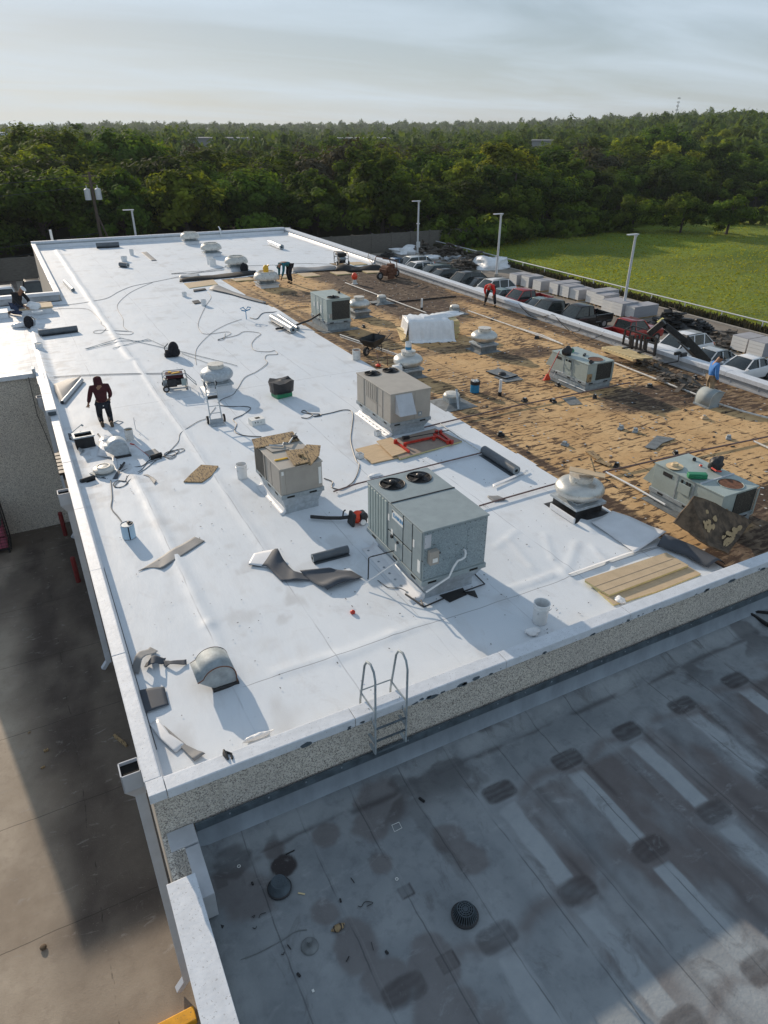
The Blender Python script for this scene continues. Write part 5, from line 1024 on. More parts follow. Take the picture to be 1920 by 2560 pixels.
# ================================================================ tools and gear
def wheel(par, c, r, w, ax=(1, 0, 0), nm='wheel'):
    a = Vector(ax).normalized(); c = Vector(c); o = MB().cyl(c-a*w/2, c+a*w/2, r, n=22); ob = o.build(nm, M['tyre'], par, smooth=40, bevel=.008)
    MB().cyl(c-a*(w/2+.004), c+a*(w/2+.004), r*.55, n=16).build('rim', M['rim'], ob); return ob
def generator(label, loc, rz, s=1.0, dark=False):
    t = thing('generator', label, 'generator', loc, rz, 'portable generators'); f = MB(); fm = M['blkm'] if dark else M['galvd']
    X, Yd, Zt = .42*s, .28*s, .62*s
    for y in (-Yd, Yd):
        f.tube([(-X, y, .08), (-X, y, Zt-.06), (-X+.06, y, Zt), (X-.06, y, Zt), (X, y, Zt-.06), (X, y, .08), (-X, y, .08)], .017*s, 8)
    for x, z in ((-X, .08), (X, .08), (-X+.05, Zt), (X-.05, Zt), (-X, .35*s), (X, .35*s)): f.tube([(x, -Yd, z), (x, Yd, z)], .015*s, 8)
    f.build('tube_frame', fm, t, smooth=50)
    MB().box((0, 0, Zt-.09*s), (.62*s, .46*s, .16*s)).build('fuel_tank', M['blk'] if dark else M['maroon'], t, bevel=.04)
    MB().box((-.12*s, 0, .27*s), (.34*s, .34*s, .30*s)).cyl((.02*s, 0, .27*s), (.34*s, 0, .27*s), .14*s).build('engine', M['blkm'], t, bevel=.02)
    MB().cyl((-.36*s, -.16*s, .35*s), (-.36*s, .16*s, .35*s), .07*s).build('muffler', M['galvd'], t)
    MB().box((.30*s, -.24*s, .30*s), (.18*s, .05*s, .26*s)).build('control_panel', M['blk'] if dark else M['rtul'], t, bevel=.01)
    if not dark: MB().box((.05, -.05, Zt+.0), (.30, .10, .02), .3).box((-.15, .1, Zt), (.10, .14, .03)).build('tank_sticker', M['yel'], t)
    wheel(t, (-X+.06, -Yd-.05, .12*s), .12*s, .06, (0, 1, 0)); wheel(t, (-X+.06, Yd+.05, .12*s), .12*s, .06, (0, 1, 0))
    f = MB(); f.box((X-.05, 0, .03), (.05, .5*s, .05)).build('foot', M['blkm'], t); MB().tube([(X, -.2*s, .5*s), (X+.32*s, -.2*s, .12*s), (X+.32*s, .2*s, .12*s), (X, .2*s, .5*s)], .014, 8).build('handle', fm, t, smooth=50)
    return t
generator('open-frame generator with maroon tank on the white roof beside a round vent', tuple(rp('B', 170, 1165, .035)+Vector((0, .2, 0))), R_(-8), 1.0)
generator('black generator on boards near the torn edge by the right parapet', tuple(rp('Q', 890, 560, .05)), R_(80), 1.35, True)
# cutter machine
p = rp('Q', 1440, 720, .02); t = thing('roof_cutter', 'dirty brown wheeled roof cutter machine by the right parapet', 'machine', tuple(p), R_(10))
wheel(t, (-.75, 0, .24), .24, .12, (0, 1, 0)); wheel(t, (.75, .2, .24), .24, .12, (0, 1, 0)); MB().box((0, .1, .42), (.95, .7, .40)).cyl((-.2, -.3, .62), (-.2, .4, .62), .2).box((.3, .2, .72), (.4, .4, .3)).build('engine', M['rustm'], t, bevel=.04)
MB().tube([(.6, .3, .4), (.4, .5, 1.1), (-.6, .6, 1.35), (-.9, .3, 1.2)], .03, 8).tube([(.6, -.1, .4), (.45, -.2, 1.1), (-.6, -.1, 1.3)], .03, 8).build('handle', M['rustm'], t, smooth=50); MB().box((-.1, -.35, .22), (.5, .1, .36)).build('blade_guard', M['rustm'], t, bevel=.02)
# hand truck leaning on the vent
p = rp('D', 215, 685, .035); t = thing('hand_truck', 'aluminium hand truck standing against the round vent curb', 'hand truck', tuple(p), R_(-4)); f = MB(); Lz, Ly = 1.36, .42
for x in (-.19, .19): f.bar((x, 0, .03), (x*.9, Ly, Lz), .035, .05)
for k in (.10, .24, .40, .56, .70): f.bar((-.19, Ly*k, Lz*k), (.19, Ly*k, Lz*k), .03, .025)
f.build('frame', M['galv'], t); MB().box((0, -.13, .012), (.46, .30, .015)).box((0, .0, .07), (.44, .02, .13)).build('toe_plate', M['galv'], t)
MB().tube([(-.17, Ly, Lz), (-.17, Ly+.05, Lz+.10), (-.12, Ly+.08, Lz+.16), (.12, Ly+.08, Lz+.16), (.17, Ly+.05, Lz+.10), (.17, Ly, Lz)], .016, 8).build('handle', M['galv'], t, smooth=50)
MB().tube([(-.17, Ly*.98, Lz*.97), (-.20, Ly-.06, Lz-.1), (-.15, Ly-.08, Lz-.3)], .025, 6).tube([(.17, Ly*.98, Lz*.97), (.20, Ly-.06, Lz-.1), (.15, Ly-.08, Lz-.3)], .025, 6).box((0, Ly*.62, Lz*.60), (.36, .03, .10)).build('straps', M['blk'], t); wheel(t, (-.27, .08, .13), .13, .06); wheel(t, (.27, .08, .13), .13, .06)
# roof ladder
t = thing('roof_ladder', 'steel ladder with two hooped rails over the front parapet', 'ladder', (3.78, 7.1, ZL+.8)); z0 = -(ZL+.8); f = MB()
for x in (-.28, .28):
    f.tube([(x, -.13, ZL+.78+z0), (x, -.13, HP+.78+z0), (x, -.08, HP+.92+z0), (x, .03, HP+.99+z0), (x, .16, HP+.94+z0), (x, .24, HP+.80+z0), (x, .42, .35+z0), (x, .42, .04+z0)], .019, 8)
    f.bar((x, -.13, HP+.12+z0), (x, .42, HP+.10+z0), .015, .035); f.bar((x, -.13, HP-.25+z0), (x, .12, HP+.0+z0), .012, .03)
f.tube([(-.28, .42, HP+.12+z0), (.28, .42, HP+.12+z0)], .012, 6); f.build('side_rail', M['galvd'], t, smooth=50)
for k in range(3):
    z = HP-.24-k*.27+z0; MB().tube([(-.28, -.13, z), (.28, -.13, z)], .018, 8).build('rung', M['flash'], t)
MB().bar((-.28, -.13, HP-.55+z0), (-.28, .10, HP-.55+z0), .05, .012).bar((.28, -.13, HP-.40+z0), (.28, .10, HP-.40+z0), .05, .012).bar((-.28, -.13, ZL+.8+z0), (-.28, .06, ZL+.83+z0), .05, .012).bar((.28, -.13, ZL+.8+z0), (.28, .06, ZL+.83+z0), .05, .012).build('wall_bracket', M['galvd'], t)
# backpack blower
p = rp('I', 740, 375, .035); t = thing('leaf_blower', 'orange and black backpack blower lying between the tan and blue-grey units', 'leaf blower', tuple(p))
MB().sphere((0, .03, .18), .17, 16, sx=1.0, sy=.7).build('blower_housing', M['redo'], t, smooth=60); MB().box((.12, .0, .17), (.18, .26, .26)).sphere((.14, -.06, .2), .11, 12).build('engine', M['blkm'], t, bevel=.03)
MB().box((-.15, .02, .17), (.08, .30, .34), ry=.2).build('back_frame', M['blk'], t, bevel=.03); MB().cyl((.08, -.17, .10), (.08, -.13, .10), .07).build('fuel_cap', M['white'], t)
MB().tube([(-.12, .10, .18), (-.35, .26, .12), (-.62, .46, .09), (-.95, .72, .08)], .045, 10).build('blower_tube', M['blk'], t, smooth=50); MB().tube([(-.30, .22, .16), (-.28, .22, .30), (-.22, .22, .34)], .02, 6).build('handle', M['blk'], t)
# pry cart (red steel frame) and broom
p = rp('F', 480, 640, .14); t = thing('red_steel_frame', 'red steel hoist frame lying on the brown insulation board', 'steel frame', (0, 0, 0)); f = MB()
Q = lambda x, y, z=.16: rp('F', x, y, z)
f.bar(Q(395, 625), Q(500, 705), .06); f.bar(Q(470, 640), Q(700, 590), .06); f.bar(Q(640, 600), Q(740, 585), .05); f.bar(Q(740, 560), Q(830, 630), .06); f.bar(Q(690, 570), Q(800, 632), .06)
f.build('beam', M['red'], t); f = MB()
for q in ((395, 628), (470, 650), (690, 600), (710, 555), (742, 552), (828, 630), (800, 630)): f.box(Q(*q, .19), (.09, .07, .13), .3)
f.build('end_plate', M['red'], t)
one(MB().bar(Q(450, 600, .2), Q(500, 592, .2), .12, .08).bar(Q(500, 595, .2), Q(805, 540, .2), .02).build('broom', M['blk']), 'black broom lying over the red steel frame', 'broom')
# black bag holding down strips
def bag(label, c, x, y, s, m='blackc', z=.035, seed=1, group=None):
    p = rp(c, x, y, z); o = MB(); o.sphere((0, 0, .0), 1, 22); ob = None; rr = random.Random(seed); V = []
    for v in o.v:
        v = Vector(v); n = mnoise.noise(v*1.6+Vector((seed*3.1, 0, 0)))*.35+mnoise.noise(v*4+Vector((seed, 0, 0)))*.14; v = v*(1+n); V.append((v.x*s[0], v.y*s[1], max(0, (v.z+.75)*s[2]*.58)))
    o.v = V; ob = o.build('bag', M[m], smooth=60); ob.location = p; return one(ob, label, 'bag', group)
def backpack(label, c, x, y, rz, s=1.0, z=.035):
    p = rp(c, x, y, z); t = thing('backpack', label, 'backpack', tuple(p), rz)
    o = MB().sphere((0, 0, .24*s), .24*s, 18, sx=.85, sy=.6, sz=1.1); o.build('pack', M['blackc'], t, smooth=60); MB().sphere((0, -.14*s, .16*s), .15*s, 12, sx=1, sy=.5).build('pocket', M['blackc'], t, smooth=60)
    MB().tube([(-.10*s, .12*s, .44*s), (-.2*s, .22*s, .30*s), (-.16*s, .16*s, .06*s)], .02, 6).tube([(.10*s, .12*s, .44*s), (.2*s, .22*s, .30*s), (.16*s, .16*s, .06*s)], .02, 6).build('strap', M['blk'], t); return t
backpack('black backpack standing on the white roof where the metal strips meet', 'B', 150, 938, R_(30), 1.25); bag('black cloth bag slumped against the backpack by the metal strips', 'B', 125, 940, (.26, .20, .30), seed=3)
backpack('black backpack in front of the kneeling person on the wing', 'R', 520, 1240, R_(-20), 1.15); bag('black bag leaning on the curb of the third wide vent', 'B', 620, 372, (.26, .2, .55), seed=5)
bag('crumpled clear plastic beside the backpack on the wing', 'R', 380, 1225, (.45, .2, .22), 'wrap', seed=6)
# crate with black sheet over it
p = rp('D', 800, 470, .035); t = thing('draped_bin', 'green bin covered by a black plastic sheet alone on the white roof', 'bin', tuple(p+Vector((0, .28, 0))), R_(10)); MB().box((0, 0, .14), (.62, .48, .28)).build('bin', M['green'], t, bevel=.02)
o = MB(); g = []
for i in range(13):
    q = 2*math.pi*i/12; row = []
    for k, (rr_, zz_) in enumerate(((0, .60), (.22, .57), (.40, .56), (.37, .36), (.36, .18))):
        sq = min(1/max(abs(math.cos(q)), 1e-3), 1/max(abs(math.sin(q)), 1e-3)); r_ = rr_*min(sq, 1.28)*(1.0+.04*math.sin(3*q+k)); row.append((r_*math.cos(q)*1.05, r_*math.sin(q)*.85, zz_+(.07 if k == 2 and i % 3 == 1 else 0)))
    g.append(row)
o.sheet(g).build('plastic_sheet', M['blk'], t, smooth=50, solid=.01)
# white carton
p = rp('D', 572, 700, .035); t = thing('carton', 'small open white carton on the white roof right of the hand truck', 'box', tuple(p+Vector((0, .12, 0))), R_(5)); MB().box((0, 0, .10), (.46, .34, .20)).build('carton_box', M['paper'], t, bevel=.004); MB().box((.03, 0, .202), (.16, .14, .004)).box((-.12, -.172, .12), (.03, .004, .04)).box((-.03, -.172, .12), (.03, .004, .04)).box((.08, -.172, .10), (.05, .004, .012)).build('carton_opening', M['dark'], t)
# open black curb box
p = rp('C', 462, 740, .035); t = thing('open_curb', 'open black metal curb box beside the left parapet', 'curb box', tuple(p), R_(2)); o = MB()
for a in ((-.27, -.24, -.2, .2), (.24, .27, -.2, .2), (-.27, .27, -.2, -.17), (-.27, .27, .17, .2)): o.bb(*a, 0, .34)
o.build('box_wall', M['tar'], t); o = MB()
for a in ((-.30, -.24, -.23, .23), (.24, .30, -.23, .23), (-.24, .24, -.23, -.17), (-.24, .24, .17, .23)): o.bb(*a, .34, .38)
o.build('box_rim', M['galv'], t); MB().bb(-.24, .24, -.17, .17, .02, .05).build('box_floor', M['dark'], t)
# dustpan-like board + tool scraps
one(MB().tube([rp('C', 330, 640, .06), rp('C', 425, 560, .30)], .012, 6).tube([rp('C', 425, 560, .3), rp('C', 440, 568, .28)], .03, 6).build('long_tool', M['galvd']), 'long-handled scraper leaning by the left parapet', 'scraper')
one(MB().bar(rp('C', 895, 598, .04), rp('C', 877, 497, .42), .07, .012).build('metal_post', M['galv']), 'thin grey metal strap standing upright right of the tin can', 'metal strap')
one(MB().bar(rp('C', 755, 945, .06), rp('C', 800, 885, .10), .05, .05).tube([rp('C', 770, 925, .1), rp('C', 765, 900, .16)], .02, 6).build('heat_gun', M['blk'], bevel=.01), 'black hand-held heat gun lying below the duct hood', 'power tool')
one(MB().bar(rp('C', 848, 722, .05), rp('C', 882, 730, .05), .035, .02).bar(rp('C', 882, 730, .05), rp('C', 1010, 830, .05), .008).build('utility_knife', M['red']), 'red-handled tool lying right of the duct hood', 'hand tool')
one(MB().bar(rp('C', 570, 635, .06), rp('C', 610, 695, .05), .03, .02).box(rp('C', 570, 640, .06), (.05, .03, .03)).build('pliers', M['blk']), 'black pliers lying left of the duct hood', 'hand tool')
o = MB(); o.tube([rp('C', x, y, .04) for x, y in ((705, 540), (740, 524), (788, 535), (755, 555))], .010, 6, closed=True); one(o.build('wire_loop', M['galvd']), 'small bent wire square right of the man in maroon', 'wire')
one(MB().sphere(rp('I', 708, 930, .06), .055, 12, sz=.8).build('red_disc', M['red'], smooth=50), 'small red disc lying alone on the front white roof', 'cap')
bag('crumpled clear wrapper by the front parapet near the tall pail', 'K', 372, 750, (.15, .11, .10), 'wrap', seed=8); bag('crumpled silver foil at the front parapet edge', 'L', 1195, 985, (.22, .05, .09), 'wrap', seed=9); bag('crumpled striped wrapper on the insulation boards', 'K', 850, 577, (.10, .12, .10), 'wrap', seed=10)
bag('crumpled foil scraps behind the large blue-grey unit', 'F', 240, 890, (.22, .10, .06), 'wrap', seed=11); bag('clear film on the duct hood area by the left parapet', 'C', 640, 690, (.2, .16, .08), 'wrap', seed=12)
one(MB().tube([rp('L', x, y, HP+.02) for x, y in ((895, 1085), (905, 1120), (935, 1170))], .03, 6, taper=[.4, 1.3, .5]).tube([rp('L', x, y, HP+.015) for x, y in ((900, 1100), (960, 1120), (970, 1165))], .018, 5).build('tar_smear', M['tar'], smooth=50), 'black tar smear on the front coping', 'smear')
# silver roll end right of big tan unit, duct
# wrapped stack of insulation
p = at(1062, 842, 0); t = thing('wrapped_board_stack', 'stack of insulation boards wrapped in white plastic on the bare deck', 'board stack', (13.9, 26.9, 0), 0)
A = [rp('E', 500, 655, 0), rp('E', 845, 640, 0), rp('E', 905, 560, 0)]; bx = A[0]; wv = (A[1]-A[0]); wl = wv.length; ang = math.atan2(wv.y, wv.x); t.location = bx; t.rotation_euler = (0, 0, ang)
for k in range(11): MB().box((wl*.5+rng.uniform(-.05, .05)+(.30 if k % 2 else .22), .72, .05+k*.076), (wl*.98, 1.25, .068)).build('insulation_board', M['woodl'] if k % 3 else M['foam'], t)
g = []; hh = .90
for i in range(29):
    u = i/28; row = []
    for q, (yy, zz_) in enumerate(((-.35, .0), (-.12, .06), (-.02, .45), (.02, .85), (.08, hh), (.7, hh+.04), (1.3, hh), (1.36, .5), (1.4, .1))):
        w_ = .035*math.sin(u*23+q*1.7)+.02*math.sin(u*51+q); row.append((-.05+u*(wl*1.0)*(1+.0*q)+ (.10 if q < 2 else 0)*math.sin(u*9), yy+w_-(.10*(q < 3)), max(.01, zz_+w_*.6-(.16*max(0, u-.88)*8 if 3 < q < 7 else 0))))
    g.append(row)
MB().sheet(g).build('plastic_wrap', M['wrap'], t, smooth=60, solid=.006)
g = [[(-.05-.0*v, -.12+1.45*v, hh*(1-u)) for v in np.linspace(0, 1, 6)] for u in np.linspace(0, 1, 7)]; g = [[(a-.16*(1-c/hh)**1.5+.03*math.sin(b_*9), b_, c) for a, b_, c in r_] for r_ in g]; MB().sheet(g).build('wrap_end', M['wrap'], t, smooth=60, solid=.006)
for k in range(5): MB().box((-.12+.03*k, .6, .05+k*.07), (.4, 1.3, .05), .1*k-.1).build('loose_board', M['woodl'], t)
bag('crumpled white film on top of the wrapped board stack', 'E', 770, 470, (1.0, .35, .22), 'wrap', z=.82, seed=15)
# wheelbarrow
p = rp('E', 225, 745, .0); t = thing('wheelbarrow', 'black wheelbarrow on bare deck left of the wrapped board stack', 'wheelbarrow', tuple(p), R_(28)); o = MB()
V = [(-.30, -.26, .34), (.28, -.20, .34), (.28, .20, .34), (-.30, .26, .34), (-.55, -.40, .66), (.48, -.33, .70), (.48, .33, .70), (-.55, .40, .66)]
o.add(V, [(3, 2, 1, 0), (0, 1, 5, 4), (1, 2, 6, 5), (2, 3, 7, 6), (3, 0, 4, 7)]); o.build('tray', M['blkm'], t, solid=.012); MB().tube([Vector(V[i]) for i in (4, 5, 6, 7)], .016, 6, closed=True).build('tray_rim', M['blkm'], t)
wheel(t, (-.52, 0, .19), .19, .09, (0, 1, 0)); o = MB()
for s in (-1, 1): o.tube([(-.52, .08*s, .19), (-.1, .22*s, .32), (.5, .28*s, .50), (.98, .30*s, .72)], .018, 8); o.tube([(.25, .24*s, .40), (.30, .26*s, .0)], .016, 6); o.tube([(.05, .22*s, .36), (.30, .26*s, .02)], .012, 6)
o.build('handle_frame', M['blkm'], t, smooth=50)
for s, lab in ((0, 'shovel handle leaning by the wheelbarrow'), (1, 'second thin rod standing near the wheelbarrow')):
    one(MB().bar(rp('E', 275+60*s, 850-8*s, .02), rp('E', 250+80*s, 745, .75), .028).build('thin_rod', M['redp']), lab, 'tool handle')
one(MB().sphere(rp('E', 262, 840, .08), .12, 10, sz=.5).build('work_glove', M['redo']), 'red work glove by the wheelbarrow handle', 'glove')
# traffic cone (fallen hard hat)
p = rp('E', 82, 215, .0); t = thing('traffic_cone', 'orange and white traffic cone on dark stained deck', 'traffic cone', tuple(p)); MB().lathe([(.20, 0), (.20, .03), (.14, .05), (.10, .30)], 20).build('cone_base', M['whited'], t, smooth=50); MB().lathe([(.12, .28), (.16, .34), (.19, .48), (.14, .62), (.05, .68), (0, .68)], 20).build('cone_top', M['redo'], t, smooth=50)
# broom leaning on the small unit
a = rp('G', 225, 1010, .03); b_ = Vector((17.93, 19.85, 1.12)); t = thing('red_broom', 'red broom with red handle leaning on the low grey unit', 'broom', tuple(a)); MB().tube([(0, 0, .18), b_-a], .016, 8).build('broom_handle', M['red'], t); MB().prism([(-.16, -.04), (.16, -.04), (.16, .04), (-.16, .04)], 0, .02).add([(-.16, -.04, .02), (.16, -.04, .02), (.16, .04, .02), (-.16, .04, .02), (-.04, -.02, .24), (.04, -.02, .24), (.04, .02, .24), (-.04, .02, .24)], [(0, 1, 5, 4), (1, 2, 6, 5), (2, 3, 7, 6), (3, 0, 4, 7), (4, 5, 6, 7)]).build('broom_head', M['redo'], t)
bag('black trash bag on top of the low grey unit with the red broom', 'G', 355, 850, (.20, .16, .34), 'blk', z=1.04, seed=20)
one(MB().cyl((18.35, 19.75, 1.06), (18.55, 19.85, 1.06), .10).cyl((18.55, 19.85, 1.06), (18.56, 19.855, 1.06), .06).build('tape_roll', M['green'], smooth=40), 'green cylinder lying on the low grey unit by the trash bag', 'container')
one(MB().box(Vector((18.6, 19.2, 1.07)), (.22, .08, .06), .6).box(Vector((18.5, 19.1, 1.07)), (.1, .06, .05), .2).build('power_tool', M['blkm'], bevel=.01), 'black power tool on the low grey unit', 'power tool')
one(MB().cyl(rp('G', 510, 893, 1.07), rp('G', 512, 893, 1.13), .07).box(rp('G', 520, 895, 1.07), (.2, .05, .05), .3).build('tape_measure', M['blkm']), 'small black gauge near the fan of the low grey unit', 'hand tool')
# on the straw hat unit
zt = 1.01; p = rp('H', 1012, 575, zt); t = thing('straw_hat', 'straw hat lying on the low grey unit', 'hat', tuple(p), R_(20)); MB().lathe([(.21, .035), (.20, .02), (.13, .015), (.095, .02), (.085, .09), (.07, .125), (.0, .115)], 28, sx=1.1).build('hat_body', M['straw'], t, smooth=50); MB().lathe([(.094, .03), (.091, .055)], 24, sx=1.1).build('hat_band', M['tand'], t)
p = rp('H', 1165, 650, zt); t = thing('tool_case', 'green plastic tool case on the straw hat unit', 'tool case', tuple(p), R_(-32)); MB().box((0, 0, .07), (.46, .17, .13)).build('case_body', M['green'], t, bevel=.02); MB().box((-.12, -.09, .08), (.05, .015, .06)).box((.12, -.09, .08), (.05, .015, .06)).tube([(-.07, -.10, .10), (-.07, -.13, .10), (.07, -.13, .10), (.07, -.10, .10)], .012, 6).build('case_latch', M['green'], t)
bag('black trash bag on the straw hat unit', 'H', 1290, 590, (.20, .16, .36), 'blk', z=zt, seed=22); one(MB().tube([rp('H', 1270, 580, zt+.12), rp('H', 1300, 600, zt+.14), rp('H', 1335, 605, zt+.08)], .022, 6).build('red_strap', M['red'], smooth=50), 'red strap on the black bag of the straw hat unit', 'strap')
one(MB().sphere(rp('H', 1195, 563, zt+.02), .045, 8, sz=.5).build('red_wad', M['redo']), 'small orange piece on the straw hat unit', 'scrap'); one(MB().cyl(rp('H', 1150, 525, zt), rp('H', 1150, 518, zt+.05), .045).build('tape_roll', M['blk']), 'small black tape roll on the straw hat unit', 'tape roll')
# orange tool on fourth wide vent
o = MB(); o.cyl((13.8, 42.2, .86), (13.8, 42.2, .98), .16).sphere((13.8, 42.2, 1.06), .18, 12, sz=1.3).bar((13.8, 42.2, 1.1), (14.0, 42.2, 1.26), .08); one(o.build('orange_sprayer', M['yel'], smooth=50), 'orange-yellow tool standing on the fourth wide vent', 'tool')
# broken board and stick on the big round vent
one(MB().bar((11.25, 11.55, 1.13), (11.85, 10.92, 1.07), .34, .02, up=(.15, 0, 1)).build('broken_board', M['foamf']), 'broken tan board lying across the big round vent', 'board'); one(MB().bar((11.75, 11.15, 1.06), (11.95, 11.60, 1.28), .03).build('short_stick', M['plyd']), 'short stick standing on the big round vent', 'stick')
# boards over the tan unit
def brd(lab, pts, z, m, th=.022, lift=0):
    Q = [rp('D', x, y, z) for x, y in pts]; o = MB().prism([(q.x, q.y) for q in Q], z-th/2, z+th/2).build('old_board', M[m]); return one(o, lab, 'board', 'boards on the tan unit')
brd('long old plywood board over the rear of the boarded tan unit', [(545, 905), (515, 825), (870, 757), (930, 830), (700, 870)], 1.36, 'plyd')
brd('old brown board crossing under the long plywood on the tan unit', [(690, 935), (620, 885), (760, 850), (840, 910)], 1.35, 'tand')
brd('old plywood board on the front right of the boarded tan unit', [(880, 1048), (808, 925), (965, 905), (1015, 1020)], 1.40, 'plyd')
brd('old plywood board turned sideways on the front right of the tan unit', [(1000, 1035), (965, 900), (990, 870), (1112, 878), (1100, 960), (1025, 1048)], 1.37, 'plyd')
one(MB().tube([rp('D', x, y, 1.40) for x, y in ((668, 875), (780, 882), (792, 852), (835, 862), (898, 770))], .022, 8).build('bent_pipe', M['galv'], smooth=40), 'bent grey conduit lying on the boarded tan unit', 'conduit')
one(MB().box(rp('D', 940, 960, 1.44), (.10, .10, .08), .3).build('small_box', M['plyd']), 'small open metal box on the plywood of the tan unit', 'box'); one(MB().box(rp('D', 770, 995, 1.345), (.34, .07, .03), R_(0)).build('yellow_gloves', M['yel'], bevel=.01), 'yellow gloves lying on the boarded tan unit', 'gloves')
one(MB().box(rp('D', 885, 800, 1.41), (.12, .14, .05), .2).build('black_block', M['tar']), 'black block on the rear corner of the boarded tan unit', 'block')
# wing: skylight curb, helmet, roll etc.
p = rp('R', 650, 1010, .03); t = thing('roof_hatch', 'low box curb with board lid beside the kneeling person on the wing', 'roof hatch', tuple(p+Vector((0, .5, 0)))); MB().box((0, 0, .14), (1.5, 1.1, .28)).build('hatch_curb', M['mem'], t, bevel=.02); MB().box((0, 0, .32), (1.62, 1.2, .08)).build('hatch_lid', M['foamf'], t); MB().box((-.55, 0, .365), (.35, 1.1, .015)).build('lid_sheet', M['greyl'], t)
bag('clear plastic bag on the lid of the wing roof hatch', 'R', 600, 915, (.34, .2, .36), 'wrap', z=.36, seed=30); one(MB().box(rp('R', 640, 960, .40), (.5, .22, .05), .2).build('white_tray', M['white']), 'flat white tray on the lid of the wing roof hatch', 'tray')
p = rp('R', 60, 1085, .03); t = thing('roof_hatch', 'white low curb at the left frame edge on the wing', 'roof hatch', tuple(p+Vector((-.8, .4, 0)))); MB().box((0, 0, .14), (2.1, .9, .28)).build('hatch_curb', M['mem'], t, bevel=.02); MB().box((0, 0, .30), (2.14, .94, .03)).build('hatch_rim', M['white'], t)
one(MB().box(rp('R', 730, 825, .2), (.62, .16, .2), .05).build('black_pad', M['blk'], bevel=.03), 'black pad at the foot of the wing parapet', 'pad')
# hose reel
p = rp('B', 632, 690, .035); t = thing('hose_reel', 'small blue hose stand with two loops on the membrane', 'hose stand', tuple(p)); MB().tube([(0, 0, .0), (0, 0, .42)], .02, 6).tube([(0, 0, .40), (-.2, 0, .46), (-.28, 0, .55), (-.12, 0, .60), (0, 0, .46), (.12, 0, .60), (.28, 0, .55), (.2, 0, .46), (0, 0, .42)], .028, 6).build('reel_body', M['blue'], t, smooth=50)
# small tarred blocks, debris on the deck
names = [('E', 150, 548, 'left of the wrapped stack'), ('E', 1385, 1115, 'right of the white vent pipe'), ('E', 1605, 1120, 'near the lower rusty pipe'), ('E', 1140, 492, 'on the long white pipe by the wrapped stack'), ('E', 1480, 632, 'right of the lone round vent'), ('F', 1205, 578, 'alone in the middle of the streaked deck'), ('G', 160, 740, 'on the long pale pipe behind the broom unit'), ('G', 268, 1155, 'below the broom unit'), ('G', 535, 1125, 'in front of the broom unit'), ('G', 80, 1148, 'below the red broom'), ('G', 890, 1055, 'between the broom unit and the man in blue'), ('G', 1185, 1000, 'behind the man in blue'), ('H', 640, 310, 'on the streaked deck, grey sided'), ('H', 255, 423, 'flat and silver on the streaked deck'), ('H', 610, 570, 'by the pipe junction'), ('H', 1220, 240, 'light tan, below the duct hood'), ('H', 1385, 378, 'right of the grey membrane patch'), ('H', 840, 20, 'in front of the broom unit corner'), ('H', 740, 330, 'small one right of the grey sided one'), ('H', 1020, 488, 'beside the rusty pipe behind the hat unit'), ('H', 205, 12, 'at the left foot of the broom unit')]
for i, (c, x, y, lab) in enumerate(names):
    m = {'H1': 'galv'}.get('', 'tar'); t_ = 'galvd' if ('silver' in lab or 'grey' in lab) else ('foamf' if 'tan' in lab else 'tar'); q = rp(c, x, y, .02); t = thing('pipe_support', 'small block '+lab, 'block', tuple(q), rng.uniform(0, 3), 'small blocks on the bare deck')
    MB().box((0, 0, .03), (.26, .17, .06), taper=.8).box((.02, 0, .085), (.13, .12, .06)).build('block_base', M[t_], t, bevel=.012)
    MB().box((.02, -.02, .118), (.08, .05, .012)).build('block_clip', M['galv'], t)
o = MB(); rr = random.Random(5)
for k in range(340):
    x, y = rr.uniform(12.5, 23.1), rr.uniform(8.5, 43) if rr.random() < .8 else rr.uniform(36, 45); s = rr.uniform(.02, .07)
    if (x < 16 and 8 < y < 10.6) or (17.8 < x < 19.3 and 18 < y < 20.5): continue
    o.box((x, y, .02), (s*rr.uniform(1, 3), s, .02), rr.uniform(0, 3))
tag(o.build('deck_debris', M['tar']), 'small scattered black scraps over the bare tan deck', 'debris', kind='stuff')
o = MB()
for k in range(300): 
    x, y = rr.uniform(12.5, 23.1), rr.uniform(8.5, 44); s = rr.uniform(.02, .045); o.box((x, y, .022), (s*2, s*1.3, .006), rr.uniform(0, 3))
tag(o.build('deck_fasteners', M['galv']), 'small metal plates scattered over the bare tan deck', 'fasteners', kind='stuff')
o = MB()
for k in range(420):
    x, y = rr.uniform(.6, 12), rr.uniform(7.6, 42) if rr.random() < .6 else rr.uniform(7.6, 20); s = rr.uniform(.004, .012); o.box((x, y, .055), (s*rr.uniform(1.5, 5), s*1.2, .006), rr.uniform(0, 3))
tag(o.build('roof_crumbs', M['tar']), 'tiny dark crumbs scattered on the white membrane', 'crumbs', kind='stuff')
for i, (lab, qs) in enumerate([('torn dark roofing heap left of the man in blue', [(1000, 1000), (1070, 1010), (1130, 1040), (1170, 1060), (1090, 1060), (1020, 1020)]), ('long torn roofing strip behind the white conduit', [(850, 905), (930, 950), (1000, 980)])]):
    o = MB(); r3 = random.Random(i+2)
    for q in qs:
        b0 = rp('G', *q, .06)
        for k in range(7): o.box(b0+Vector((r3.uniform(-.4, .4), r3.uniform(-.3, .3), r3.uniform(0, .12))), (r3.uniform(.2, .7), r3.uniform(.08, .25), .02), r3.uniform(0, 3), r3.uniform(-.5, .5), r3.uniform(-.4, .4))
    one(o.build('torn_roofing', M['dirtw']), lab, 'debris')
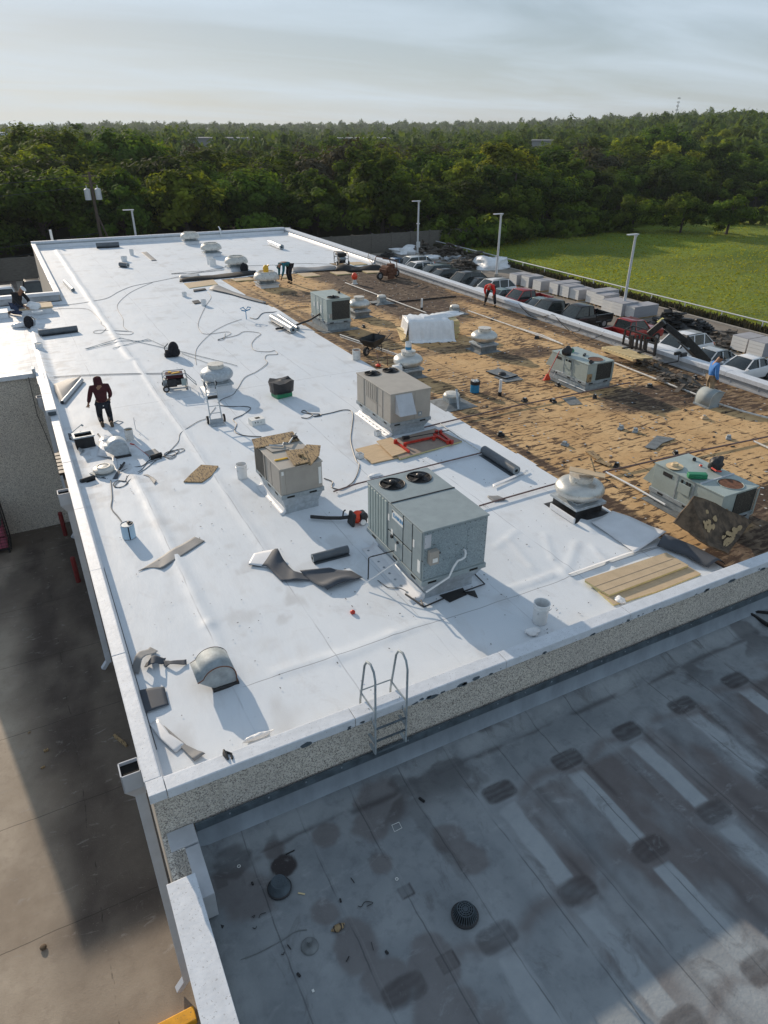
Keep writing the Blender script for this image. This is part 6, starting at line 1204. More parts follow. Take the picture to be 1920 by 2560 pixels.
for i in range(3):
    t = [('brown crate-like board on the deck near the parapet behind the pallet', (980, 995), 1.2), ('dark board edge right of the pallet', (600, 830), 1.0), ('dark board below the first one right of the pallet', (690, 862), .8)][i]
    one(MB().bar(rp('G', *t[1], .05), rp('G', t[1][0]+120*t[2], t[1][1]+(0 if i else 40), .05), .12, .03).build('loose_lath', M['dirtw']), t[0], 'board')
# yellow-wood pallet carried by the forks
a, b_, c_, d_ = rp('G', 585, 800, .42), rp('G', 790, 872, .42), rp('G', 905, 862, .42), rp('G', 700, 792, .42)
t = thing('wood_pallet', 'long pale slatted wooden pallet held by the lift forks over the parapet', 'pallet', tuple(a)); L_ = (b_-a); Wd = (d_-a); o = MB()
for k in range(11): q = L_*(k/10.0); MB().bar(q, q+Wd, .10, .025).build('slat', M['woodl'], t)
for f_ in (0, .5, 1): o.bar(Wd*f_-Vector((0, 0, .06)), Wd*f_+L_-Vector((0, 0, .06)), .06, .10)
o.bar(Vector((0, 0, -.10)), L_-Vector((0, 0, .10)), .1, .02); o.build('pallet_rail', M['woodl'], t)
# telehandler boom, carriage and forks
t = thing('telehandler', 'black telescopic lift boom with fork carriage reaching over the right parapet', 'lift truck', (24.5, 21, 0)); B0 = Vector((24.5, 21, 0))
fx = 23.0; ca = aty(*px('V', 430, 900), 22.0)
def CV(x, y, X0): d = C_F + C_R*((px('V', x, y)[0]-960)/FPX) - C_U*((px('V', x, y)[1]-1280)/FPX); return C_O+d*(X0/d.x)-B0
f = MB(); X0 = 23.05
f.bar(CV(430, 910, X0), CV(480, 640, X0), .07); f.bar(CV(1020, 1130, X0), CV(1070, 800, X0), .09); f.bar(CV(480, 620, X0), CV(1070, 800, X0), .06); f.bar(CV(620, 560, X0+.3), CV(930, 650, X0+.3), .05); f.bar(CV(470, 630, X0), CV(620, 560, X0+.3), .05)
f.bar(CV(430, 900, X0), CV(1030, 1100, X0), .07); f.bar(CV(540, 820, X0), CV(610, 570, X0+.2), .05); f.bar(CV(450, 760, X0), CV(1060, 900, X0), .05)
for x in (600, 680, 760, 830): f.bar(CV(x, 1000, X0), CV(x+30, 740, X0), .08)
f.build('fork_carriage', M['blkm'], t); f = MB()
for x, y in ((560, 960), (850, 1040)): f.bar(CV(x, y, X0), CV(x+30, y-220, X0), .12, .06); f.bar(CV(x, y, X0), CV(x-120, y+25, X0-.8), .12, .05)
f.build('fork', M['blkm'], t)
MB().bar(CV(920, 720, X0+.1), CV(1210, 480, X0+.4), .30, .26).build('boom_head', M['blkm'], t, bevel=.03); MB().bar(CV(1230, 560, X0+.5), CV(1620, 860, X0+1.6), .26, .24).bar(CV(1560, 800, X0+1.5), CV(2000, 1250, X0+3.2), .36, .38).build('boom', M['blkm'], t, bevel=.03)
a_ = CV(1085, 545, X0+.42); MB().bar(CV(1070, 560, X0+.30)+Vector((0, 0, .14)), CV(1180, 480, X0+.5)+Vector((0, 0, .14)), .16, .012).build('boom_sticker', M['sticker'], t); MB().bar(CV(1230, 620, X0+.8), CV(1680, 1000, X0+1.8), .08).build('hydraulic_ram', M['galv'], t)
bp = at(1860, 1010, ZG); MB().box((26.9-24.5+1.6, 15.5-21, -3.6), (2.2, 4.6, 1.5)).box((26.9-24.5+1.2, 14.6-21, -2.6), (1.0, 1.5, 1.2)).build('truck_body', M['blkm'], t, bevel=.08)
for yy in (13.9, 17.2):
    for xx in (27.2, 29.6): wheel(t, (xx-24.5, yy-21, ZG+.6), .6, .4)
# clamps on the parapet, small parapet things
one(MB().box(Vector((23.5, 19.0, .52)), (.3, .12, .12)).box(Vector((23.5, 18.7, .52)), (.3, .10, .2)).tube([Vector((23.35, 18.8, .6)), Vector((23.25, 18.7, .3)), Vector((23.1, 19.3, .05))], .025, 6).build('parapet_clamp', M['blk']), 'black clamp straddling the right parapet near the man in blue', 'clamp')
one(MB().tube(spl([Vector(v) for v in ((23.4, 29.5, .49), (23.3, 29.0, .35), (23.3, 28.2, .12), (23.3, 27.3, .3), (23.4, 26.7, .49), (23.28, 26, .3), (23.2, 25.2, .08))], 5), .018, 6).build('hanging_cord', M['blk'], smooth=50), 'black cord hanging on the inside of the right parapet', 'cable')
one(MB().tube(spl([Vector(v) for v in ((23.4, 24.8, .49), (23.3, 24.6, .2), (23.1, 24.9, .05), (22.8, 23.6, .05), (23.3, 23.2, .3), (23.45, 23.2, .49))], 5), .014, 6).build('hanging_cord', M['blk'], smooth=50), 'second dark cord draped by the lift forks', 'cable')
one(MB().tube(spl([Vector(v) for v in ((23.65, 47.5, .5), (23.45, 47.4, .66), (23.25, 47.2, .3), (23.1, 46.2, .05), (22.2, 45.8, .06))], 5), .02, 6).build('hanging_cord', M['blk'], smooth=50), 'black hose over the right parapet by the cutter machine', 'cable')
one(MB().tube(spl([Vector(v) for v in ((17.3, 64.8, .1), (17.3, 65.1, .75), (17.3, 65.4, .85), (17.5, 65.5, .6))], 5), .05, 6).build('goose_pipe', M['white'], smooth=50), 'small white bent pipe hooked over the rear parapet', 'pipe')
# lower roof items
def drain(label, p, s=1.0, lean=0, grate='blkm'):
    t = thing('roof_drain', label, 'roof drain', tuple(p), 0, 'roof drains'); MB().lathe([(.165*s, 0), (.17*s, .03), (.14*s, .05)], 28).build('drain_ring', M[grate], t, smooth=50); o = MB()
    for k in range(28): q = k*2*math.pi/28; o.bar((.145*s*math.cos(q), .145*s*math.sin(q), .04), (.10*s*math.cos(q), .10*s*math.sin(q), .17), .010)
    for rr_ in (.10, .075, .05, .025): o.tube([(rr_*s*math.cos(q), rr_*s*math.sin(q), .172) for q in np.linspace(0, 6.283, 24, endpoint=False)], .006, 5, closed=True)
    for k in range(12): q = k*math.pi/6; o.bar((0, 0, .172), (.10*s*math.cos(q), .10*s*math.sin(q), .172), .006)
    o.build('drain_dome', M['flash'], t); MB().lathe([(.138*s, .03), (.092*s, .165), (0, .165)], 24).build('drain_core', M['dark'], t, smooth=50); return t
drain('black domed drain cover set in the lower roof, right of centre', at(1162, 2290, ZL+.01), 1.15); d2 = drain('loose drain dome standing beside the black drain hole', at(699, 2222, ZL+.02), 1.05); 
for ch in d2.children:
    if ch.name.startswith('drain_ring'): ch.scale = (1.0, 1.0, 1.0)
MB().lathe([(.175, 0), (.17, .02), (.108, .168)], 26).build('dome_side', M['flash'], d2, smooth=50)
p = at(774, 2366, ZL+.01); t = thing('plumbing_vent', 'small grey vent pipe boot on the lower roof left of centre', 'vent pipe', tuple(p)); MB().lathe([(.12, 0), (.115, .02), (.10, .03), (.05, .035)], 26).build('boot_flange', M['lead'], t, smooth=50); MB().cyl((0, 0, .02), (0, .0, .14), .028, n=16).cyl((0, 0, .13), (0, 0, .15), .034, n=16).build('pipe_stub', M['lead'], t, smooth=40)
pc = O_ = MB().tube(spl([at(*px('O', x, y), ZL+.012) for x, y in ((600, 952), (540, 960), (460, 1010), (330, 1080), (230, 1120), (170, 1160), (165, 1240), (190, 1340), (215, 1440))], 6), .006, 5).build('sealant_line', M['lead'], smooth=60); one(pc, 'thin pale sealant line curving on the lower roof', 'sealant line')
bag('crumpled brown leaf-like wad on the lower roof', 'O', 775, 945, (.10, .045, .06), 'plyd', z=ZL+.01, seed=40)
for i, (x, y, dx, dy, r, lab) in enumerate([(1228, 212, 30, 22, .016, 'upper right of the drain hole'), (290, 685, 8, 14, .012, 'beside the loose drain dome, left'), (785, 778, 5, 18, .012, 'centre of the lower roof'), (1040, 1070, 14, 16, .014, 'below centre'), (545, 1195, 16, 18, .014, 'lower left'), (110, 935, 22, 6, .022, 'at the far left by the coping'), (845, 660, 20, 28, .005, 'thin one right of the drain dome'), (960, 1020, 12, 46, .004, 'thin one below centre'), (490, 1035, 20, 26, .006, 'thin one beside the vent boot'), (820, 1130, 16, -30, .006, 'thin one lower centre'), (480, 530, 50, -25, .007, 'stick across the drain hole')]):
    o = MB().bar(at(*px('O', x, y), ZL+.02), at(*px('O', x+dx, y+dy), ZL+.02), r*2); one(o.build('small_scrap', M['tar']), 'small black scrap on the lower roof, '+lab, 'scrap', 'scraps on the lower roof')
for i, (pts, lab) in enumerate([([(885, 818), (905, 822), (925, 795), (970, 800), (935, 820)], 'tangled black wire right of the drain dome'), ([(290, 880), (308, 870), (300, 885)], 'tiny wire curl near the left coping'), ([(330, 885), (340, 865), (370, 855)], 'second wire curl near the left coping'), ([(295, 940), (310, 945), (318, 932)], 'lower wire curl near the left coping'), ([(455, 1088), (468, 1090), (472, 1075)], 'wire curl left of the vent boot')]):
    one(MB().tube(spl([at(*px('O', x, y), ZL+.02) for x, y in pts], 4), .005, 5).build('wire_scrap', M['tar'], smooth=50), lab, 'wire')
one(MB().bar(at(*px('O', 550, 745), ZL+.02), at(*px('O', 588, 752), ZL+.02), .02, .006).build('wood_sliver', M['woodl']), 'yellow wood sliver below the loose drain dome', 'sliver'); one(MB().box(at(*px('O', 634, 1293), ZL+.02), (.03, .035, .006)).build('paper_scrap', M['paper']), 'small white paper scrap on the lower roof', 'scrap')
for (x, y, r, lab) in ((218, 595, .022, 'small white ring by the left end of the lower roof'), (1103, 667, .02, 'small pale ring above the square stain')): one(MB().tube([at(*px('O', x, y), ZL+.02)+Vector((r*math.cos(q), r*math.sin(q), 0)) for q in np.linspace(0, 6.28, 14, endpoint=False)], .006, 5, closed=True).build('ring', M['paper'], smooth=50), lab, 'ring')
o = MB().tube([at(*px('O', x, y), ZL+.018) for x, y in ((1075, 365), (1115, 348), (1132, 380), (1090, 402))], .006, 4, closed=True); one(o.build('caulk_square', M['paper']), 'thin white caulk square on the lower roof', 'caulk mark')
one(MB().bar(at(1868, 1528, ZL+.12), at(1925, 1532, ZL+.12), .05, .05).bar(at(1868, 1530, ZL+.12), at(1925, 1566, ZL+.04), .05, .08).build('black_rack', M['tar']), 'black frame on the lower roof at the right edge', 'frame')
# ================================================================ people
def skin_mesh(name, m, verts, edges, radii, parent=None, sub=2, label=None):
    me = bpy.data.meshes.new(name+'_sk'); me.from_pydata([Vector(v) for v in verts], edges, []); o = bpy.data.objects.new(name+'_sk', me); COL.objects.link(o)
    o.modifiers.new('s', 'SKIN'); sk = me.skin_vertices[0].data
    for i, r in enumerate(radii): sk[i].radius = r if isinstance(r, tuple) else (r, r)
    sk[0].use_root = True
    q = o.modifiers.new('u', 'SUBSURF'); q.levels = sub; q.render_levels = sub
    dg = bpy.context.evaluated_depsgraph_get(); dg.update(); nm = bpy.data.meshes.new_from_object(o.evaluated_get(dg)); bpy.data.objects.remove(o); bpy.data.meshes.remove(me)
    nm.name = name; nm.materials.clear(); nm.materials.append(m); nm.polygons.foreach_set('use_smooth', [True]*len(nm.polygons))
    b = bpy.data.objects.new(name, nm); COL.objects.link(b); b.parent = parent; return b
def person(label, loc, rz, J, top, legs, hat=None, hood=False, hatm='blackc', s=1.0, vest=None):
    """J: joints in local metres (facing -y): hip, chest, neck, head, shL, elL, haL, shR, elR, haR, hpL, knL, anL, hpR, knR, anR"""
    t = thing('person', label, 'person', tuple(loc), rz); t.scale = (s, s, s); J = {k: Vector(v) for k, v in J.items()}
    names = ['hip', 'waist', 'chest', 'neck', 'head', 'crown']; J['waist'] = J['hip'].lerp(J['chest'], .4); d = (J['head']-J['neck']).normalized(); J['crown'] = J['head']+d*.09
    V = [J[n] for n in names]; E = [(0, 1), (1, 2), (2, 3), (3, 4), (4, 5)]; R = [(.13, .11), (.125, .10), (.155, .11), (.055, .055), (.088, .10), (.07, .08)]
    for sd in 'LR':
        i = len(V); V += [J['sh'+sd], J['el'+sd], J['ha'+sd]]; E += [(2, i), (i, i+1), (i+1, i+2)]; R += [.062, .045, .030]
        h = J['ha'+sd]; fd = (h-J['el'+sd]).normalized(); sdv = fd.cross(Vector((0, 1, .3))).normalized(); pm = h+fd*.07; k = len(V); V.append(pm); E.append((i+2, k)); R.append((.034, .02))
        for q in range(4): j = len(V); V += [pm+fd*.04+sdv*(.026*(q-1.5)), pm+fd*(.085-.008*abs(q-1.3))+sdv*(.028*(q-1.5))+Vector((0, -.015, -.01))]; E += [(k, j), (j, j+1)]; R += [.010, .008]
        j = len(V); V.append(h+fd*.05-sdv*.05); E.append((k, j)); R.append(.010)
        i = len(V); V += [J['hp'+sd], J['kn'+sd], J['an'+sd]]; E += [(0, i), (i, i+1), (i+1, i+2)]; R += [.085, .06, .042]
    skin_mesh('body', M['skin'], V, E, R, t)
    V = [J['hip']+Vector((0, 0, -.02)), J['waist'], J['chest'], J['neck']+(J['neck']-J['chest'])*-.25]; E = [(0, 1), (1, 2), (2, 3)]; R = [(.165, .135), (.16, .13), (.185, .14), (.09, .085)]
    for sd in 'LR': i = len(V); V += [J['sh'+sd], J['el'+sd], J['ha'+sd].lerp(J['el'+sd], .12)]; E += [(2, i), (i, i+1), (i+1, i+2)]; R += [.085, .064, .050]
    skin_mesh('shirt', M[top], V, E, R, t)
    V = [J['hip']]; E = []; R = [(.155, .13)]
    for sd in 'LR': i = len(V); V += [J['hp'+sd], J['kn'+sd], J['an'+sd]]; E += [(0, i), (i, i+1), (i+1, i+2)]; R += [.108, .082, .068]
    skin_mesh('trousers', M[legs], V, E, R, t)
    for sd in 'LR':
        a = J['an'+sd]; fd = (a-J['kn'+sd]).normalized(); fwd = Vector((0, -1, 0)) if abs(fd.z) > .6 else Vector((0, 0, -1))
        if 'toe'+sd in J: fwd = (J['toe'+sd]-a).normalized()
        skin_mesh('boot', M['boot'], [a+fd*.02, a+fd*.06+fwd*.02, a+fd*.07+fwd*.16], [(0, 1), (1, 2)], [.055, .056, .045], t, 1)
    h = J['head']; up = d; fw = Vector((0, -1, 0)); fw = (fw-up*fw.dot(up)).normalized(); sd_ = up.cross(fw)
    fc = MB(); fc.sphere(h+fw*.095-up*.01, .018, 8); fc.sphere(h+sd_*.092-up*.01, .022, 8, sx=.5); fc.sphere(h-sd_*.092-up*.01, .022, 8, sx=.5); fc.build('nose_and_ears', M['skin'], t, smooth=60)
    e = MB(); e.sphere(h+fw*.088+sd_*.034+up*.015, .011, 8); e.sphere(h+fw*.088-sd_*.034+up*.015, .011, 8); e.bar(h+fw*.096-up*.05-sd_*.022, h+fw*.096-up*.05+sd_*.022, .008); e.build('eyes_and_mouth', M['blk'], t)
    if hood:
        skin_mesh('hood', M[top], [J['neck']-d*.10, J['neck']+d*.02, h-fw*.02, h+up*.07-fw*.02], [(0, 1), (1, 2), (2, 3)], [(.15, .13), (.125, .12), (.128, .13), (.10, .11)], t)
    else:
        skin_mesh('hair', M['hair'], [h-fw*.03+up*.0, h-fw*.02+up*.075], [(0, 1)], [(.092, .095), (.085, .09)], t)
        if hat == 'cap':
            skin_mesh('cap', M[hatm], [h+up*.045-fw*.01, h+up*.10-fw*.01], [(0, 1)], [(.104, .11), (.088, .09)], t); MB().sphere(h+up*.055+fw*.12, .075, 12, sx=1, sy=1.1, sz=.14).build('cap_peak', M[hatm], t, smooth=60)
        if hat == 'helmet': skin_mesh('helmet', M['white'], [h+up*.03, h+up*.11], [(0, 1)], [(.13, .14), (.11, .12)], t)
    return t
# walking man in maroon hoodie, seen from behind
J = dict(hip=(0, .02, .55), chest=(0, -.03, .92), neck=(0, -.08, 1.08), head=(0, -.15, 1.19), shL=(.21, -.03, 1.0), elL=(.30, .0, .76), haL=(.36, -.06, .56), shR=(-.22, -.03, 1.0), elR=(-.26, -.02, .76), haR=(-.22, -.12, .62), hpL=(.11, 0, .50), knL=(.13, -.10, .12), anL=(.14, .30, .09), hpR=(-.11, 0, .50), knR=(-.13, -.02, .12), anR=(-.10, .40, .09), toeL=(.14, .42, .02), toeR=(-.10, .52, .02))
person('man in a maroon hoodie and black trousers kneeling, seen from behind', rp('C', 640, 525, .035), R_(180), J, 'maroon', 'navy', hood=True, s=1.16)
bp_ = MB().box((0, 0, .0), (.03, .01, .02)); bp_.build('pocket_patch', M['paper'], bpy.data.objects['person']).location = (0, .15, .50)
# standing man in blue, khaki trousers
J = dict(hip=(0, 0, .90), chest=(0, -.02, 1.24), neck=(0, -.05, 1.40), head=(0, -.13, 1.50), shL=(.19, -.03, 1.33), elL=(.25, -.0, 1.04), haL=(.22, -.12, .82), shR=(-.19, -.03, 1.33), elR=(-.25, -.04, 1.04), haR=(-.22, -.14, .82), hpL=(.10, 0, .86), knL=(.14, -.03, .48), anL=(.18, .02, .09), hpR=(-.10, 0, .86), knR=(-.15, -.03, .48), anR=(-.20, .03, .09))
person('man in a blue long-sleeved shirt and khaki trousers standing behind the duct hood', at(1764, 1004, .02), R_(60), J, 'bluec', 'khaki', hat='cap', s=1.04)
# bending workers
JB = dict(hip=(0, .22, .90), chest=(0, -.18, 1.02), neck=(0, -.36, .95), head=(0, -.48, .86), shL=(.17, -.28, .97), elL=(.20, -.34, .66), haL=(.12, -.40, .38), shR=(-.17, -.28, .97), elR=(-.20, -.30, .66), haR=(-.14, -.38, .38), hpL=(.10, .22, .86), knL=(.13, .10, .47), anL=(.14, .18, .09), hpR=(-.10, .22, .86), knR=(-.13, .14, .47), anR=(-.14, .26, .09))
person('man in teal bending over at the torn membrane edge beside the fourth wide vent', rp('B', 905, 452, .02), R_(-72), JB, 'teal', 'navy', hat='cap', hatm='teal', s=1.25)
JR = dict(JB); JR.update(elL=(.24, -.26, .80), haL=(.20, -.22, .58), elR=(-.24, -.24, .80), haR=(-.20, -.20, .58), chest=(0, -.16, 1.06), neck=(0, -.30, 1.02), head=(0, -.40, .95), knL=(.20, .02, .50), anL=(.26, .05, .09), knR=(-.20, .10, .50), anR=(-.30, .22, .09))
person('man in a red shirt bending over beside the right parapet', rp('E', 1118, 385, .02), R_(-50), JR, 'redc', 'navy', hat='cap', hatm='redc', s=1.12)
JK = dict(hip=(0, .16, .34), chest=(0, -.06, .66), neck=(0, -.20, .80), head=(.04, -.30, .88), shL=(.18, -.08, .74), elL=(.22, -.26, .52), haL=(.10, -.42, .38), shR=(-.18, -.08, .74), elR=(-.22, -.24, .50), haR=(-.10, -.42, .36), hpL=(.12, .14, .32), knL=(.16, -.24, .12), anL=(.14, .28, .09), hpR=(-.12, .14, .32), knR=(-.16, -.22, .12), anR=(-.14, .30, .09), toeL=(.14, .4, .05), toeR=(-.14, .4, .05))
person('person in black with a white hard hat kneeling on the wing roof', rp('R', 370, 1015, .03), R_(38), JK, 'blackc', 'denim', hat='helmet', s=1.45)
# ================================================================ yard
def lamp(label, top, H=6.85):
    p = at(*top, ZG+H); t = thing('lamp_post', label, 'street lamp', (p.x, p.y, ZG), 0, 'car park lamp posts'); MB().cyl((0, 0, 0), (0, 0, .7), .28, .26, n=18).build('lamp_base', M['conc'], t, smooth=40); MB().cyl((0, 0, .7), (0, 0, H-.1), .13, .10, n=14).build('post', M['lampw'], t, smooth=40)
    MB().box((-.35, 0, H-.02), (1.15, .34, .09)).box((.02, 0, H-.12), (.25, .22, .16)).build('lamp_head', M['lampw'], t, bevel=.02); return t
lamp('white lamp post behind the rear left parapet', (329, 524)); l1 = lamp('white lamp post with a small sign box, farthest along the right car park', (1047, 502)); lamp('white lamp post, middle one along the right car park', (1253, 534)); lamp('white lamp post nearest the camera, among the board stacks', (1590, 585))
MB().box((0, -.12, 1.7), (.5, .12, .7)).box((0, 0, 4.2), (.34, .3, .12)).build('sign_box', M['lampw'], l1)
# perimeter wall
t = thing('precast_wall', 'low precast panel wall behind the yard in front of the trees', 'wall', (0, 88, ZG))
for k in range(34): MB().bb(-40+k*3.0+.12, -37+k*3.0-.12, -.07, .07, 0, 2.35+.0*k).build('wall_panel', M['precast'], t)
for k in range(35): MB().box((-40+k*3.0, 0, 1.22), (.24, .28, 2.45)).build('wall_post', M['precast'], t)
# field fence
t = thing('rail_fence', 'long white pipe rail fence between car park and field', 'fence', (54.0, 8, ZG)); MB().cyl((0, 0, .92), (0, 80, .92), .055, n=8).build('rail', M['lampw'], t)
for k in range(21): MB().cyl((0, k*4.0, 0), (0, k*4.0, .92), .05, n=8).build('fence_post', M['lampw'], t)
# board stacks
for i, (pxy, lab) in enumerate([((1290, 716), 'left of the red pickup, farthest'), ((1320, 723), 'second from the far end'), ((1350, 731), 'third from the far end'), ((1392, 741), 'behind the grey sedan'), ((1419, 748), 'behind the near edge of the black pickup'), ((1444, 754), 'between the two black pickups'), ((1486, 764), 'above the second black pickup'), ((1506, 770), 'right of the one above the second black pickup'), ((1527, 786), 'left of the nearest lamp post'), ((1551, 795), 'directly beside the nearest lamp post'), ((1582, 800), 'just right of the nearest lamp post'), ((1860, 886), 'behind the silver sedan'), ((1902, 900), 'at the right frame edge')]):
    p = at(*pxy, ZG); t = thing('board_pallet', 'pallet stack of pale boards '+lab, 'board stack', (p.x, p.y, ZG), 0, 'stacks of pale boards in the car park'); h = 1.02+.08*math.sin(i*2.3); long = i in (3, 6, 10)
    for k in range(4): MB().bb(0, 1.9+(1.0 if long else 0), 0, 1.3, .13+k*h/4+.008, .13+(k+1)*h/4-.008).build('board_layer', M['pallet'], t)
    L5 = 1.9+(1.0 if long else 0); MB().bb(-.01, L5+.01, -.01, 1.31, .125+h, .14+h).build('top_cover', M['pallets'], t); MB().bb(.004, L5, -.012, -.001, .16, .12+h).build('shaded_side', M['pallets'], t); o = MB(); [o.bb(0, L5, y, y+.12, 0, .12) for y in (.03, .55, 1.05)]; o.build('pallet_base', M['wood'], t)  # grey side sheet paints the shade on the face turned from the sun
def heap(label, px_, s, m, seed, z=0, cat='debris pile', nm='debris_pile', n=None):
    p = at(*px_, ZG); o = MB(); r = random.Random(seed)
    for k in range(n or 60):
        q = r.random()**.6; a = r.uniform(0, 6.28); h = (1-q)*s[2]
        o.box((q*s[0]*math.cos(a), q*s[1]*math.sin(a), max(.06, r.uniform(.3, 1)*h)), (r.uniform(.3, 1.3), r.uniform(.2, .8), r.uniform(.03, .16)), r.uniform(0, 3), r.gauss(0, .22), r.gauss(0, .22))
    ob = o.build(nm, M[m]); ob.location = p; return one(ob, label, cat)
def tarp(label, px_, s, seed, m='wrap'):
    o = MB().sphere((0, 0, 0), 1, 22); V = []
    for v in o.v:
        v = Vector(v); n = mnoise.noise(v*1.3+Vector((seed*3.1, 0, 0)))*.5+mnoise.noise(v*3.5+Vector((seed, 0, 0)))*.22; v = v*(1+n); V.append((v.x*s[0], v.y*s[1], max(0, (v.z+.3)*s[2]*.8)))
    o.v = V; ob = o.build('tarp', M[m], smooth=50); ob.location = at(*px_, ZG); return one(ob, label, 'tarp')
heap('big black heap of scrap roofing on the car park right of the stacks', (1672, 818), (2.4, 1.6, 1.9), 'tar', 1, n=110); heap('smaller black heap of scrap roofing beside the big one', (1738, 828), (1.6, 1.1, 1.1), 'tar', 2, n=70)
heap('low heap of brown rubble above the white SUV', (1815, 845), (1.6, .9, .7), 'dirtw', 3); heap('second low heap of brown rubble by the board stack', (1815, 868), (1.4, .8, .6), 'dirtw', 4)
heap('dark heap of junk by the perimeter wall left of the lamp', (1000, 618), (3, 2, 2.0), 'tar', 5, n=80); heap('dark junk heap right of the sign box lamp', (1060, 632), (2.5, 2, 1.6), 'dirtw', 6); heap('brown heap of old boards by the field corner', (1120, 640), (3.2, 1.8, 2.0), 'dirtw', 7, n=90)
heap('dark heap of old boards beside the middle lamp', (1192, 655), (2.6, 1.6, 1.8), 'dirtw', 8, n=90); heap('heap of scrap behind the parked dark SUVs', (1150, 672), (3.4, 1.6, 1.4), 'dirtw', 9, n=90); heap('small junk by the blue car', (968, 643), (1.2, 1, .7), 'blkm', 10); heap('flat grey scrap sheets below the brown board heap', (1130, 652), (2.2, 1.2, .8), 'parap', 13, n=24)
tarp('crumpled white tarp by the sign box lamp', (1022, 633), (2.3, 1.4, .9), 1); tarp('white tarp scrap right of the sign box lamp', (1082, 645), (1.6, .9, .4), 2); tarp('large white tarp over scrap beside the middle lamp', (1228, 668), (2.2, 2.0, 1.3), 3)
p = at(890, 628, ZG); t = thing('trailer', 'black gooseneck trailer frame by the perimeter wall', 'trailer', (p.x, p.y-2, ZG)); MB().bar((-2.2, 0, .8), (2.0, 0, 1.3), .3, .2).bar((2.0, 0, 1.3), (3.4, 0, 1.9), .3, .25).bar((3.4, 0, 1.9), (3.6, 0, .1), .2).bar((-2.2, 0, .8), (-2.2, 0, .1), .4, .3).build('trailer_frame', M['blk'], t)
# utility pole with two transformers and wires
p = at(222, 430, 3.95); t = thing('utility_pole', 'wooden utility pole with two pale transformers in front of the trees at left', 'utility pole', (p.x, p.y, ZG)); MB().cyl((0, 0, 0), (0, 0, 10.05), .22, .15, n=12).cyl((1.5, -.5, 0), (.1, 0, 5.2), .10, .10, n=8).build('pole', M['pole'], t, smooth=50)
for s in (-1, 1):
    MB().cyl((.62*s, -.1, 7.0), (.62*s, -.1, 8.2), .36, n=18).cyl((.62*s, -.1, 8.2), (.62*s, -.1, 8.3), .30, .1, n=18).build('transformer', M['lampw'], t, smooth=40); MB().cyl((.62*s, -.1, 8.3), (.62*s, -.1, 8.6), .05).build('insulator', M['whited'], t)
MB().bar((-.9, 0, 9.6), (.9, 0, 9.6), .12).bar((-.6, 0, 8.8), (.6, 0, 8.8), .1).build('cross_arm', M['pole'], t)
for i, (z0, z1, lab) in enumerate(((9.8, 9.0, 'upper'), (8.6, 7.6, 'middle'), (3.2, 2.2, 'lower'), (2.2, .6, 'lowest'))):
    P = [Vector((p.x-38*u, p.y-4*u, ZG+z0+(z1-z0)*u-1.4*4*u*(1-u)*.5)) for u in np.linspace(0, 1, 12)]; one(MB().tube(P, .028, 5).build('power_line', M['cabled']), lab+' power line running left from the utility pole', 'power line')
# roll cage, bollards, yellow kerb
t = thing('roll_cage', 'wire roll cage stacked with pink boxes at the foot of the wing wall', 'roll cage', (-3.35, 27.4, ZG)); f = MB()
for x in (-.9, .9):
    for y in (-.45, .45): f.bar((x, y, .15), (x, y, 1.9), .04)
for z in (.2, 1.9): f.bar((-.9, -.45, z), (.9, -.45, z), .04); f.bar((-.9, .45, z), (.9, .45, z), .04); f.bar((.9, -.45, z), (.9, .45, z), .04); f.bar((-.9, -.45, z), (-.9, .45, z), .04)
for z in np.arange(.35, 1.9, .14): f.bar((.9, -.45, z), (.9, .45, z), .012); f.bar((-.9, -.45, z), (.9, -.45, z), .012)
for x in np.arange(-.75, .9, .15): f.bar((x, -.45, .2), (x, -.45, 1.9), .01); f.bar((x, -.45, 1.9), (x, .45, 1.9), .012)
for y in np.arange(-.3, .45, .15): f.bar((-.9, y, 1.9), (.9, y, 1.9), .012)
f.build('cage_frame', M['blkm'], t)
for x in (-.55, 0, .55):
    for z in (.45, .95): MB().box((x, 0, z), (.5, .8, .44)).build('pink_box', M['pink'], t, bevel=.01)
    MB().box((x, 0, 1.42), (.5, .8, .40)).build('blue_box', M['memr'], t, bevel=.01)
for x in (-.8, .8):
    for y in (-.4, .4): MB().cyl((x-.03, y, .08), (x+.03, y, .08), .08, n=12).build('castor', M['rub'], t)
for (b_, lab) in (((172, 1336), 'dark red bollard at the foot of the wing corner'), ((205, 1452), 'dark red bollard nearer the camera beside the building')):
    q = at(*b_, ZG); t = thing('bollard', lab, 'bollard', (q.x-.12, q.y, ZG), 0, 'dark red bollards'); MB().cyl((0, 0, 0), (0, 0, 1.05), .085, n=16).sphere((0, 0, 1.05), .085, 12, sz=.5).build('bollard_post', M['bollard'], t, smooth=50)
tag(MB().bb(-1.5, -.05, 7.35, 7.62, ZG+.004, ZG+.15).build('yellow_kerb', M['yelp'], bevel=.02), 'short yellow painted kerb at the bottom left beside the building', 'kerb')
for (a, b_, r, lab) in (((175, 1010), (205, 1045), .04, 'piece of lumber on the driveway by the building'), ((115, 860), (145, 855), .02, 'thin twig on the driveway'),): pass
for (x, y, dx, dy, r, lab) in ((285, 1838, 32, 26, .035, 'short length of lumber on the driveway beside the building'), (109, 1878, 12, -5, .03, 'dark stick on the driveway left of the lumber'), (102, 1921, 10, -6, .02, 'small stick on the driveway below the dark one'), (70, 1833, 6, -4, .015, 'small reddish twig on the driveway')):
    one(MB().bar(at(x, y, ZG+.04), at(x+dx, y+dy, ZG+.04), r*2).build('stick', M['plyd']), lab, 'stick')
one(MB().sphere(at(108, 2368, ZG+.04), .07, 10, sz=.5).build('leaf_wad', M['boot']), 'dark brown leaf clump on the sunlit driveway', 'leaf')
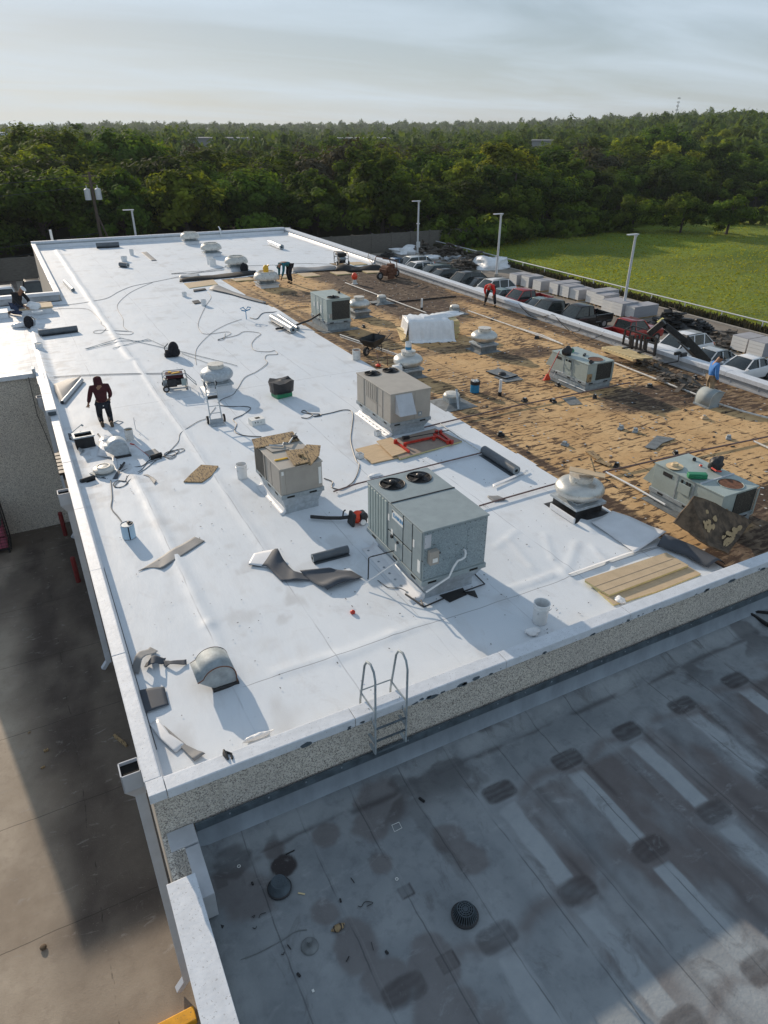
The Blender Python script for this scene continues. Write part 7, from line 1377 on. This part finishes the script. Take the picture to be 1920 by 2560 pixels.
# ---------------------------------------------------------------- vehicles
PAINT = {}
def paint(n, c, met=.3): return mat('paint_'+n, c, .28, met, .03, 2, coat=.6)
def vehicle(kind, label, px_, col, rz, L=4.7, W=1.84, H=1.5, hz=None, grp='vehicles parked in the yard'):
    p = at(*px_, ZG+H); t = thing({'suv': 'parked_suv', 'sedan': 'parked_car', 'pickup': 'pickup_truck', 'van': 'parked_minivan'}[kind], label, {'suv': 'SUV', 'sedan': 'car', 'pickup': 'pickup truck', 'van': 'minivan'}[kind], (0, 0, 0), rz, grp)
    w = W/2; hl = L/2; m = col
    if kind == 'sedan': body = [(-hl, .30, .56, .72), (-hl+.12, .22, .70, .9), (-hl+.9, .2, .86, 1), (-.75, .2, .93, 1), (.3, .2, .95, 1), (1.3, .2, .98, 1), (hl-.35, .22, .98, .97), (hl-.06, .3, .86, .9), (hl, .35, .62, .84)]; cab = [(-1.05, .90, .80), (-.15, H-.03, .66), (.55, H, .66), (1.05, H-.06, .64), (1.95, .97, .76)]
    elif kind in ('suv', 'van'): body = [(-hl, .35, .68, .80), (-hl+.12, .26, .86, .93), (-hl+.8, .25, 1.02, 1), (-.95, .25, 1.08, 1), (.3, .25, 1.08, 1), (1.5, .25, 1.1, 1), (hl-.15, .28, 1.1, .97), (hl, .4, .9, .92)]; cab = [(-1.30 if kind == 'suv' else -1.6, 1.04, .86), (-.50 if kind == 'suv' else -.7, H-.04, .74), (.5, H, .74), (1.5, H-.03, .73), (hl-.18, 1.12, .84)]
    else: body = [(-hl, .45, .85, .85), (-hl+.1, .35, 1.02, .95), (-hl+.8, .32, 1.14, 1), (-1.05, .32, 1.18, 1), (.95, .32, 1.18, 1), (1.0, .32, .70, 1), (hl-.1, .35, .70, .98), (hl, .5, .70, .95)]; cab = [(-1.25, 1.14, .86), (-.55, H-.03, .74), (.35, H, .74), (.78, H-.04, .73), (.95, 1.16, .82)]
    g = []
    for x, z0, z1, k in body: h = z1-z0; ww = w*k; g.append([(x, -ww*.55, z0), (x, -ww*.93, z0+.04), (x, -ww, z0+h*.35), (x, -ww, z0+h*.7), (x, -ww*.95, z1-.04), (x, -ww*.8, z1), (x, 0, z1+.03), (x, ww*.8, z1), (x, ww*.95, z1-.04), (x, ww, z0+h*.7), (x, ww, z0+h*.35), (x, ww*.93, z0+.04), (x, ww*.55, z0)])
    o = MB().sheet(g); n = len(g[0]); o.f.append(tuple(range(n))); o.mi.append(0); k0 = (len(g)-1)*n; o.f.append(tuple(k0+i for i in range(n-1, -1, -1))); o.mi.append(0); o.build('body', m, t, smooth=35, bevel=.01)
    g = []
    for x, z1, k in cab:
        zb = .85 if kind == 'sedan' else 1.0; g.append([(x, -w*.90, zb), (x, -w*k, z1-.03), (x, -w*k*.8, z1), (x, 0, z1+.012), (x, w*k*.8, z1), (x, w*k, z1-.03), (x, w*.90, zb)])
    MB().sheet(g).build('windows', M['glassd'], t, smooth=30)
    g = [[(x, y*w*k*.98, z1+.012) for y in (-1, -.8, 0, .8, 1)] for x, z1, k in cab[1:-1]]; g = [[(a, b_, c-(.03 if abs(b_) > .6 else 0)) for a, b_, c in r_] for r_ in g]; MB().sheet(g).build('roof_panel', m, t, smooth=40, solid=.03)
    o = MB()
    for s in (-1, 1):
        for a, b_ in ((0, 1), (-2, -1)): A, B_ = cab[a], cab[b_]; o.bar((A[0], s*w*(.90 if a == 0 else A[2]), A[1]-.02), (B_[0], s*w*(B_[2] if a == 0 else .88), B_[1]), .07, .05)
        xm = .30 if kind != 'sedan' else .35; o.bar((xm, s*w*.92, .95 if kind == 'sedan' else 1.05), (xm, s*w*.72, H-.03), .08, .04)
        if kind != 'pickup': o.bar((1.3, s*w*.92, .95 if kind == 'sedan' else 1.05), (1.15 if kind == 'sedan' else 1.35, s*w*.72, H-.05), .08, .04)
    o.build('pillars', m, t)
    for s in (-1, 1):
        MB().box((-1.0, s*(w+.06), 1.0 if kind == 'sedan' else 1.14), (.12, .16, .12)).build('mirror', m, t, bevel=.02); MB().box((-hl+.06, s*w*.68, .64 if kind == 'sedan' else .82), (.12, .34, .14)).build('headlight', M['whited'], t, bevel=.03); MB().box((hl-.02, s*w*.75, .78 if kind == 'sedan' else .95), (.06, .26, .20)).build('tail_light', M['red'], t, bevel=.02)
    if kind == 'pickup':
        o = MB(); 
        for s in (-1, 1): o.bb(1.0, hl, s*w*.94-.05, s*w*.94+.05, .65, 1.16)
        o.bb(hl-.08, hl, -w*.9, w*.9, .6, 1.12).bb(.98, 1.04, -w*.9, w*.9, .6, 1.16); o.build('bed_wall', m, t, bevel=.02); MB().bb(1.04, hl-.08, -w*.88, w*.88, .70, .74).build('bed_floor', M['blkm'], t)
    if kind == 'suv': o = MB(); [o.bar((-.4, s*w*.66, H+.05), (1.5, s*w*.66, H+.04), .04) for s in (-1, 1)]; o.build('roof_rail', M['blkm'], t)
    r = .33 if kind == 'sedan' else .38
    for x in (-hl+.85, hl-.95):
        for s in (-1, 1): wheel(t, (x, s*(w-.10), r), r, .22, (0, 1, 0))
    t.location = (p.x-(.35*math.cos(rz)), p.y-(.35*math.sin(rz)), ZG); return t
wh = paint('white', (.80, .81, .82), 0); sv = paint('silver', (.52, .56, .58), .3); bk = paint('black', (.012, .013, .016)); dg = paint('dark_grey', (.06, .065, .07)); rd = paint('red', (.30, .012, .012)); bl = paint('blue', (.03, .10, .22)); gn = paint('dark_green', (.05, .075, .07)); tl = paint('grey_teal', (.16, .24, .25))
vehicle('sedan', 'dark blue car partly hidden at the far end of the parked row', (991, 645), bl, 0); vehicle('van', 'silver van at the far end of the parked row', (1040, 640), sv, 0, 4.9, 1.9, 1.75); vehicle('suv', 'white SUV with dark windows, far end of the row', (1050, 654), wh, 0, 4.8, 1.9, 1.72)
vehicle('van', 'dark green minivan between the white SUV and black SUV', (1096, 661), gn, 0, 4.9, 1.9, 1.7); vehicle('suv', 'black compact SUV right of the green minivan', (1116, 672), bk, 0, 4.5, 1.85, 1.65); vehicle('suv', 'dark grey large SUV with roof rails', (1170, 679), dg, 0, 5.2, 1.98, 1.85)
vehicle('sedan', 'black sedan left of the white SUV with dark rear windows', (1199, 694), bk, 0); vehicle('suv', 'white SUV left of the red pickup', (1240, 697), wh, 0, 4.8, 1.92, 1.78); vehicle('sedan', 'teal-grey sedan tucked between the white SUV and red pickup', (1256, 722), tl, 0)
vehicle('pickup', 'red pickup truck with open bed in the middle of the row', (1316, 722), rd, 0, 5.7, 1.98, 1.88); vehicle('sedan', 'grey-green sedan right of the red pickup', (1352, 745), tl, 0); vehicle('pickup', 'black pickup truck behind the grey sedan', (1388, 748), bk, 0, 5.7, 1.98, 1.9); vehicle('pickup', 'black pickup truck with covered bed near the lamp', (1460, 761), bk, 0, 5.8, 2.0, 1.92)
vehicle('pickup', 'dark red pickup truck backed toward the building', (1572, 798), rd, math.pi, 5.6, 1.96, 1.85); vehicle('suv', 'white SUV behind the lift boom', (1718, 832), wh, 0, 4.9, 1.95, 1.8); vehicle('sedan', 'silver sedan between the lift boom and the white sedan', (1787, 872), sv, 0); vehicle('sedan', 'white sedan nearest the camera at the right frame edge', (1876, 891), wh, 0, 4.9, 1.88, 1.48)
vehicle('suv', 'white SUV at the left frame edge behind the wing', (9, 718), wh, R_(90), 4.8, 1.92, 1.75); vehicle('suv', 'black SUV beside the rear block wall at left', (80, 702), bk, R_(90), 5.0, 1.95, 1.9)
# ================================================================ woods
tag(gridmesh('field', 53.5, 150, 100, -10, 100, 90, lambda X, Y: hill(X, Y)+.012, None, MATS['turf'], {}), kind='structure')
bpy.data.objects['ground'].data.materials[0] = mat('wood_floor', (.035, .040, .016), .95, 0, .3, .05)
def crown_arrays(seed, Rr, Hh, ncl, nl, ls, zb=.12, tight=.31):
    r = np.random.default_rng(seed); u = r.normal(size=(ncl, 3)); u /= np.linalg.norm(u, axis=1)[:, None]; u[:, 2] = np.abs(u[:, 2])*1.0-.85*(r.random(ncl) < .5)
    rad = .62+.30*r.random(ncl); lob = 1+.28*np.sin(3*np.arctan2(u[:, 1], u[:, 0])+seed)*(r.random(ncl)*.6+.4)
    C = np.stack([u[:, 0]*Rr*rad*lob, u[:, 1]*Rr*rad*lob, Hh*(.52+.45*u[:, 2]*rad*(1+.18*r.normal(size=ncl)))], 1); C[:, 2] = np.clip(C[:, 2], Hh*zb, Hh*1.02)
    cr_ = Rr*tight*(.65+.7*r.random(ncl)); ct = r.random(ncl)
    ci = r.integers(0, ncl, nl); d = r.normal(size=(nl, 3)); d /= np.linalg.norm(d, axis=1)[:, None]; d[:, 2] = d[:, 2]*.8+.15
    P = C[ci]+d*(cr_[ci]*(.55+.5*r.random(nl)))[:, None]
    nc = nl//9; P[:nc] = C[ci[:nc]]+d[:nc]*(cr_[ci[:nc]]*.45)[:, None]; P[:nc, :2] *= .86
    cdir = P-np.array([0, 0, Hh*.5]); cdir /= np.linalg.norm(cdir, axis=1)[:, None]+1e-6; nrm = d*.7+cdir*.5+r.normal(size=(nl, 3))*.34+np.array([0, 0, .15]); nrm /= np.linalg.norm(nrm, axis=1)[:, None]
    a = np.cross(nrm, r.normal(size=(nl, 3))); a /= np.linalg.norm(a, axis=1)[:, None]; b_ = np.cross(nrm, a); s = ls*(.6+.8*r.random(nl))[:, None]; s[:nc] *= 2.3
    V = np.stack([P-a*s*.62, P+b_*s*.35, P+a*s*.62, P-b_*s*.35], 1).reshape(-1, 3); tone = np.repeat(np.clip(ct[ci]*.65+.35*r.random(nl), 0, 1), 4)
    return V, tone
def crown_mesh(name, m, *a, **k):
    V, tone = crown_arrays(*a, **k); return arr_mesh(name, V, np.arange(len(V)).reshape(-1, 4), m, {'tone': ('POINT', tone)}, smooth=False, link=False)
def trunk_mesh(H, seed):
    r = random.Random(seed); o = MB(); o.tube([(0, 0, -.3), (.1, 0, H*.25), (.15, .1, H*.55), (.1, .2, H*.8)], .26, 8, taper=[1.2, .9, .6, .25])
    for k in range(6): a = r.uniform(0, 6.28); z = H*r.uniform(.25, .5); o.tube([(.1, 0, z), (1.2*math.cos(a), 1.2*math.sin(a), z+H*.15), (2.6*math.cos(a), 2.6*math.sin(a), z+H*.32)], .12, 6, taper=[1, .7, .25])
    ob = o.build('trunk', M['bark'], smooth=60); me = ob.data; bpy.data.objects.remove(ob); return me
KIND = {}
for kn, mt, specs in (('green', 'leaf_green', [(1, 4.8, 10.5, 44, 7600, .46), (2, 5.2, 11.5, 48, 8400, .46), (3, 4.2, 9.5, 38, 6400, .44)]), ('lime', 'leaf_lime', [(4, 4.6, 11.0, 56, 7000, .46), (5, 4.0, 10.0, 48, 6000, .44)]), ('dark', 'leaf_dark', [(6, 5.4, 10.2, 48, 8400, .48), (7, 4.8, 9.4, 62, 7200, .46)]), ('brown', 'leaf_brown', [(8, 4.4, 9.8, 40, 3600, .42), (9, 4.8, 10.4, 44, 4200, .42)])):
    KIND[kn] = [crown_mesh('crown', MATS[mt], *sp) for sp in specs]
KIND['poplar'] = [crown_mesh('crown', MATS['leaf_green'], 12, 2.6, 15.0, 40, 5200, .42, zb=.2, tight=.36)]
TR = [trunk_mesh(10, k) for k in range(2)]
ZN = ('front edge, left side', 'front edge, middle', 'front edge, beside the field', 'left part', 'middle part', 'right part')
LAB = dict(green='mid green leafy tree', lime='yellow-green leafy tree', dark='dark dense tree', brown='thin greyish brown tree', poplar='tall slim pointed tree')
def tree(kn, x, y, s, sz=1.0, label=None, rz=None, nm='broadleaf_tree'):
    z = float(hill(np.array([float(x)]), np.array([float(y)]))[0]); zn = (0 if x < 22 else 1 if x < 56 else 2)+(3 if y > frontY(min(x, 170))+13 else 0); t = thing(nm, label or LAB[kn]+' in the wood behind the warehouse, '+ZN[zn], 'tree', (x, y, z), rng.uniform(0, 6.28) if rz is None else rz, None if label else LAB[kn]+'s of the wood, '+ZN[zn]); t.scale = (s*1.28, s*1.28, s*sz)
    c = bpy.data.objects.new('crown', KIND[kn][int(rng.integers(len(KIND[kn])))]); COL.objects.link(c); c.parent = t; q = bpy.data.objects.new('trunk', TR[int(rng.integers(2))]); COL.objects.link(q); q.parent = t; return t
LINE = [(-70, 103), (0, 103), (30, 102), (45, 98), (54, 92), (62, 93), (78, 96), (88, 96), (98, 107), (108, 113), (118, 112), (128, 106), (150, 99), (170, 90)]
def frontY(x): return float(np.interp(x, [p[0] for p in LINE], [p[1] for p in LINE]))
def scrx(x, y): v = Vector((x, y, 0))-C_O; return 960+FPX*v.dot(C_R)/max(1, v.dot(C_F))
cnt = 0
for row in range(22):
    off = 3 if row == 0 else 3+row*8.4+row*row*.12; x = -75+(row % 2)*4
    while x < 330:
        x += rng.uniform(7.0, 10.2)*(1+.03*row); yy = frontY(min(x, 170))+off+rng.uniform(-2.5, 2.5)
        if not ((-140 if row > 2 else -900) < scrx(x, yy) < 2060) or cnt >= 285: continue
        left = x < 12+row*3 and row < 8; q = rng.random()
        if left: kn = 'lime' if q < .5 else ('green' if q < .9 else 'dark')
        elif row < 2: kn = 'green' if q < .45 else ('dark' if q < .82 else 'lime')
        elif 4 < row < 13 and 45 < x < 130: kn = 'brown' if q < .45 else ('dark' if q < .7 else 'green')
        else: kn = 'green' if q < .5 else ('lime' if q < .68 else ('dark' if q < .9 else 'brown'))
        s = rng.uniform(.82, 1.12)*(1.0 if not left else 1.15)*(1.12 if (int(x*7.3+row*3) % 7 == 0) else 1.0); s *= {0: .92, 1: .98}.get(row, 1.0)
        if x > 108 and row < 2: s *= .75
        tree(kn, x, yy, s, rng.uniform(.88, 1.12)); cnt += 1
tree('poplar', *at(205, 360, 4.0)[:2], 1.12, 1.05, 'tallest tree breaking the skyline above the utility pole'); 
for (pxx, s, lab) in (((1580, 580), .58, 'round bushy tree standing apart at the field edge, left one'), ((1700, 582), .50, 'small bushy tree at the field edge, middle one'), ((1815, 586), .60, 'bushy tree standing forward on the field at right'), ((1285, 596), .62, 'low bushy tree where the wood meets the field')):
    p = at(*pxx, ZG); tree('green', p.x, p.y, s, 1.05, lab, nm='bushy_tree')
# shrubs in front of the perimeter wall and along the wood edge
sh = crown_mesh('shrub_leaves', MATS['leaf_green'], 31, 1.6, 2.2, 22, 1500, .32, zb=.02)
for i, pxx in enumerate(((1410, 596), (1470, 588), (1530, 578), (1600, 568), (1660, 558), (1720, 554), (1850, 560), (1260, 612), (1085, 612), (1130, 618), (1178, 620), (1228, 618), (1320, 600), (1380, 592), (1440, 588), (1500, 582), (1545, 572), (1630, 562), (1760, 556), (1900, 562))):
    p = at(*pxx, ZG); o = bpy.data.objects.new('shrub', sh); COL.objects.link(o); o.location = (p.x, p.y+1, ZG); o.rotation_euler = (0, 0, i*1.3); k = 1.0+.9*((i*37) % 10)/10; o.scale = (k*1.3, k, k); tag(o, 'low green shrub along the edge of the wood', 'shrub', 'shrubs along the wood edge')
# far woods, one mass
VV = []; TT = []; r = np.random.default_rng(5); protos = [crown_arrays(60+k, 4.6, 9.0, 18, 150, 1.25, tight=.40) for k in range(6)]
n = 5600; ang = np.radians(r.uniform(-6, 61, n)); d = 240*(2900/240)**(r.random(n)**.85); X = d*np.sin(ang); Y = d*np.cos(ang)
keep = ~((np.abs(d-640) < 35) & (np.degrees(ang) < 4)); X, Y, d = X[keep], Y[keep], d[keep]; Z = hill(X, Y)
for i in range(len(X)):
    V, tn = protos[i % 6]; s = (.75+.5*r.random())*(1+.2*min(1, d[i]/1800)); a = r.uniform(0, 6.28); c_, s_ = math.cos(a), math.sin(a); k = .6+.55*r.random()
    VV.append(np.stack([(V[:, 0]*c_-V[:, 1]*s_)*s+X[i], (V[:, 0]*s_+V[:, 1]*c_)*s+Y[i], V[:, 2]*s*k*1.15+Z[i]], 1)); TT.append(np.clip(tn*.5+r.random()*.6-.05, 0, 1))
VV = np.concatenate(VV); tag(arr_mesh('far_woods', VV, np.arange(len(VV)).reshape(-1, 4), MATS['leaf_far'], {'tone': ('POINT', np.concatenate(TT))}, smooth=False), 'continuous dark green wood covering the far hills', 'woods', kind='stuff')
# meadow grass tufts on the field
n = 30000; x = 54.3+r.random(n)**1.5*75; y = 20+r.random(n)*70; z = hill(x, y); h = .06+.14*r.random(n)*(fbm(x*.15, y*.15, 3, 2)); a = r.uniform(0, 3.14, n); w = .05+.10*r.random(n)
k = (np.abs(y-30-(x-54)*.35) > 1.2); x, y, z, h, a, w = [q[k] for q in (x, y, z, h, a, w)]; dx, dy = np.cos(a)*w, np.sin(a)*w; lx = r.normal(size=len(x))*.06
V = np.stack([np.stack([x-dx, y-dy, z], 1), np.stack([x+dx, y+dy, z], 1), np.stack([x+dx*.3+lx, y+dy*.3, z+h], 1), np.stack([x-dx*.6+lx, y-dy*.6, z+h*.9], 1)], 1).reshape(-1, 3)
leafmat('grass_blade', (.15, .20, .03), (.30, .34, .05), .4); tag(arr_mesh('meadow_grass', V, np.arange(len(V)).reshape(-1, 4), MATS['grass_blade'], {'tone': ('POINT', np.repeat(r.random(len(x)), 4))}, smooth=False), 'tufts of green grass over the field', 'grass', kind='stuff')
n = 9000; y = 8+r.random(n)*80; x = 53.55+np.abs(r.normal(size=n))*.45; z = y*0+ZG; h = .25+.45*r.random(n); a = r.uniform(0, 3.14, n); w = .06+.08*r.random(n); dx, dy = np.cos(a)*w, np.sin(a)*w
V = np.stack([np.stack([x-dx, y-dy, z], 1), np.stack([x+dx, y+dy, z], 1), np.stack([x+dx*.3, y+dy*.3, z+h], 1), np.stack([x-dx*.6, y-dy*.6, z+h*.9], 1)], 1).reshape(-1, 3)
tag(arr_mesh('verge_weeds', V, np.arange(len(V)).reshape(-1, 4), MATS['leaf_brown'], {'tone': ('POINT', np.repeat(r.random(n), 4))}, smooth=False), 'brownish weeds along the white rail fence', 'weeds', kind='stuff')
# distant buildings and mast
def far(px_, d): v = (C_F + C_R*((px_[0]-960)/FPX) - C_U*((px_[1]-1280)/FPX)).normalized(); return C_O+v*d
def shed(label, a, b_, d, dep, m, roof='roofd2'):
    A, B_ = far(a, d), far(b_, d); mid = (A+B_)/2; L = (B_-A).length; z0 = float(hill(np.array([mid.x]), np.array([mid.y]))[0])-2; an = math.atan2(B_.y-A.y, B_.x-A.x)
    t = thing('distant_building', label, 'building', (mid.x, mid.y, z0), an); h = max(A.z, B_.z)-z0; MB().bb(-L/2, L/2, 0, dep, 0, h-.4).build('wall', M[m], t); MB().bb(-L/2-.3, L/2+.3, -.3, dep+.3, h-.4, h).build('roof', M[roof], t); return t
shed('long pale flat building on the horizon at far left', (-40, 331), (96, 333), 640, 60, 'roofdist', 'roofdist'); shed('low grey-roofed building among the far trees, centre', (835, 347), (975, 345), 330, 25, 'roofd2'); shed('low pale building among the far trees left of centre', (480, 344), (640, 346), 330, 25, 'roofd2'); shed('small pale building among the far trees right of centre', (1330, 350), (1385, 352), 300, 16, 'roofd2'); shed('tiny white-roofed building right of the small pale one', (1455, 358), (1480, 360), 300, 10, 'roofdist', 'roofdist')
a = far((1690, 288), 1500); b_ = far((1694, 258), 1500); t = thing('radio_mast', 'thin lattice radio mast on the far ridge at right', 'mast', (a.x, a.y, a.z-12)); MB().bar((0, 0, 0), (0, 0, b_.z-a.z+12), .9).build('mast_pole', M['galvd'], t)
for k in range(5): MB().box((0, 0, 14+k*6), (3.4, 3.4, 1.8)).build('antenna', M['galvd'], t)
# ================================================================ air
hz = MB().bb(-4200, 5600, -200, 5600, ZG-1.6-1, 115).build('haze', M['conc']); tag(hz, 'thin pale summer haze in the air', 'haze', kind='stuff')
m = bpy.data.materials.new('haze_air'); m.use_nodes = True; tt = m.node_tree; tt.nodes.clear(); ou = tt.nodes.new('ShaderNodeOutputMaterial'); pv = tt.nodes.new('ShaderNodeVolumePrincipled'); pv.inputs['Color'].default_value = (.80, .88, .95, 1); pv.inputs['Density'].default_value = .00013; pv.inputs['Anisotropy'].default_value = .2
tt.links.new(pv.outputs[0], ou.inputs['Volume']); hz.data.materials.clear(); hz.data.materials.append(m)
